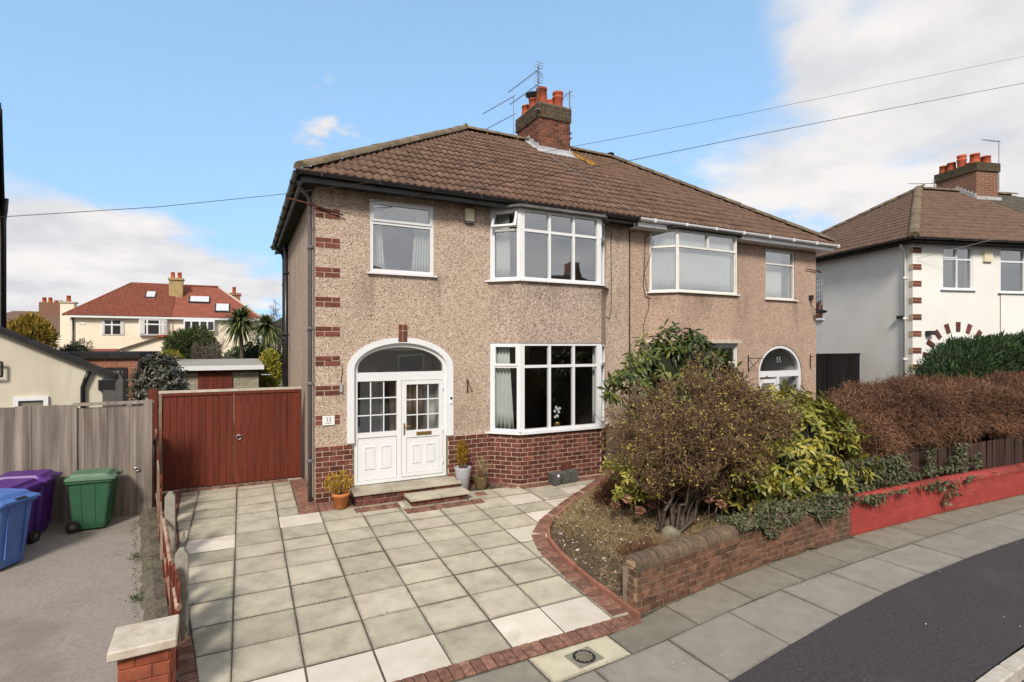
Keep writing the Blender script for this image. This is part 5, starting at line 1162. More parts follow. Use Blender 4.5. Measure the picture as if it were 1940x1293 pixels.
# ---- red side gate
GX0, GX1, GY, GB, GT = -2.44, -.09, 1.62, .10, 1.885
t = thing('side_gate', (-1.26, GY, .09), 'dark red boarded double side gate beside the house', 'gate')
for lf, (a, b) in enumerate(((GX0+.05, -1.262), (-1.252, GX1))):
    mb = MB(); mb.box(a, b, GY+.045, GY+.085, GB+.15, GB+.27); mb.box(a, b, GY+.045, GY+.085, GT-.25, GT-.13); mb.build('ledge', t, 'gate_red')
    n_ = 10; w = (b-a)/n_
    for k in range(n_):
        me = chamfer_mesh(round(w-.002, 3), .022, round(GT-GB-.05, 3), .006, 'gate_red', 'board'); place('board', me, (a+w*(k+.5), GY+.020+random.uniform(-.002, .002), GB+.012), (0, 0, 0), t)
mb = MB(); mb.box(GX0-.005, GX1+.02, GY-.012, GY+.05, GT-.032, GT+.012); mb.build('top_rail', t, 'stone_cap')
mb = MB(); mb.box(GX0, GX0+.045, GY-.008, GY+.042, GB+.0, GT-.034); mb.build('frame_stile', t, 'old_board')
mb = MB(); mb.box(GX1-.03, GX1+.02, GY-.006, GY+.06, GB, GT-.034); mb.build('frame_stile', t, 'gate_red')
mb = MB(); mb.box(GX0+.046, GX1-.03, GY-.002, GY+.035, GT-.085, GT-.034); mb.build('head_rail', t, 'gate_red')
mb = MB(); mb.box(GX0-.02, GX1+.03, GY-.03, GY+.05, .06, .093); mb.build('threshold', t, 'stone_cap')
mb = MB(); c = Vector((-1.17, GY+.008, .985)); mb.tube([c+Vector((.045*math.cos(a), -.012, .045*math.sin(a))) for a in np.linspace(0, 6.283, 18)], .007, 6, caps=False); mb.lathe((0, 0, 0), [(.001, 0)], 3); mb.box(c.x-.018, c.x+.018, GY, GY+.018, c.z+.015, c.z+.055); mb.v = [v for v in mb.v]; mb.build('ring_handle', t, 'steel')
tp = thing('gate_post', (-2.53, 1.62, .05), 'weathered red timber post at the left of the side gate', 'post')
mb = MB(); mb.poly([(-2.60, 1.60, 1.84), (-2.46, 1.60, 1.84), (-2.46, 1.60, 1.92), (-2.53, 1.60, 1.96), (-2.60, 1.60, 1.92)], .1, (0, 1, 0)); mb.box(-2.60, -2.46, 1.60, 1.70, -.05, 1.84); mb.build('post', tp, 'gate_red')
# ---- neighbour's grey fence with its gate
FY = .70
t = thing('timber_fence', (-4.4, FY, -.05), 'grey weathered boarded timber fence behind the bins', 'fence')
x = -7.2
while x < -3.46:
    w = random.uniform(.09, .12); me = chamfer_mesh(round(w+.004, 2), .016, 1.84, .003, 'fence_grey', 'board'); place('board', me, (x+w/2, FY+random.choice((0, .010)), -.04+random.uniform(-.008, .008)), (0, 0, random.uniform(-.02, .02)), t); x += w
mb = MB(); mb.box(-7.2, -3.45, FY+.03, FY+.08, .35, .45); mb.box(-7.2, -3.45, FY+.03, FY+.08, 1.35, 1.45); mb.build('rail', t, 'fence_grey')
t = thing('garden_gate', (-2.95, FY, -.05), 'grey boarded garden gate with ring latch between fence and drive', 'gate')
x = -3.40
while x < -2.54:
    w = .096; me = chamfer_mesh(.094, .016, 1.76, .003, 'fence_grey', 'board'); place('board', me, (x+w/2, FY+.02+random.uniform(0, .006), -.02), (0, 0, random.uniform(-.01, .01)), t); x += w
mb = MB(); mb.box(-3.445, -2.40, FY-.02, FY+.045, 1.775, 1.82); mb.build('head_rail', t, 'fence_grey')
mb = MB(); mb.box(-3.445, -3.395, FY-.012, FY+.04, -.04, 1.774); mb.build('stile', t, 'fence_grey'); mb = MB(); mb.box(-2.535, -2.42, FY-.03, FY+.06, -.1, 1.83); mb.build('post', t, 'fence_grey')
mb = MB(); c = Vector((-2.63, FY+.0, .72)); mb.tube([c+Vector((.035*math.cos(a), 0, .028*math.sin(a))) for a in np.linspace(0, 6.283, 14)], .008, 6, caps=False); mb.build('ring_latch', t, 'steel')
# ---- broken boundary fence
fl = lambda y: -2.36+(.71-y)*.153
t = thing('boundary_fence', (fl(-1.5), -1.5, -.05), 'broken rotting red plank fence along the left edge of the drive', 'fence')
rg = random.Random(11); y = -4.05; k = 0
prof = {0: .80, 1: .78}
while y < 1.45:
    h = [.84, .86, .85, .84, .0, .60, .0, .52, .55, .0, .0, .64, .60, .0, .66, .7, .0, .0, .80, .86, .9, .0, .95, 1.0, .0, 1.1, 1.05, 1.1, 1.2, 1.2, 1.25][k % 31]*.92
    if h > .1:
        w = .15+rg.uniform(-.01, .02); zb = dz(y)-.03; x = fl(y)-.02+rg.uniform(-.02, .02); le = rg.uniform(-.02, .03)
        mb = MB(); d = Vector((-.153, 1, 0)).normalized(); n = Vector((d.y, -d.x, 0)); o = Vector((x, y, zb)); jag = [(0, h), (w*.25, h+rg.uniform(-.1, .06)), (w*.55, h+rg.uniform(-.05, .1)), (w*.8, h+rg.uniform(-.12, .03)), (w, h+rg.uniform(-.04, .04))]
        pts = [o+d*0, o+d*w]+[o+d*a+Vector((0, 0, z))+n*le*z for a, z in jag[::-1]]
        mb.poly(pts, .020, tuple(n)); mb.build('board', t, 'gate_red' if k < 4 or rg.random() < .35 else 'old_board')
    y += .18; k += 1
for z, ya, yb in ((.24, -4.1, 1.4), (.58, -4.1, -1.6)):
    mb = MB(); K = 5; pts = [(fl(y)+.005, y, dz(y)+z+rg.uniform(-.012, .012)) for y in np.linspace(ya, yb, K)]; mb.tube(pts, .026, 4, smooth=False); mb.build('rail', t, 'old_board')
for yy, hh in ((-3.48, .93), (-1.55, .95)):
    x = fl(yy)+.07; zb = dz(yy)-.05; mb = MB(); mb.box(x-.055, x+.055, yy-.05, yy+.05, zb, zb+hh-.05)
    mb.add([(x-.055, yy-.05, zb+hh-.05), (x+.055, yy-.05, zb+hh-.05), (x+.055, yy+.05, zb+hh-.05), (x-.055, yy+.05, zb+hh-.05), (x-.02, yy-.045, zb+hh), (x+.02, yy-.045, zb+hh), (x+.02, yy+.045, zb+hh), (x-.02, yy+.045, zb+hh)], [(0, 1, 5, 4), (1, 2, 6, 5), (2, 3, 7, 6), (3, 0, 4, 7), (4, 5, 6, 7)])
    tag(mb.build('concrete_post', None, 'concrete_post'), 'nearer of two grey concrete fence posts on the drive edge' if yy < -2 else 'farther of two grey concrete fence posts on the drive edge', 'post')
mb = MB(); mb.box(-2.50, -2.40, .98, 1.12, -.1, 1.12); tag(mb.build('timber_post', None, 'picket_dark'), 'short dark rotten timber post stub before the gate post', 'post')
mb = MB(); ysr = np.linspace(-4.25, 1.3, 40); vs = []
for y in ysr:
    c = fl(y)-.05
    for q, z in ((-.20+rg.uniform(-.03, .03), -.06), (-.15, .03+rg.uniform(-.02, .02)), (-.08, .05+rg.uniform(-.03, .03)), (.03, .03+rg.uniform(-.02, .03)), (.09, -.03)): vs.append((c+q, y, dz(y)+z))
mb.add(vs, [(j*5+i, j*5+i+1, (j+1)*5+i+1, (j+1)*5+i) for j in range(39) for i in range(4)]); pm('strip_mat', [(.075, .065, .045), (.155, .135, .10)], 22, rough=.97, bump=(40, .8, .02), dirt=((.07, .08, .03), 3, .56, .7))
tag(mb.build('boundary_kerb', None, 'strip_mat'), 'crumbling mossy concrete strip under the broken fence', 'kerb')
# ---- gate pier in the foreground
t = thing('gate_pier', (-1.77, -4.58, -.25), 'red brick gate pier with a pale stone cap in the foreground', 'pier')
mb = MB(); mb.box(-1.945, -1.615, -4.745, -4.415, -.32, .36); pc = mb.build('pier_core', t, 'pier_brick')
bricks(pc, (-1.945, -4.745, 0), (1, 0, 0), .33, -.27, 6, course=.105, mat='pier_brick', pitch=.22, jt=.008); bricks(pc, (-1.615, -4.745, 0), (0, 1, 0), .33, -.27, 6, course=.105, mat='pier_brick', pitch=.22, jt=.008, start=.08); bricks(pc, (-1.945, -4.415, 0), (0, -1, 0), .33, -.27, 6, course=.105, mat='pier_brick', pitch=.22, jt=.008, start=.05)
place('cap_stone', chamfer_mesh(.44, .46, .075, .010, 'stone_cap', 'cap_stone'), (-1.785, -4.81, .362), (R(-1.5), 0, R(3)), t)
# ---- wheelie bins
def bin_(x, y, rot, mat, lidmat, label, s=.90, sticker=False, marks=False, front=False):
    q = Matrix.Rotation(rot, 3, 'Z'); zb = SL*y-.05; o = Vector((x, y, zb)); T = lambda p: o+q @ (Vector(p)*s)
    t = thing('wheelie_bin', tuple(o), label, 'bin', 'wheelie bins on the neighbouring drive')
    def loop(w, d, z, yoff=0, r=.06):
        pts = []
        for cx, cy, a0 in ((w-r, -d+r, -90), (w-r, d-r, 0), (-w+r, d-r, 90), (-w+r, -d+r, 180)):
            for k in range(4): a = R(a0+30*k); pts.append((cx+r*math.cos(a), cy+yoff+r*math.sin(a), z))
        return pts
    L_ = [loop(.20, .24, .03, .02, .04), loop(.215, .255, .12, .02, .05), loop(.26, .325, .86, 0, .055), loop(.265, .33, .88, 0, .055), loop(.295, .36, .885, 0, .05), loop(.295, .36, .94, 0, .05)]
    mb = MB(); vs = [T(p) for l in L_ for p in l]; n = 16
    mb.add(vs, [(i*n+j, i*n+(j+1) % n, (i+1)*n+(j+1) % n, (i+1)*n+j) for i in range(len(L_)-1) for j in range(n)]+[tuple(range(n-1, -1, -1))])
    for f_ in (-.13, .13): mb.add([T((f_-.008, -.275, .15)), T((f_+.008, -.275, .15)), T((f_+.008, -.335, .86)), T((f_-.008, -.335, .86)), T((f_-.008, -.255, .15)), T((f_+.008, -.255, .15)), T((f_+.008, -.315, .86)), T((f_-.008, -.315, .86))], [(0, 1, 2, 3), (0, 3, 7, 4), (1, 5, 6, 2)])
    for sx in (-1, 1):
        for f_ in (-.07, .12): mb.add([T((sx*.226, f_-.006, .15)), T((sx*.226, f_+.006, .15)), T((sx*.268, f_*1.15+.006, .86)), T((sx*.268, f_*1.15-.006, .86))], [(0, 1, 2, 3)])
    mb.build('body', t, mat)
    A, B, C_ = loop(.315, .385, .935, -.015, .05), loop(.31, .38, .965, -.015, .05), loop(.26, .31, .995, .0, .05); D_ = loop(.235, .285, 1.04, .02, .06)
    ml = MB(); vs = [T((p[0], p[1], p[2]+(.02*p[1] if True else 0))) for l in (A, B, C_, D_) for p in l]; ml.add(vs, [(i*n+j, i*n+(j+1) % n, (i+1)*n+(j+1) % n, (i+1)*n+j) for i in range(3) for j in range(n)]+[tuple(range(3*n, 4*n)), tuple(range(n-1, -1, -1))])
    lid = ml.build('lid', t, lidmat)
    mh = MB(); 
    mh.add([T(p) for p in ((-.08, -.40, .962), (.08, -.40, .962), (.08, -.345, .978), (-.08, -.345, .978))], [(0, 1, 2, 3)]); mh.v = [tuple(Vector(v)+Vector((0, 0, .006))) for v in mh.v]; mh.build('grip', lid, 'rubber')
    mx = MB(); mx.tube([T((-.22, .36, .97)), T((.22, .36, .97))], .018*s, 8); mx.build('handle_bar', t, mat)
    for sx in (-1, 1):
        mw = MB(); c = T((sx*.235, .25, .105)); ax = q @ Vector((1, 0, 0)); mw.tube([c-ax*.03*s, c+ax*.03*s], .105*s, 18); wl_ = mw.build('wheel', t, 'rubber')
        mw = MB(); mw.tube([c+ax*sx*.028*s, c+ax*sx*.034*s], .045*s, 12); mw.build('hub', wl_, 'planter_dark')
    if sticker: ms = MB(); ms.add([T(p) for p in ((-.16, -.318, .52), (.02, -.318, .52), (.02, -.334, .74), (-.16, -.334, .74))], [(0, 1, 2, 3)]); ms.v = [tuple(Vector(v)+q @ Vector((0, -.006, 0))) for v in ms.v]; ms.build('sticker', t, 'sticker')
    if marks:
        ms = MB()
        if front:
            for (a0, a1, z0, z1) in marks: f_ = lambda z: -(.235+.07*(z-.12)/.74)-.012; ms.add([T((a0+.1, f_(z0), z0)), T((a1+.1, f_(z0), z0)), T((a1+.1, f_(z1), z1)), T((a0+.1, f_(z1), z1))], [(0, 1, 2, 3)])
        for (a0, a1, z0, z1) in (() if front else marks): ms.add([T((.222+.042*(z0-.12)/.74+.006, a0, z0)), T((.222+.042*(z0-.12)/.74+.006, a1, z0)), T((.222+.042*(z1-.12)/.74+.006, a1, z1)), T((.222+.042*(z1-.12)/.74+.006, a0, z1))], [(0, 1, 2, 3)])
        ms.build('lettering', t, 'sticker')
    return t
mk = [(-.02, .06, .70, .715), (-.02, -.005, .70, .77), (.045, .06, .70, .77), (-.02, .06, .62, .635), (.02, .04, .635, .68), (-.03, .02, .54, .60), (.03, .07, .54, .60), (-.02, .05, .46, .475)]
bin_(-3.12, .37, R(88), 'bin_green', 'bin_green_lid', 'green wheelie bin standing against the grey fence', .81)
bin_(-3.98, -.12, R(-18), 'bin_purple', 'bin_purple', 'purple wheelie bin directly behind the blue bin', .86, marks=mk)
bin_(-3.90, .38, R(84), 'bin_purple', 'bin_purple', 'purple wheelie bin closest to the grey fence, behind another purple bin', .86)
bin_(-3.90, -.72, R(62), 'bin_blue', 'bin_blue', 'blue wheelie bin nearest the camera at the left edge', .90, False, marks=mk[:5], front=True)
# ---- black side gates between the two pairs of houses
t = thing('black_gate', (15.2, .74, .2), 'tall black boarded double gate between the houses', 'gate')
x = 13.56
while x < 16.86:
    me = chamfer_mesh(.116, .02, 2.25, .004, 'black_wood', 'board'); place('board', me, (x+.058, .74+(.012 if 15.1 < x < 15.25 else 0)+random.uniform(0, .004), .17), (0, 0, 0), t); x += .1185
mb = MB(); mb.box(13.53, 16.9, .73, .79, 2.421, 2.46); mb.build('top_rail', t, 'black_wood'); mb = MB(); mb.box(15.17, 15.23, .715, .738, .17, 2.41); mb.build('cover_strip', t, 'black_wood'); mb = MB(); mb.box(15.0, 15.04, .70, .735, 1.25, 1.30); mb.build('latch', t, 'steel')
# ---- stopcock cover in the cream flag
t = thing('water_meter_cover', (1.79, -5.43, -.26), 'small round iron water cover set in the cream paving flag', 'cover')
zc = -.266
mb = MB(); mb.obox((1.80, -5.44, zc), (math.cos(.12), math.sin(.12), 0), (-math.sin(.12), math.cos(.12), 0), -.15, .15, -.12, .12, 0, .004); mb.build('frame', t, 'flag')
mb = MB(); mb.lathe((1.80, -5.44, zc), [(.11, .004), (.11, .009), (.095, .009), (.095, .005), (.001, .005)], 28); mb.build('ring', t, 'iron_black')
mb = MB()
for i in range(-4, 5):
    for j in range(-4, 5):
        if (i*i+j*j) < 17: mb.box(1.80+i*.021-.008, 1.80+i*.021+.008, -5.44+j*.021-.008, -5.44+j*.021+.008, zc+.004, zc+.010)
o = mb.build('studs', t, 'flag'); o['kind'] = 'stuff'

# ================================================================ OTHER BUILDINGS
def brickmat(name, c1, c2, mort, sx=(1, 0)):
    m, nt, L, P = nodes(name); P.inputs['Roughness'].default_value = .9
    geo = nt.new('ShaderNodeNewGeometry'); sp = nt.new('ShaderNodeSeparateXYZ'); L.new(geo.outputs['Position'], sp.inputs[0])
    ad = nt.new('ShaderNodeMath'); L.new(sp.outputs[0], ad.inputs[0]); L.new(sp.outputs[1], ad.inputs[1])
    cm = nt.new('ShaderNodeCombineXYZ'); L.new(ad.outputs[0], cm.inputs[0]); L.new(sp.outputs[2], cm.inputs[1])
    b = nt.new('ShaderNodeTexBrick'); b.inputs['Scale'].default_value = 1; b.inputs['Brick Width'].default_value = .232; b.inputs['Row Height'].default_value = .085; b.inputs['Mortar Size'].default_value = .008
    b.inputs['Color1'].default_value = (*c1, 1); b.inputs['Color2'].default_value = (*c2, 1); b.inputs['Mortar'].default_value = (*mort, 1); L.new(cm.outputs[0], b.inputs['Vector']); L.new(b.outputs[0], P.inputs['Base Color'])
brickmat('brick_far', (.24, .085, .05), (.32, .12, .07), (.30, .22, .16)); brickmat('brick_brown', (.15, .06, .035), (.21, .085, .05), (.26, .2, .14)); brickmat('block_wall', (.27, .24, .18), (.37, .33, .26), (.2, .16, .12))
def tile_slope(name, p0, p1, qL, qR, parent, mat, seg=6, gauge=.345, w=.30, h=.017, lip=.03):
    """tiles laid over the slope with eave p0-p1 and ridge qL-qR, cut along both hips: one joined part"""
    p0, p1, qL, qR = map(Vector, (p0, p1, qL, qR)); xd = (p1-p0).normalized(); L_ = (p1-p0).length
    v = qL-p0; up = v-xd*v.dot(xd); SLn = up.length; u = up.normalized(); n = xd.cross(u); q = slope_rot(n, u)
    rows = round(SLn/gauge); gg = SLn/rows; vs = []
    for y, zl in ((-.015, lip), (gg+.06, 0.)):
        for i in range(seg+1): x = w*i/seg; vs.append(Vector((x, y, zl+h*(1+math.cos(2*math.pi*x/(w/2)))*1.0)))
    for i in range(seg+1): vs.append(Vector((w*i/seg, -.015, -.006)))
    fs = [(i, i+1, seg+2+i, seg+1+i) for i in range(seg)]+[(2*seg+2+i, 2*seg+3+i, i+1, i) for i in range(seg)]
    bm = bmesh.new(); aL, aR = v.dot(xd), (qR-p0).dot(xd)
    for j in range(rows):
        s = j*gg; lo = aL*s/SLn; hi = L_-(L_-aR)*s/SLn
        for i in range(int(L_/w)+2):
            x0 = i*w-.15
            if x0+w < lo or x0 > hi: continue
            b = p0+xd*x0+u*(s-.04)+n*random.uniform(0, .005); vv = [bm.verts.new(b+q @ c) for c in vs]
            for f in fs: bm.faces.new([vv[k] for k in f]).smooth = True
    for (pp, ap, sg) in ((p0, qL, -1), (p1, qR, 1)):
        hd = (ap-pp).normalized(); pn = hd.cross(n).normalized()
        if pn.dot(xd)*sg < 0: pn = -pn
        bmesh.ops.bisect_plane(bm, geom=bm.verts[:]+bm.edges[:]+bm.faces[:], plane_co=pp, plane_no=pn, clear_outer=True)
    me = bpy.data.meshes.new(name); bm.to_mesh(me); bm.free(); me.materials.append(MATS[mat]); o = bpy.data.objects.new(name, me); link(o, parent); o['kind'] = 'stuff'; return o

pm('slate_green', [(.055, .052, .040), (.10, .095, .075)], 5, rough=.9, bump=(60, .3))
# ---- the white house next up the street
e1, e2, WO = Vector((math.cos(R(16)), -math.sin(R(16)), 0)), Vector((math.sin(R(16)), math.cos(R(16)), 0)), Vector((16.39, -1.035, .30))
wh = thing('white_house', tuple(WO), 'white rendered house with brown hipped roof and red chimney pots at right', 'house')
WP = lambda a, b, z: WO+e1*a+e2*b+Vector((0, 0, z))
mb = MB(); wall_panel(mb, WP(0, 0, 0), e1, 13.5, -.5, 5.5, [(1.04, 2.14, 4.08, 5.36), (3.15, 6.0, .7, 5.40), (.75, 2.45, -.1, 2.72)])
ar3 = [(1.6+.85*math.cos(math.pi*(1-i/24)), 1.95+.74*math.sin(math.pi*(1-i/24))) for i in range(25)]
for i in range(24):
    (xa, za), (xb, zb) = ar3[i], ar3[i+1]; mb.add([WP(xa, 0, za), WP(xb, 0, zb), WP(xb, 0, 2.72), WP(xa, 0, 2.72)], [(0, 1, 2, 3)])
mb.build('front_wall', wh, 'white_render')
mb = MB(); wall_panel(mb, WP(0, 7.8, 0), -e2, 7.8, -.5, 5.5, [(3.75, 4.35, 3.35, 4.85)]); mb.build('side_wall', wh, 'white_render')
mb = MB(); wall_panel(mb, WP(13.5, 7.8, 0), -e1, 13.5, -.5, 5.5, []); mb.build('back_wall', wh, 'white_render'); mb = MB(); wall_panel(mb, WP(13.5, 0, 0), e2, 7.8, -.5, 5.5, []); mb.build('side_wall', wh, 'white_render')
mb = MB(); mb.obox(WP(0, 0, 0), e1, e2, .26, 13.2, .3, 7.5, 2.75, 2.85); mb.obox(WP(0, 0, 0), e1, e2, .26, 13.2, 3.0, 3.1, 0, 5.4); mb.obox(WP(0, 0, 0), e1, e2, .26, 13.2, .3, 7.5, 5.41, 5.49); mb.build('inner_walls', wh, 'room')
WEZ, WRZ, WA, WB = 5.52, 8.32, 4.55, 3.9
wE = [WP(-.35, -.35, WEZ), WP(13.85, -.35, WEZ), WP(13.85, 8.15, WEZ), WP(-.35, 8.15, WEZ)]; wA = [WP(WA, WB, WRZ), WP(13.5-WA, WB, WRZ)]
mb = MB(); mb.mat('roof_under').add([wE[0], wE[1], wA[1], wA[0]], [(0, 1, 2, 3)]).add([wE[3], wE[0], wA[0]], [(0, 1, 2)]).mat('brown_tile').add([wE[1], wE[2], wA[1]], [(0, 1, 2)]).add([wE[2], wE[3], wA[0], wA[1]], [(0, 1, 2, 3)])
wr = mb.build('roof', wh)
wm0, wm1 = WP(6.75, -.35, WEZ), WP(6.75, WB, WRZ)
tile_slope('roof_tiles', wE[0], wm0, wA[0], wm1, wr, 'brown_tile'); tile_slope('roof_tiles', wm0, wE[1], wm1, wA[1], wr, 'slate_green'); tile_slope('roof_tiles', wE[3], wE[0], wA[0], wA[0], wr, 'brown_tile')
caps(wE[0], wA[0], wr); caps(wA[0], wA[1], wr); caps(wE[3], wA[0], wr)
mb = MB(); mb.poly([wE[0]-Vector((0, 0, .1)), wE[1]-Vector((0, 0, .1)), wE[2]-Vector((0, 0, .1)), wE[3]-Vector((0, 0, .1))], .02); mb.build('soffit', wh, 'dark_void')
gutter(WP(-.4, -.40, WEZ-.02), WP(13.8, -.40, WEZ-.02), wh, 'black_gutter', .05); gutter(WP(-.40, 8.1, WEZ-.02), WP(-.40, -.35, WEZ-.02), wh, 'black_gutter', .05)
pipe([WP(-.25, .15, 5.40), WP(-.2, .18, 5.32), WP(-.06, .2, 5.2), WP(-.06, .2, -.2)], .036, 'upvc_old', wh, collars=[tuple(WP(-.06, .2, z)) for z in (4.4, 3.2, 2.0, .9)])
wq = Vector(e1)
for k in range(9):
    z = 1.20+k*.49; q = MB(); q.obox(WP(0, 0, 0), e1, -e2, -.015, .30, -.10, .012, z, z+.17); qo = q.build('quoin', wh, 'mortar')
    for r_ in range(2): place('brick', chamfer_mesh(.30, .03, .076, .004, 'brick_brown' if False else 'brick_quoin', 'brick'), WP(.143, -.018, z+.005+r_*.086), (0, 0, -R(16)), qo)
for k in range(9):
    an = math.pi*(k+.5)/9; c = WP(1.6-1.13*math.cos(an), -.01, 1.95+1.02*math.sin(an)); q = MB(); rad = e1*(-math.cos(an))+Vector((0, 0, math.sin(an))); tg = e1*math.sin(an)+Vector((0, 0, math.cos(an)))
    q.poly([c+rad*.14+tg*.075, c-rad*.14+tg*.065, c-rad*.14-tg*.065, c+rad*.14-tg*.075], .03, tuple(e2)); q.v = [tuple(Vector(v)-e2*.015) for v in q.v]; q.build('arch_brick', wh, 'brick_quoin')
mb = MB(); o_ = [(1.6+.86*math.cos(math.pi*(1-i/24)), 1.95+.75*math.sin(math.pi*(1-i/24))) for i in range(25)]; i_ = [(1.6+.76*math.cos(math.pi*(1-i/24)), 1.95+.66*math.sin(math.pi*(1-i/24))) for i in range(25)]
for i in range(24): mb.add([WP(*(o_[i][0], -.02, o_[i][1])), WP(o_[i+1][0], -.02, o_[i+1][1]), WP(i_[i+1][0], -.02, i_[i+1][1]), WP(i_[i][0], -.02, i_[i][1]), WP(o_[i][0], .1, o_[i][1]), WP(o_[i+1][0], .1, o_[i+1][1]), WP(i_[i+1][0], .1, i_[i+1][1]), WP(i_[i][0], .1, i_[i][1])], [(0, 1, 2, 3), (2, 3, 7, 6), (0, 1, 5, 4)])
mb.build('door_arch', wh, 'upvc'); mb = MB(); mb.poly([WP(x, .12, z) for x, z in i_], .02, tuple(e2)); mb.obox(WP(0, 0, 0), e1, e2, .78, 2.42, .12, .14, .1, 1.95); mb.build('porch_glass', wh, 'pane_low')
win(wh, WP(1.04, 0, 4.08), e1, 1.10, 1.28, [(.55, .05, 1.23, .05)], [(.90, .05, 1.05, .05)], [(.06, .52, .06, .87), (.58, 1.05, .06, .87), (.58, 1.05, .93, 1.23)], [(.04, .53, .92, 1.25)], inset=.02, sill=(.08, .08, .07))
win(wh, WP(3.15, 0, 4.02), e1, 2.85, 1.38, [(.95, .05, 1.33, .07), (1.9, .05, 1.33, .07)], [(.95, .05, 2.8, .055)], [(a, a+.85, z0, z1) for a in (.06, 1.0, 1.94) for z0, z1 in ((.07, .92), (.98, 1.32))], inset=.02, sill=(.1, .1, .08))
win(wh, WP(3.15, 0, .72), e1, 2.85, 1.9, [(.95, .05, 1.85, .07), (1.9, .05, 1.85, .07)], [(1.35, .05, 2.8, .055)], [(a, a+.85, z0, z1) for a in (.06, 1.0, 1.94) for z0, z1 in ((.07, 1.32), (1.38, 1.84))], inset=.02, sill=(.1, .1, .08))
mb = MB(); wall_panel(mb, WP(3.15, -.02, 0), e1, 2.85, 2.62, 3.98, [], .2); mb.build('bay_band', wh, 'white_render'); mb = MB(); wall_panel(mb, WP(3.15, -.02, 0), e1, 2.85, -.4, .7, [], .2); mb.build('bay_plinth', wh, 'white_render')
win(wh, WP(0, 4.05, 3.35), -e2, .60, 1.50, [], [(1.02, .04, .56, .05)], [(.05, .55, .06, .99), (.05, .55, 1.05, 1.45)], inset=.02, sill=(.05, .05, .06), fw=.045)
mb = MB()
for k in range(4): mb.obox(WP(0, 4.05, 3.35), -e2, -e1, .10+.1*k, .108+.1*k, -.065, -.058, .06, 1.45)
for k in range(8): mb.obox(WP(0, 4.05, 3.35), -e2, -e1, .05, .55, -.064, -.059, .15+.17*k, .158+.17*k)
mb.build('leading', wh, 'iron_black')
mb = MB(); mb.obox(WP(0, 0, 0), e1, e2, 2.50, 2.80, -.07, -.001, 4.93, 5.24); mb.build('alarm_box', wh, 'cream_plastic')
mb = MB(); mb.obox(WP(0, 0, 0), e1, e2, .42, .62, -.16, -.02, 2.72, 2.84); mb.build('security_camera', wh, 'iron_black'); mb = MB(); mb.obox(WP(0, 0, 0), -e1, e2, .0, .12, .3, .42, 3.2, 3.3); mb.build('side_sensor', wh, 'iron_black')
# its chimney
cb = [(6.35, 3.2), (7.35, 3.2), (7.35, 4.75), (6.35, 4.75)]
mb = MB(); mb.obox(WP(0, 0, 0), e1, e2, 6.35, 7.35, 3.2, 4.75, 7.2, 8.95); mb.mat('chimney_cap').obox(WP(0, 0, 0), e1, e2, 6.30, 7.40, 3.15, 4.80, 8.95, 9.27); wc = mb.build('chimney', wh, None) if False else None
mb = MB(); mb.mat('brick_brown').obox(WP(0, 0, 0), e1, e2, 6.35, 7.35, 3.2, 4.75, 7.2, 8.95); mb.mat('chimney_cap').obox(WP(0, 0, 0), e1, e2, 6.30, 7.40, 3.15, 4.80, 8.95, 9.27); wc = mb.build('chimney', wh)
for (a, b, r_, h, kd) in ((6.6, 3.45, .15, .42, 0), (6.55, 3.9, .14, .52, 1), (6.55, 4.3, .14, .36, 0), (6.55, 4.62, .13, .34, 0), (7.1, 3.45, .15, .36, 0), (7.1, 4.0, .13, .30, 0)): p = WP(a, b, 9.25); pot(p.x, p.y, p.z, r_, h, kd, wc)
mb = MB(); mb.obox(WP(0, 0, 0), e1, e2, 6.28, 7.42, 3.12, 3.2, 7.84, 7.98)
for k in range(6): mb.obox(WP(0, 0, 0), e1, e2, 6.31, 6.35, 3.2+k*.13, 3.32+k*.13, 7.8+k*.086, 8.12+k*.086)
mb.build('flashing', wc, 'lead')
p = WP(7.52, 3.3, 0); aerial('tv_aerial', p.x, p.y, 8.6, 10.5, [(10.45, -.95, .1, -.05, 1.0, 12, .08, 0)], 'tall television aerial on the white house chimney', .014)
p = WP(6.2, 4.7, 0); aerial('tv_aerial', p.x, p.y, 8.5, 9.35, [(9.2, -.95, .3, -.05, 1.2, 12, .08, 1)], 'short television aerial behind the white house chimney', .014)

# ---- generic distant hipped pair
def far_house(name, label, X0, X1, Y0, dep, ez, rz, hip, wall, tile, flip=False, zb=-.1):
    t = thing(name, ((X0+X1)/2, Y0, zb), label, 'house'); mb = MB(); mb.box(X0, X1, Y0, Y0+dep, zb-.4, ez); mb.build('wall', t, wall)
    ov = .35; E = [Vector((X0-ov, Y0-ov, ez)), Vector((X1+ov, Y0-ov, ez)), Vector((X1+ov, Y0+dep+ov, ez)), Vector((X0-ov, Y0+dep+ov, ez))]; A = [Vector((X0-ov+hip, Y0+dep/2, rz)), Vector((X1+ov-hip, Y0+dep/2, rz))]
    mb = MB(); mb.add([E[0], E[1], A[1], A[0]], [(0, 1, 2, 3)]).add([E[1], E[2], A[1]], [(0, 1, 2)]).add([E[2], E[3], A[0], A[1]], [(0, 1, 2, 3)]).add([E[3], E[0], A[0]], [(0, 1, 2)]).add([E[3], E[2], E[1], E[0]], [(0, 1, 2, 3)])
    return t, mb.build('roof', t, tile), E, A
t, rf, E, A = far_house('red_roofed_house', 'distant cream house pair with red tiled roof and skylights beyond the gardens', -12.9, .15, 42, 8, 5.05, 8.05, 3.6, 'cream_render', 'far_tile_flat')
mid = -6.3; xm = (A[0].x+A[1].x)/2
tile_slope('roof_tiles', E[0]+Vector((0, 0, .01)), Vector((mid, E[0].y, E[0].z+.01)), A[0]+Vector((0, 0, .01)), Vector((mid, A[0].y, A[0].z+.01)), rf, 'far_tile', seg=4, h=.02, lip=.04)
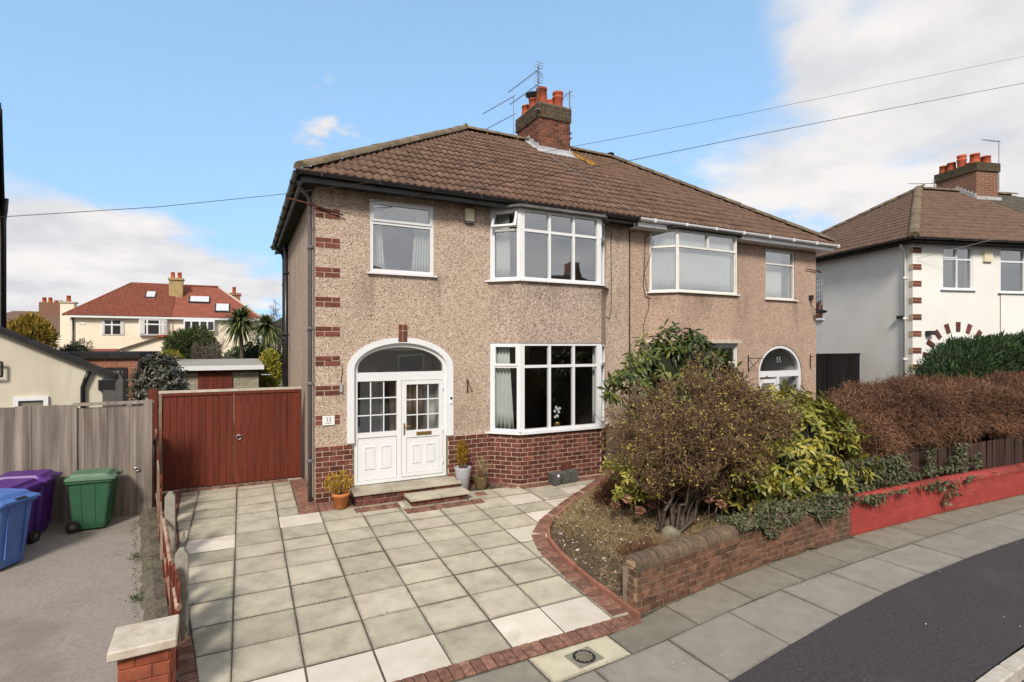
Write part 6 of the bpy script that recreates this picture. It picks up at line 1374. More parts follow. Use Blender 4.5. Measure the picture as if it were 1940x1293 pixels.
mb = MB(); mb.tube([A[0], A[1]], .12, 6); mb.tube([E[0], A[0]], .1, 6); mb.build('ridge', rf, 'far_tile'); mb = MB()
mb.tube([E[1]+(A[1]-E[1])*.02, A[1]], .09, 6); mb.build('hip_ridge', rf, 'stone_cap')
def rbox(mb, P0, P1, y0, y1, z0, z1): mb.box(P0, P1, y0, y1, z0, z1)
sy = lambda s: 41.65+s*4.35
sz = lambda s: 5.05+s*3.0
mb = MB(); mb.box(-6.75, -5.75, 44.3, 45.2, 6.2, 8.35); mb.box(-6.82, -5.68, 44.2, 45.3, 8.35, 8.52); fc = mb.build('chimney', t, 'chim_yellow')
for x in (-6.5, -6.0): pot(x, 44.7, 8.5, .15, .55, 0, fc)
for (xa, xb, s0, s1) in ((-8.35, -7.75, .55, .72), (-5.15, -3.75, .45, .62), (-3.15, -2.2, .18, .40)):
    mb = MB(); mb.add([(xa, sy(s0), sz(s0)+.12), (xb, sy(s0), sz(s0)+.12), (xb, sy(s1), sz(s1)+.12), (xa, sy(s1), sz(s1)+.12)], [(0, 1, 2, 3)]); 
    m3 = MB(); m3.add([(xa-.1, sy(s0)-.1, sz(s0)+.05), (xb+.1, sy(s0)-.1, sz(s0)+.05), (xb+.1, sy(s1)+.1, sz(s1)+.12), (xa-.1, sy(s1)+.1, sz(s1)+.12), (xa-.1, sy(s0)-.1, sz(s0)-.2), (xb+.1, sy(s0)-.1, sz(s0)-.2), (xb+.1, sy(s1)+.1, sz(s1)-.2), (xa-.1, sy(s1)+.1, sz(s1)-.2)], [(0, 1, 2, 3), (0, 4, 5, 1), (1, 5, 6, 2), (3, 7, 4, 0)]); sk = m3.build('skylight', rf, 'slate_dark'); mb.build('pane', sk, 'skylight')
def fwin(parent, X0, X1, y, z0, z1, vb, hb, mat='upvc', cur=None):
    mb = MB(); mb.mat(mat).box(X0, X1, y-.06, y+.02, z0, z1); f = mb.build('window', parent)
    xs_ = [X0]+list(vb)+[X1]; zs_ = [z0]+list(hb)+[z1]
    for a, b in zip(xs_[:-1], xs_[1:]):
        for c, d in zip(zs_[:-1], zs_[1:]): q = MB(); q.box(a+.06, b-.06, y-.075, y-.062, c+.06, d-.06); q.build('pane', f, 'far_glass')
    if cur:
        for a, b in cur: q = MB(); q.box(a, b, y-.082, y-.076, z0+.08, z1-.08); q.build('curtain_edge', f, 'curtain')
m, nt, L, P = nodes('far_glass'); P.inputs['Base Color'].default_value = (.035, .032, .032, 1); P.inputs['Roughness'].default_value = .06; P.inputs['Specular IOR Level'].default_value = .45
fwin(t, -10.95, -9.50, 42, 3.55, 4.75, (-10.3,), (4.35,), cur=((-10.89, -10.75), (-9.75, -9.56)))
mb = MB(); mb.box(-8.5, -6.6, 41.7, 42, 3.5, 4.9); bw = mb.build('bay', t, 'upvc')
fwin(t, -8.45, -6.65, 41.7, 3.58, 4.80, (-7.95, -7.1), (4.42,), cur=((-8.4, -8.1), (-7.0, -6.75)))
mb = MB(); mb.box(-5.45, -3.2, 41.6, 42, 3.9, 4.85); mb.build('bay', t, 'upvc'); fwin(t, -5.4, -3.25, 41.6, 3.95, 4.75, (-4.9, -4.3, -3.75), ())
mb = MB(); mb.box(-12.9, .2, 41.62, 41.68, 4.86, 5.02); mb.build('fascia', t, 'upvc'); mb = MB(); mb.tube([(-12.7, 41.9, 4.9), (-12.7, 41.9, 0)], .06, 6); mb.build('downpipe', t, 'black_gutter')
mb = MB(); mb.box(-12.35, -11.95, 41.96, 42.0, 4.35, 4.5); mb.build('name_plate', t, 'white_plate')
mb = MB(); mb.box(-6.30, -6.24, 41.9, 42.0, 1, 4.9); mb.build('party_line', t, 'stone_cap')
t2 = thing('gable_extension', (-7.6, 38, 0), 'small cream gabled extension with brown sloping roof before the red-roofed house', 'building')
mb = MB(); mb.poly([(-9.0, 38, -.2), (-5.6, 38, -.2), (-5.6, 38, 2.55), (-6.6, 38, 3.30), (-9.0, 38, 2.45)], 4, (0, 1, 0)); mb.build('wall', t2, 'cream_render')
mb = MB(); mb.poly([(-9.25, 37.8, 2.42), (-6.6, 37.8, 3.42), (-6.6, 42, 3.42), (-9.25, 42, 2.42)], .12); mb.poly([(-6.6, 37.8, 3.42), (-5.3, 37.8, 2.5), (-5.3, 42, 2.5), (-6.6, 42, 3.42)], .12); mb.build('roof', t2, 'brown_tile'); mb = MB(); mb.box(-6.8, -6.4, 37.75, 42, 3.35, 3.5); mb.build('ridge', t2, 'chimney_pot')
t2 = thing('lean_to', (-11.3, 41, 0), 'brown tiled lean-to roof against the distant cream house', 'building'); mb = MB(); mb.box(-12.6, -10.0, 39.5, 41.9, -.2, 1.9); mb.build('wall', t2, 'cream_render'); mb = MB(); mb.poly([(-12.8, 39.3, 1.9), (-9.9, 39.3, 1.9), (-9.9, 41.95, 2.45), (-12.8, 41.95, 2.45)], .1); mb.build('roof', t2, 'far_tile')
t, rf, E, A = far_house('brown_roofed_house', 'far brown-roofed house with clustered chimney at the left horizon', -26.5, -15.8, 60, 8, 4.0, 6.35, 4.2, 'cream_render', 'brown_tile')
mb = MB(); mb.box(-20.3, -18.4, 63.0, 64.2, 5.6, 7.3); fc = mb.build('chimney', t, 'brick_brown')
for x in (-20.0, -19.5, -19.0, -18.6): pot(x, 63.6, 7.25, .17, .6 if x in (-20., -19.5) else .3, 0, fc)
fwin(t, -17.6, -16.6, 60, 2.4, 3.5, (-17.1,), ())
t = thing('cream_chimney', (-15.2, 52, 0), 'cream rendered chimney stack left of the red-roofed house', 'chimney'); mb = MB(); mb.box(-15.9, -14.9, 52, 53, -.2, 6.6); mb.build('stack', t, 'cream_render'); mb = MB(); mb.box(-16, -14.8, 51.9, 53.1, 6.6, 6.72); mb.build('cap', t, 'stone_cap'); pot(-15.4, 52.5, 6.7, .16, .6, 0, t)
t = thing('brick_chimney', (-2.2, 56, 0), 'small brick chimney stack beyond the red roof', 'chimney'); mb = MB(); mb.box(-2.35, -1.35, 56, 57, -.2, 8.2); mb.box(-2.45, -1.25, 55.9, 57.1, 8.2, 8.45); mb.build('stack', t, 'brick_far'); pot(-1.95, 56.5, 8.4, .17, .75, 0, t)
t, rf, E, A = far_house('slate_roofed_house', 'dark-roofed distant house glimpsed beside the side wall', .9, 9.5, 52, 8, 4.4, 6.7, 3.6, 'cream_render', 'slate_dark')
# ---- outbuilding, garage, shed and the house at the far left
oz = lambda x: 3.06-.52*(x+5.05)
t = thing('outbuilding', (-6, 3.2, 0), 'cream rendered outbuilding with black sloping roof behind the grey fence', 'outbuilding')
mb = MB(); mb.poly([(-8.2, 3.2, -.2), (-3.55, 3.2, -.2), (-3.55, 3.2, oz(-3.55)-.1), (-8.2, 3.2, oz(-8.2)-.1)], .15, (0, 1, 0)); mb.build('gable_wall', t, 'outhouse_render'); mb = MB(); mb.poly([(-8.2, 3.41, -.2), (-3.70, 3.41, -.2), (-3.70, 3.41, oz(-3.70)-.46), (-8.2, 3.41, oz(-8.2)-.46)], 1.4, (0, 1, 0)); mb.build('wall', t, 'outhouse_render')
mb = MB(); mb.poly([(-3.30, 3.05, oz(-3.30)), (-3.30, 3.22, oz(-3.30)), (-8.3, 3.22, oz(-8.3)), (-8.3, 3.05, oz(-8.3))][::-1], .11, (0, 0, -1)); mb.build('verge', t, 'slate_dark')
mb = MB(); mb.poly([(-3.62, 3.4, oz(-3.62)-.34), (-3.62, 4.9, oz(-3.62)-.34), (-8.3, 4.9, oz(-8.3)-.34), (-8.3, 3.4, oz(-8.3)-.34)][::-1], .1, (0, 0, -1)); mb.build('roof', t, 'slate_dark')
mb = MB(); mb.box(-3.60, -3.34, 3.12, 3.2, oz(-3.4)-.36, oz(-3.4)-.16); mb.build('eave_box', t, 'black_gutter')
pipe([(-3.74, 3.12, oz(-3.74)-.16), (-3.80, 3.13, oz(-3.8)-.36), (-3.84, 3.14, oz(-3.8)-.5), (-3.84, 3.14, 0)], .04, 'black_gutter', t)
win(t, (-4.86, 3.19, .9), (1, 0, 0), .50, .86, [], [], [(.07, .43, .09, .79)], fw=.07, inset=-.04)
mb = MB(); mb.tube([(-5.12+.12*math.copysign(min(1, abs(1.4*math.cos(a))), math.cos(a)), 3.1, 2.28+.13*math.copysign(min(1, abs(1.4*math.sin(a))), math.sin(a))) for a in np.linspace(0, 6.283, 25)], .022, 6, caps=False); mb.tube([(-5.12, 3.1, 2.15), (-5.12, 3.2, 2.15)], .02, 6); mb.build('hose_hanger', t, 'iron_black')
t = thing('brick_garage', (-5, 10, 0), 'flat-roofed orange brick garage with dark door behind the outbuilding', 'garage')
mb = MB(); mb.box(-6.6, -3.97, 10, 14, -.2, 2.32); mb.build('wall', t, 'brick_far'); mb = MB(); mb.box(-6.7, -3.9, 9.9, 14.1, 2.321, 2.5); mb.build('roof', t, 'slate_dark')
mb = MB(); mb.box(-4.88, -4.24, 9.94, 9.998, 0, 2.05); dd = mb.build('door', t, 'slate_dark'); mb = MB(); mb.box(-4.8, -4.32, 9.92, 9.939, .1, 1.95); mb.build('panel', dd, 'planter_dark'); mb = MB(); mb.tube([(-4.42, 9.90, 1.95), (-4.42, 9.75, 1.9)], .03, 6); mb.build('lamp', t, 'steel')
t = thing('garden_shed', (-1.8, 10.6, 0), 'low block shed with white-edged roof and dark red door', 'shed')
mb = MB(); mb.box(-3.1, -.62, 10.6, 13, -.2, 1.93); mb.build('wall', t, 'block_wall'); mb = MB(); mb.poly([(-3.3, 10.35, 2.04), (-.48, 10.35, 2.04), (-.48, 13.4, 2.20), (-3.3, 13.4, 2.20)], .05); mb.build('roof', t, 'concrete_post'); mb = MB(); mb.box(-3.3, -.46, 10.30, 10.345, 1.90, 2.05); mb.build('fascia', t, 'upvc')
dd = thing('shed_door', (0, 0, 0), 'x', 'x') if False else None
mb = MB(); mb.box(-2.42, -1.42, 10.55, 10.598, 0, 1.82); dd = mb.build('door', t, 'gate_red')
for k in range(7): q = MB(); q.box(-2.41+k*.141, -2.275+k*.141, 10.535, 10.549, .02, 1.80); q.build('board', dd, 'gate_red')
mb = MB(); mb.box(-3.1, -.62, 10.56, 10.597, 1.821, 1.93); mb.build('lintel', t, 'gate_red'); mb = MB(); mb.tube([(-.55, 10.5, 1.72), (-.25, 10.5, 1.70)], .02, 6); mb.build('gutter_arm', t, 'upvc')
nd, nn = Vector((-1.6, 5.6, 0)).normalized(), Vector((-5.6, -1.6, 0)).normalized()       # along its gable, and away from us
t = thing('neighbour_house', (-9, 10, 0), 'dark roof verge and downpipe of the neighbouring house at the far left', 'house')
gp = lambda s_, m_, z: Vector((-6.5, 8.0, 0))+nd*s_+nn*m_+Vector((0, 0, z))
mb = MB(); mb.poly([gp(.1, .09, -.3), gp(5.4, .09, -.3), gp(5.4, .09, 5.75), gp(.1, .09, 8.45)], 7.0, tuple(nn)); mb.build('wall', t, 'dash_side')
mb = MB(); mb.poly([gp(-.1, 0, 8.75), gp(5.85, 0, 5.74), gp(5.85, 8, 5.74), gp(-.1, 8, 8.75)], .16); mb.poly([gp(-.1, 0, 8.75), gp(-.1, 8, 8.75), gp(-.6, 8, 8.5), gp(-.6, 0, 8.5)], .16); mb.build('roof', t, 'slate_dark')
mb = MB(); mb.poly([gp(-.1, -.02, 8.60), gp(5.8, -.02, 5.62), gp(5.8, -.02, 5.40), gp(-.1, -.02, 8.38)], .05, tuple(nn)); mb.build('bargeboard', t, 'black_gutter')
pipe([gp(2.75, -.05, 6.95), gp(2.75, -.03, 6.6), gp(2.75, .0, 6.3), gp(2.75, .0, 0)], .06, 'black_gutter', t)
# ---- houses across the road (behind the camera; the windows mirror them)
for k, (x0, x1) in enumerate(((-20, -7), (-1, 12), (18, 31))):
    t, rf, E, A = far_house('opposite_house', ['brick house pair across the road to the left', 'brick house pair across the road facing the drive', 'brick house pair across the road to the right'][k], x0, x1, -34, 8, 5.3, 8.6, 4.4, 'brick_brown', 'brown_tile', zb=-.4)
    for (a, b, c, d) in ((.14, .28, .8, 2.2), (.72, .86, .8, 2.2), (.14, .28, 3.6, 4.8), (.72, .86, 3.6, 4.8)):
        X0, X1 = x0+(x1-x0)*a, x0+(x1-x0)*b; q = MB(); q.box(X0, X1, -26.04, -25.98, c, d); f = q.build('window', t, 'upvc'); q = MB(); q.box(X0+.1, X1-.1, -25.975, -25.96, c+.1, d-.1); q.build('pane', f, 'far_glass')
    q = MB(); q.box((x0+x1)/2-.6, (x0+x1)/2+.6, -30.8, -29.6, 7, 9.9); q.build('chimney', t, 'brick_brown')
WIRE1 = [(30.53, -1.2, 15.31), (23.01, -1.2, 12.71), (14.02, -1.2, 9.66), (8.94, -1.2, 7.94), (5.91, -1.2, 6.94), (4.46, -1.2, 6.47), (2.46, -1.2, 5.82), (0.67, -1.2, 5.27), (-0.52, -1.2, 4.94), (-2.11, -1.2, 4.56), (-3.71, -1.2, 4.25), (-4.6, -1.2, 4.07)]
WIRE2 = [(0.36, -0.07, 5.11), (0.78, -0.2, 5.2), (2.75, -0.5, 5.64), (5.94, -1.0, 6.49), (8.58, -1.5, 7.24), (12.24, -2.2, 8.26), (17.89, -3.0, 9.86), (21.94, -3.5, 11.02)]

# ================================================================ PLANTS
def in_ell(n, c, rad, rg, lo=0., p=.4):
    return np.array(c)+sphere_pts(n, rg)*np.array(rad)*((lo+(1-lo)*rg.random((n, 1))**p))
def woody(name, base, c, rad, label, cat='shrub', mains=16, secs=260, ters=2400, quats=9000, r0=.03, mat='twig', seed=5, zlow=None, buds=0, budmat='leaf_bud', spread=.22, budl=.03, lump=.1, twr=1.):
    """leafless branching shrub: limbs, branches, twigs; buds = last small leaves"""
    rg = np.random.default_rng(seed); base, c, rad = np.array(base, float), np.array(c, float), np.array(rad, float); t = thing(name, tuple(base), label, cat)
    P0 = base+rg.normal(size=(mains, 3))*[spread, spread*.7, 0]; P1 = c+sphere_pts(mains, rg)*rad*rg.uniform(.35, .75, (mains, 1)); P1[:, 2] = np.maximum(P1[:, 2], c[2]-.35*rad[2])
    ch = chain(P0, P1, 6, .035, rg); parts = []
    for i in range(6): parts.append(ribs(ch[i], ch[i+1], r0*(1-i/7.5), r0*(1-(i+1)/7.5), rng=rg))
    V, F, A = join(*parts); np_mesh('limbs', V, F, 'bark', t, A)
    def sprout(chs, n, lo, length, up, k=3, wob=.07, pull=.8):
        m = len(chs)-1; T_ = rg.uniform(lo, 1, n)*m; I_ = np.minimum(T_.astype(int), m-1); J_ = rg.integers(0, len(chs[0]), n); arr = np.stack(chs)
        S0 = arr[I_, J_]+(arr[I_+1, J_]-arr[I_, J_])*(T_-I_)[:, None]; out = unit((S0-c)/rad)*pull+rg.normal(size=(n, 3))*.75+[0, 0, up]
        S1 = S0+unit(out)*rg.uniform(.5, 1.2, (n, 1))*length
        q = (S1-c)/rad; l_ = np.linalg.norm(q, axis=1, keepdims=True)/(1+lump*vnoise(c+unit(q)*rad, 2.4, seed)[:, None]); S1 = np.where(l_ > 1, c+q/l_*rad*rg.uniform(.9, 1.04, (n, 1)), S1)
        if zlow is not None: S1[:, 2] = np.maximum(S1[:, 2], zlow)
        return chain(S0, S1, k, wob, rg)
    s = sprout(ch, secs, .3, .75, .35, 4); t3 = sprout(s, ters, .25, .42, .25, 3); q4 = sprout(t3, quats, .2, .17, .2, 2, .09)
    parts = []
    for i in range(4): parts.append(ribs(s[i], s[i+1], r0*.38*(1-i/6), r0*.38*(1-(i+1)/6), rng=rg))
    for i in range(3): parts.append(ribs(t3[i], t3[i+1], .0058*twr*(1-i/5), .0058*twr*(1-(i+1)/5), rng=rg))
    for i in range(2): parts.append(ribs(q4[i], q4[i+1], .0034*twr, .0024*twr, rng=rg))
    V, F, A = join(*parts); np_mesh('twigs', V, F, mat, t, A, kind='stuff')
    if buds:
        J = rg.integers(0, quats, buds); P = q4[2][J]+rg.normal(size=(buds, 3))*.02; D = rg.normal(size=(buds, 3))
        V, F, A = leaves(P, D, rg.uniform(.5, 1.3, buds)*budl, rg.uniform(.5, 1.2, buds)*budl*.5, 'oval', rng=rg, val=rg.random(buds)**1.1); np_mesh('leaves', V, F, budmat, t, A, kind='stuff')
    return t
woody('deciduous_shrub', (4.66, -3.72, .02), (5.16, -3.55, 1.52), (1.80, 1.15, 1.06), 'large brown twiggy leafless shrub behind the garden wall', mains=26, secs=460, ters=4800, quats=18000, zlow=.36, buds=40000, r0=.034, spread=.20, lump=.36, budl=.042, twr=1.25)
def rosettes(name, base, c, rad, tips, per, ln, wd, mat, label, seed, droop, nobj=0, lo_z=None, core=True, cat='shrub', top=0., lump=.12, vpow=1.):
    """evergreen with leaves in whorls at its shoot tips; the nearest leaves are parts of their own"""
    rg = np.random.default_rng(seed); c, rad = np.array(c, float), np.array(rad, float); t = thing(name, tuple(base), label, cat)
    d = sphere_pts(int(tips*1.5), rg); d[:, 2] = np.where(d[:, 2] < -.75, -d[:, 2], d[:, 2]); d = d[:tips]
    tp = c+d*rad*(rg.uniform(.72, 1.03, (tips, 1)))*(1+lump*vnoise(c+d*rad, 2.0, seed)[:, None])
    if lo_z is not None: tp[:, 2] = np.maximum(tp[:, 2], lo_z+rg.uniform(0, .2, tips))
    b0 = np.tile(np.array(base, float), (tips, 1))+rg.normal(size=(tips, 3))*[.15, .15, 0]; sel = rg.random(tips) < .35
    ch = chain(b0[sel], tp[sel], 4, .06, rg); V, F, A = join(*[ribs(ch[i], ch[i+1], .012*(1-i/5), .012*(1-(i+1)/5), rng=rg) for i in range(4)]); np_mesh('stems', V, F, 'twig', t, A)
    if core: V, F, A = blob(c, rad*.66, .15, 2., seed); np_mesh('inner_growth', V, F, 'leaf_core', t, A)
    ax = unit(unit(d*rad)+rg.normal(size=(tips, 3))*.35+[0, -.15, .35]); n = tips*per
    tip = np.repeat(tp, per, 0); axr = np.repeat(ax, per, 0); ph = np.tile(np.arange(per)*2.4, tips)+np.repeat(rg.random(tips)*6.28, per)
    s_ = unit(np.cross(axr, rg.normal(size=(n, 3)))*0+np.cross(axr, np.array([[.3, .2, 1.]]))); b_ = np.cross(axr, s_); rad_ = s_*np.cos(ph)[:, None]+b_*np.sin(ph)[:, None]
    el = np.tile(np.linspace(.95, -.1, per), tips)[:, None]
    D = unit(rad_+axr*(el*.9)+[0, 0, -droop]+rg.normal(size=(n, 3))*.18); P = tip-axr*np.tile(np.linspace(0, .10, per), tips)[:, None]
    val = np.clip(np.repeat(rg.random(tips), per)*.55+rg.random(n)*.55-.05, 0, 1)**vpow
    L_ = rg.uniform(.75, 1.25, n)*ln; W_ = L_*wd
    up = axr+[0, 0, .4]
    if nobj:
        cw = np.array(camv); dist = np.linalg.norm(P-cw, axis=1); front = np.argsort(dist+np.where(((P-c)@(cw-c)) > 0, 0, 5))[:nobj]; mask = np.zeros(n, bool); mask[front] = True
        for i in front:
            V, F, A = leaves(P[i:i+1], D[i:i+1], L_[i:i+1], W_[i:i+1], 'oval', nrm=up[i:i+1], val=val[i:i+1], rng=rg); np_mesh('leaf', V, F, mat, t, A, loc=tuple(P[i]))
        P, D, L_, W_, up, val = P[~mask], D[~mask], L_[~mask], W_[~mask], up[~mask], val[~mask]
    V, F, A = leaves(P, D, L_, W_, 'oval', nrm=up, val=val, rng=rg); np_mesh('leaves', V, F, mat, t, A, kind='stuff')
    return t
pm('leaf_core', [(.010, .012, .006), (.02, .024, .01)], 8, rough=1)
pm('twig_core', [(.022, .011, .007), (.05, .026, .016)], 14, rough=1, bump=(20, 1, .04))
rosettes('variegated_laurel', (7.2, -3.6, -.05), (6.95, -3.78, .80), (1.45, .95, 1.22), 1300, 8, .135, .42, 'leaf_laurel', 'yellow-green glossy laurel beside the brown twiggy shrub', 21, .35, nobj=300, lo_z=.12, lump=.22)
rosettes('spotted_shrub', (5.2, -3.2, 0), (5.15, -3.25, .72), (1.5, .5, .62), 460, 7, .085, .45, 'leaf_laurel', 'yellow-green leaves showing through the base of the twiggy shrub', 23, .3, lo_z=.25, core=False)
rosettes('rhododendron', (6.9, -1.7, 0), (6.75, -1.65, 2.0), (1.62, .7, .98), 250, 9, .205, .36, 'leaf_rhodo', 'dark green rhododendron rising behind the twiggy shrub', 22, .55, nobj=150, lo_z=1.3, lump=.22)
# ---- brown hedge over the picket fence
def hedge(name, xa, xb, cy, hw, zt, zb, n, mat, coremat, label, seed, ln, cat='hedge', kind='rib', wd=.3, up=.25, lump=.10, amt=.75):
    rg = np.random.default_rng(seed); t = thing(name, ((xa+xb)/2, cy((xa+xb)/2), zb((xa+xb)/2)), label, cat)
    def surf(x, th, k):
        top, bot = np.array([zt(v) for v in x]), np.array([zb(v) for v in x]); e = np.clip(np.minimum((x-xa)/.7, (xb-x)/.7), 0, 1)**.5
        yc = np.array([cy(v) for v in x]); hy = np.array([hw(v) for v in x]); cz = (top+bot)/2; hz = (top-bot)/2
        ct, st = np.cos(th), np.sin(th); sc_ = k*e; P = np.stack([x, yc+np.sign(ct)*np.abs(ct)**.7*hy*sc_, cz+np.sign(st)*np.abs(st)**.7*hz*sc_], 1)
        return P, np.stack([np.zeros_like(x), ct/hy, st/hz], 1)
    nu, nv = 60, 22; X, T_ = np.meshgrid(np.linspace(xa, xb, nu), np.linspace(0, 2*math.pi, nv, endpoint=False), indexing='ij')
    P, _ = surf(X.ravel(), T_.ravel(), 1); P += (_*0+unit(_))*(vnoise(P, 2.2, seed)*lump)[:, None]-unit(_)*.16
    F = [[i*nv+j, (i+1)*nv+j, (i+1)*nv+(j+1) % nv, i*nv+(j+1) % nv] for i in range(nu-1) for j in range(nv)]
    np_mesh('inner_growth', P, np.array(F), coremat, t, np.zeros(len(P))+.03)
    x = rg.uniform(xa, xb, n); th = rg.uniform(0, 2*math.pi, n); th = np.where(rg.random(n) < .5, -math.pi/2+rg.normal(size=n)*1.6-.4, th)
    x = np.where(rg.random(n) < .06, xa+np.abs(rg.normal(size=n))*.15, x); th = np.where(rg.random(n) < .6, rg.uniform(.4*math.pi, 1.35*math.pi, n), th)
    P, Nn = surf(x, th, 1); Nn = unit(Nn); P = P+Nn*(vnoise(P, 2.2, seed)*lump)[:, None]-Nn*rg.uniform(.02, .22, (n, 1))
    cl = vnoise(P, 3.4, seed+3); keep = (cl+rg.random(n)*1.3 > -.15) if kind == 'rib' else np.ones(n, bool); P, Nn, cl = P[keep], Nn[keep], cl[keep]; n = len(P)
    D = unit(Nn+rg.normal(size=(n, 3))*amt*.7+[0, 0, up]); l_ = rg.uniform(.4, 1.3, n)*ln; l_ = np.where(rg.random(n) < .02, l_*1.9, l_)
    if kind == 'rib':
        M1 = P+D*l_[:, None]*.5; D2 = unit(D+rg.normal(size=(n, 3))*.5); vv = np.clip(.36+.34*cl+rg.normal(size=n)*.30, 0, 1); j = rg.integers(0, n, n//3); V, F, A = join(ribs(P, M1, .0052, .0040, val=vv, rng=rg), ribs(M1, M1+D2*l_[:, None]*.5, .0040, .0024, val=vv, rng=rg), leaves(P[j]+rg.normal(size=(len(j), 3))*.05, rg.normal(size=(len(j), 3)), .035, .016, 'dia', rng=rg, val=np.clip(vv[j]+.15, 0, 1)))
    else: V, F, A = leaves(P, D, l_, l_*wd, kind, rng=rg)
    np_mesh('twigs' if kind == 'rib' else 'foliage', V, F, mat, t, A, kind='stuff'); return t
hedge('bare_hedge', 7.75, 19.0, lambda x: yA(x)+1.05, lambda x: .80, pw([(7.7, 1.2), (8.2, 1.58), (9, 1.85), (10.2, 2.04), (11.5, 2.08), (12.5, 1.9), (13.5, 2.08), (16, 2.12), (19, 2.3)]), pw([(7.7, .45), (8.6, .66), (10, .76), (12, .82), (15, .86), (19, 1.0)]), 64000, 'hedge_twig', 'twig_core', 'long reddish-brown leafless hedge over the picket fence', 31, .145, amt=1.7, lump=.13, up=.25)
hedge('conifer_hedge', 13.7, 21.5, lambda x: -2.35-(x-13)*.30, lambda x: .85, pw([(13.7, 2.1), (14.2, 2.5), (15, 2.82), (16.5, 3.02), (19, 3.15), (21.5, 3.2)]), lambda x: .2, 60000, 'leaf_conifer', 'leaf_core', 'dark green clipped conifer hedge before the white house', 32, .11, kind='dia', wd=.30, up=.6, lump=.16, amt=.6)
# ---- ivy
def ivy(name, P, Nn, label, seed, sz=.058, loc=None):
    rg = np.random.default_rng(seed); n = len(P); t = thing(name, tuple(P[0]), label, 'ivy'); D = unit(Nn*.25+rg.normal(size=(n, 3))*.6+[0, -.1, -.55])
    V, F, A = leaves(P, D, rg.uniform(.6, 1.3, n)*sz, rg.uniform(.7, 1.3, n)*sz, 'ivy', nrm=Nn+rg.normal(size=(n, 3))*.35, rng=rg); np_mesh('leaves', V, F, 'leaf_ivy', t, A, kind='stuff')
    k = n//12; i0 = rg.integers(0, n, k); V, F, A = ribs(P[i0]-Nn[i0]*.02, P[i0]+rg.normal(size=(k, 3))*.10-Nn[i0]*.02, .004, .003, rng=rg); np_mesh('stems', V, F, 'twig', t, A, kind='stuff'); return t
rg = np.random.default_rng(77)
n = 3000; x = rg.uniform(4.55, 7.15, n); q = rg.random(n)**1.2; amp = np.clip((x-4.55)/.7, .15, 1); th = rg.uniform(-.15, 1, n)
hang = .22*amp*(.5+.5*np.sin(x*5.1)+.25*np.sin(x*11.3)); yy = np.array([yA(v) for v in x]); top = np.array([ztw(v) for v in x])+.16
side = rg.random(n) < .45
P = np.where(side[:, None], np.stack([x, yy-.02-rg.random(n)*.07, top-.02-rg.random(n)*hang], 1), np.stack([x, yy+rg.uniform(-.05, .34, n), top-.02+rg.random(n)*.09*amp+.04*np.sin(x*6)*amp], 1))
Nn = np.where(side[:, None], np.array([[0, -1, .3]]), np.array([[0, -.4, 1.]])); ivy('ivy', P, unit(Nn), 'grey-green ivy spilling over the top of the brown garden wall', 41, .046)
n = 3600; x = rg.uniform(7.0, 8.75, n); yy = np.array([yA(v) for v in x]); z = rg.uniform(.12, .92, n); keep = z > .37+.05*np.sin(x*4.)+.04*np.sin(x*9); x, yy, z = x[keep], yy[keep], z[keep]
P = np.stack([x, yy+.22-rg.random(len(x))*.14-np.where(z < .43, .24, 0), z], 1); ivy('ivy', P, np.tile(unit(np.array([[0., -1, .25]])), (len(P), 1)), 'dense ivy curtain between the yellow laurel and the picket fence', 42, .048)
n = 2600; x = rg.uniform(8.9, 10.9, n); yy = np.array([yA(v) for v in x]); z = rg.uniform(.02, .95, n); keep = (np.abs(z-(.42+.16*np.clip((x-9.2)/1.2, 0, 1))) < .09+.07*np.sin(x*7)+.05*np.sin(x*17)) | ((np.abs(x-9.55-.12*np.sin(z*6)) < .10) & (z > .15)) | ((np.abs(x-10.35) < .12) & (z > .4)) | ((np.abs(x-9.42) < .04) & (z < .4) & (z > .02)); x, yy, z = x[keep], yy[keep], z[keep]
P = np.stack([x, yy+.22-rg.random(len(x))*.10-np.where(z < .43, .24, 0), z+.02], 1); ivy('ivy', P, np.tile(unit(np.array([[0., -1, .25]])), (len(P), 1)), 'straggling ivy strands hanging from the pickets over the red wall', 43, .052)
# ---- ground plants of the bed
rg = np.random.default_rng(90)
def bedpts(n, x0, x1, y0, y1):
    x = rg.uniform(x0, x1, n); y = rg.uniform(y0, y1, n); k = x > np.array([kerbX(v) for v in y])+.06; x, y = x[k], y[k]
    return np.stack([x, y, np.array([bedz(a, b) for a, b in zip(x, y)])], 1)
P = bedpts(26000, 2.8, 5.4, -4.75, -1.3); P = P[vnoise(P, 2.1, 4)+rg.random(len(P))*.9 > .15]; n = len(P); az = rg.random(n)*6.28; D = np.stack([np.cos(az), np.sin(az), rg.uniform(.15, 1.3, n)], 1)
V, F, A = leaves(P, D, rg.uniform(.05, .17, n), rg.uniform(.003, .006, n), 'blade', rng=rg); tag(np_mesh('dry_grass', V, F, 'dry_grass', None, A), 'dry straw-coloured grass over the planting bed', 'grass', kind='stuff')
P = bedpts(5200, 2.8, 7.2, -4.8, -.6); n = len(P); D = rg.normal(size=(n, 3))*[1, 1, .25]; V, F, A = leaves(P+[0, 0, .012], D, rg.uniform(.02, .06, n), rg.uniform(.012, .035, n), 'oval', nrm=rg.normal(size=(n, 3))*.4+[0, 0, 1], rng=rg, val=rg.random(n)**3); tag(np_mesh('leaf_litter', V, F, 'litter', None, A), 'scattered dead leaves and chips on the bed soil', 'leaf litter', kind='stuff')
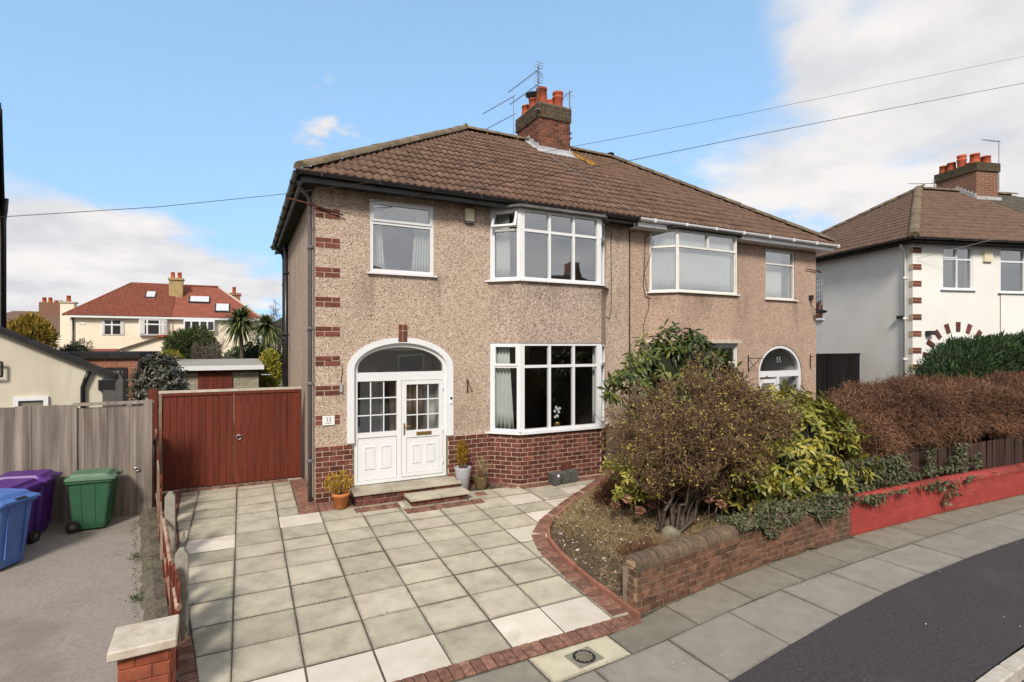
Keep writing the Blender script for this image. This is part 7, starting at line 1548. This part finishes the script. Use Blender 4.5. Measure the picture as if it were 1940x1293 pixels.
def mound(name, x, y, r_, h, n, mat, label, seed, ln=.10, wd=.05, kind='dia', up=.8, cat='plant', amt=.5):
    rg = np.random.default_rng(seed); z = bedz(x, y); t = thing(name, (x, y, z), label, cat); d = sphere_pts(n, rg); d[:, 2] = np.abs(d[:, 2]); P = np.array([x, y, z])+d*[r_, r_, h]*rg.uniform(.55, 1, (n, 1))
    V, F, A = leaves(P, unit(d+rg.normal(size=(n, 3))*amt+[0, 0, up*.5]), rg.uniform(.6, 1.3, n)*ln, rg.uniform(.6, 1.3, n)*ln*wd*2, kind, rng=rg); np_mesh('foliage', V, F, mat, t, A, kind='stuff')
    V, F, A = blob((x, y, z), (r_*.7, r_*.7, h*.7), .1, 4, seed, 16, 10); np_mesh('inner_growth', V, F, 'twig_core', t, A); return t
mound('heather', 4.55, -2.45, .42, .46, 2600, 'heather', 'rounded russet heather clump beside the brick edging', 51, .09, .10)
mound('heather', 5.15, -1.95, .36, .40, 1600, 'heather', 'smaller russet heather clump nearer the bay window', 52, .09, .10)
mound('ground_fern', 6.1, -4.35, .38, .24, 500, 'leaf_green', 'low bright green leafy plant behind the garden wall', 54, .11, .2, 'oval', cat='plant')
mound('red_stemmed_plant', 3.55, -4.35, .40, .26, 800, 'heather', 'reddish low dead growth close behind the wall end', 55, .16, .02, 'blade', 1.2)
mound('dark_ground_cover', 2.98, -4.75, .13, .20, 500, 'leaf_ivy', 'dark small-leaved ground cover beside the wall end', 56, .045, .3, 'oval')
t = thing('dead_hydrangea', (4.2, -3.2, .05), 'dried pinkish hydrangea heads on thin stems in the bed', 'plant')
for k, (x, y, z) in enumerate(((4.02, -3.35, .42), (4.25, -3.1, .52), (4.12, -3.5, .28), (4.4, -3.45, .30), (4.35, -3.0, .62), (5.1, -3.9, .42), (5.25, -4.0, .35), (3.95, -3.15, .30))):
    mb = MB(); mb.tube([(4.2+rg.normal()*.06 if x < 4.8 else x+.05, y+.05, bedz(x, y)), ((x+4.2)/2 if x < 4.8 else x, y, z*.6), (x, y, z)], .006, 5); st = mb.build('stem', t, 'bark')
    m_ = 170; d = sphere_pts(m_, rg); P = np.array([x, y, z])+d*[.06, .06, .045]*rg.uniform(.3, 1.1, (m_, 1)); V, F, A = leaves(P, d+rg.normal(size=(m_, 3))*.6, .032, .026, 'oval', rng=rg); np_mesh('flower_head', V, F, 'dead_flower', t, A)
V, F, A = blob((4.40, -3.85, .0), (.15, .11, .13), .35, 7, 5, 18, 12); tag(np_mesh('rock', V, F, 'rock', None, A), 'pale weathered stone at the foot of the twiggy shrub', 'rock')
for k, (x, y, s) in enumerate(((2.99, -3.55, .03), (3.35, -3.0, .022), (3.1, -4.0, .035))):
    V, F, A = blob((x, y, bedz(x, y)+.012), (s, s*.8, s*.6), .25, 20, k+9, 12, 8); tag(np_mesh('pebble', V, F, 'stone_cap', None, A), ['small pale pebble at the middle of the bed edge', 'tiny pale pebble in the dry grass', 'pale pebble near the wall end of the bed'][k], 'pebble')
# moss, weeds and crumbs along the joints of the drive, the kerbs and the walls
Pm = []
for _ in range(1500):
    if rg.random() < .5: x = rg.choice(XC[1:9]); y = rg.uniform(-4.9, 1.4); x += rg.normal()*.008
    else: y = rg.choice(YR[1:12]); x = rg.uniform(-1.9, 2.6); y += rg.normal()*.010
    if x < edgeL(y) or x > kerbX(y)-.2 or (y > -.5 and x > -.3): continue
    if math.sin(x*3.1+1)+math.sin(y*2.3+2)+rg.normal()*.5 < .75: continue
    Pm.append((x, y, dz(y)-.004))
for _ in range(500): y = rg.uniform(-4.6, 1.4); Pm.append((edgeL(y)-.22+rg.normal()*.03, y, dz(y)+.0))
for _ in range(420): x = rg.uniform(2.8, 13); Pm.append((x, yA(x)-.012-abs(rg.normal())*.02, zp(x)))
for _ in range(300): y = rg.uniform(-4.2, .4); Pm.append((fl(y)-.30+rg.normal()*.02, y, SL*y-.045))
Pm = np.array(Pm); n = len(Pm); V, F, A = leaves(Pm, rg.normal(size=(n, 3))*[1, 1, .4]+[0, 0, .6], rg.uniform(.012, .032, n), rg.uniform(.006, .014, n), 'oval', rng=rg); tag(np_mesh('moss', V, F, 'moss', None, A), 'moss and tiny weeds in the joints of the paving', 'moss', kind='stuff')
n = 300; x = rg.uniform(-1, 13, n); y = np.array([rg.uniform(yD(v)+.1, yA(v)-.05) for v in x]); k = (y < -5.3) & ((y > np.array([yC(v) for v in x])) | (rg.random(n) < .35)); x, y = x[k], y[k]; P = np.stack([x, y, np.array([zp(v) for v in x])+.004], 1); n = len(P)
V, F, A = leaves(P, rg.normal(size=(n, 3))*[1, 1, .05], rg.uniform(.006, .022, n), rg.uniform(.005, .014, n), 'oval', nrm=np.tile([[0, 0, 1.]], (n, 1))+rg.normal(size=(n, 3))*.15, rng=rg, val=rg.random(n)**.6); tag(np_mesh('crumbs', V, F, 'litter', None, A), 'pale crumbs and bits scattered on the pavement', 'debris', kind='stuff')
for k, (x, y) in enumerate(((fl(-3.9)-.28, -3.9), (fl(-1.2)-.30, -1.2), (fl(-2.4)-.30, -2.4), (edgeL(-1.2)-.2, -1.1), (edgeL(.3)-.12, .3), (edgeL(-4.2)-.2, -4.15))):
    m_ = 60; P = np.array([x, y, dz(y)-.02])+rg.normal(size=(m_, 3))*[.03, .05, 0]; az = rg.random(m_)*6.28; V, F, A = leaves(P, np.stack([np.cos(az), np.sin(az), rg.uniform(.5, 1.6, m_)], 1), rg.uniform(.04, .09, m_), rg.uniform(.005, .014, m_), 'dia', rng=rg)
    tag(np_mesh('weed_tuft', V, F, 'leaf_green' if k < 3 else 'dry_grass', None, A), ['green weed tuft by the strip nearest the gate pier', 'green weed tuft on the far part of the concrete strip', 'green weed tuft midway along the concrete strip', 'dry weed tuft beside the farther concrete post', 'dry weed tuft by the edge bricks near the side gate', 'dry weed tuft by the edge bricks near the gate pier'][k], 'weed')

# ---- background gardens
rosettes('dark_evergreen', (-3.2, 8, 0), (-3.18, 8, 1.55), (.72, .65, 1.0), 420, 8, .13, .45, 'leaf_dark', 'dark glossy evergreen bush behind the side gate', 61, .5, lo_z=.3)
bushy('yellow_shrub', (-.20, 12.2, 1.75), (.42, .4, .85), 2200, .12, .055, 'leaf_yellow', 'yellow-leaved shrub tight against the side wall', 'shrub', seed=62, zb=0)
def cloud(name, c, rad, n, ln, wd, mat, label, seed, cat='shrub', kind='dia', coremat='leaf_core', up=.4, zb=0, trunk=True, lump=.25, ls=1.2):
    rg = np.random.default_rng(seed); c, rad = np.array(c, float), np.array(rad, float); t = thing(name, (c[0], c[1], zb), label, cat); d = sphere_pts(n, rg); f = 1+lump*vnoise(c+d*rad, ls, seed)
    P = c+d*rad*(rg.uniform(.78, 1.02, n)*f)[:, None]; V, F, A = leaves(P, unit(d+rg.normal(size=(n, 3))*.6+[0, 0, up]), rg.uniform(.6, 1.4, n)*ln, rg.uniform(.6, 1.4, n)*ln*wd, kind, rng=rg); np_mesh('crown', V, F, mat, t, A, kind='stuff')
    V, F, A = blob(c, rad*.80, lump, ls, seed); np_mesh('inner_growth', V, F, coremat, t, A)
    if trunk: mb = MB(); mb.tube([(c[0], c[1], zb-.1), (c[0]+.05, c[1], c[2]-rad[2]*.5)], .07, 8, .05); mb.build('trunk', t, 'bark')
    return t
cloud('garden_hedge', (-3.0, 17, 2.35), (1.05, .9, 1.15), 6500, .16, .35, 'leaf_green', 'rounded dark green garden bush before the red-roofed house', 63)
cloud('green_shrub', (-3.9, 15.5, 1.7), (.75, .6, .8), 3000, .14, .4, 'leaf_yellow', 'yellowish green low shrub left of the bare bush', 64)
woody('bare_bush', (-2.2, 15.6, 0), (-2.15, 15.6, 2.05), (1.0, .8, 1.05), 'grey-brown leafless bush beside the palms', mains=14, secs=220, ters=1800, quats=6500, mat='grey_twig', seed=65, r0=.03)
def palm(x, y, h, r_, label, seed, n=330):
    rg = np.random.default_rng(seed); t = thing('cabbage_palm', (x, y, 0), label, 'palm'); mb = MB(); mb.tube([(x, y, -.1), (x+.05, y, h*.5), (x, y, h)], .12, 8, .09); mb.build('trunk', t, 'bark')
    d = sphere_pts(n, rg); d[:, 2] = d[:, 2]*.9+.25; d = unit(d); P0 = np.tile([x, y, h], (n, 1)); L_ = r_*rg.uniform(.8, 1.1, n); V_, F_, A_ = [], [], []
    s = unit(np.cross(d, np.array([[0, 0, 1.]])+rg.normal(size=(n, 3))*.1)); K = 4; V = np.zeros((n, (K+1)*2, 3)); wk = [.025, .05, .045, .03, .004]
    for k in range(K+1):
        f = k/K; c = P0+d*(L_*f)[:, None]+np.array([0, 0, -1])*(L_*f*f*.38)[:, None]; V[:, 2*k] = c-s*wk[k]; V[:, 2*k+1] = c+s*wk[k]
    f = np.array([[2*k, 2*k+1, 2*k+3, 2*k+2] for k in range(K)]); F = (np.arange(n)*(2*K+2))[:, None, None]+f[None]; np_mesh('fronds', V.reshape(-1, 3), F.reshape(-1, 4), 'leaf_palm', t, np.repeat(rg.random(n), 2*K+2), kind='stuff'); return t
palm(-1.20, 22, 4.1, 1.25, 'taller spiky cabbage palm in the back gardens', 66); palm(.02, 21, 3.75, 1.1, 'shorter spiky cabbage palm next to the side wall', 67)
cloud('golden_conifer', (-12.1, 30, 3.0), (1.1, 1.0, 1.35), 3800, .30, .28, 'leaf_golden_conifer', 'golden conifer at the far left above the outbuilding roof', 68, 'tree', up=.9, lump=.3)
cloud('olive_tree', (-10.4, 32, 2.1), (.9, .7, .9), 900, .22, .3, 'leaf_ivy', 'thin grey-green tree before the cream house', 69, 'tree', lump=.4)
cloud('dark_hedge', (-.6, 24, 1.6), (1.6, .8, 1.4), 3500, .2, .35, 'leaf_conifer', 'dark hedge below the palms', 70, 'hedge')
0 and cloud('boundary_trees', (-6.2, 30, 1.6), (2.6, 1.2, 1.3), 3500, .25, .35, 'leaf_green', 'low green bushes at the foot of the gabled extension', 71, 'shrub')
woody('bare_tree', (2.2, 46, 0), (2.0, 46, 6.0), (2.0, 1.6, 2.6), 'pale leafless tree beside the left side wall in the distance', 'tree', mains=10, secs=130, ters=900, quats=2600, mat='grey_twig', seed=72, r0=.06, spread=.05)

# ================================================================ OVERHEAD WIRES
def wire(pts, r, label, mat='cable'):
    P = []
    for a, b in zip(pts[:-1], pts[1:]):
        for k in range(8): P.append(Vector(a)+(Vector(b)-Vector(a))*k/8)
    P.append(Vector(pts[-1])); mb = MB(); mb.tube(P, r, 5); return tag(mb.build('overhead_wire', None, mat), label, 'wire')
wire(WIRE1, .0042, 'upper overhead wire crossing the whole sky and the roof')
wire(WIRE2, .0065, 'lower overhead wire from the right sky to the house corner bracket')
wire([slopept(6.25, 4.2)+SN*.02, slopept(6.45, 2.8)+SN*.01, slopept(6.55, 1.5)+SN*.01, slopept(6.62, .05)+SN*.02, (6.62, -.38, 5.3)], .006, 'thin pale aerial lead running down the roof tiles', 'cable_grey')
wire([WP(.1, -.05, 4.95), WP(2.3, -1.6, 5.6), WP(4.5, -3.4, 6.6), WP(9.5, -8.5, 8.6)], .006, 'thin wire from the white house corner', 'cable_grey')
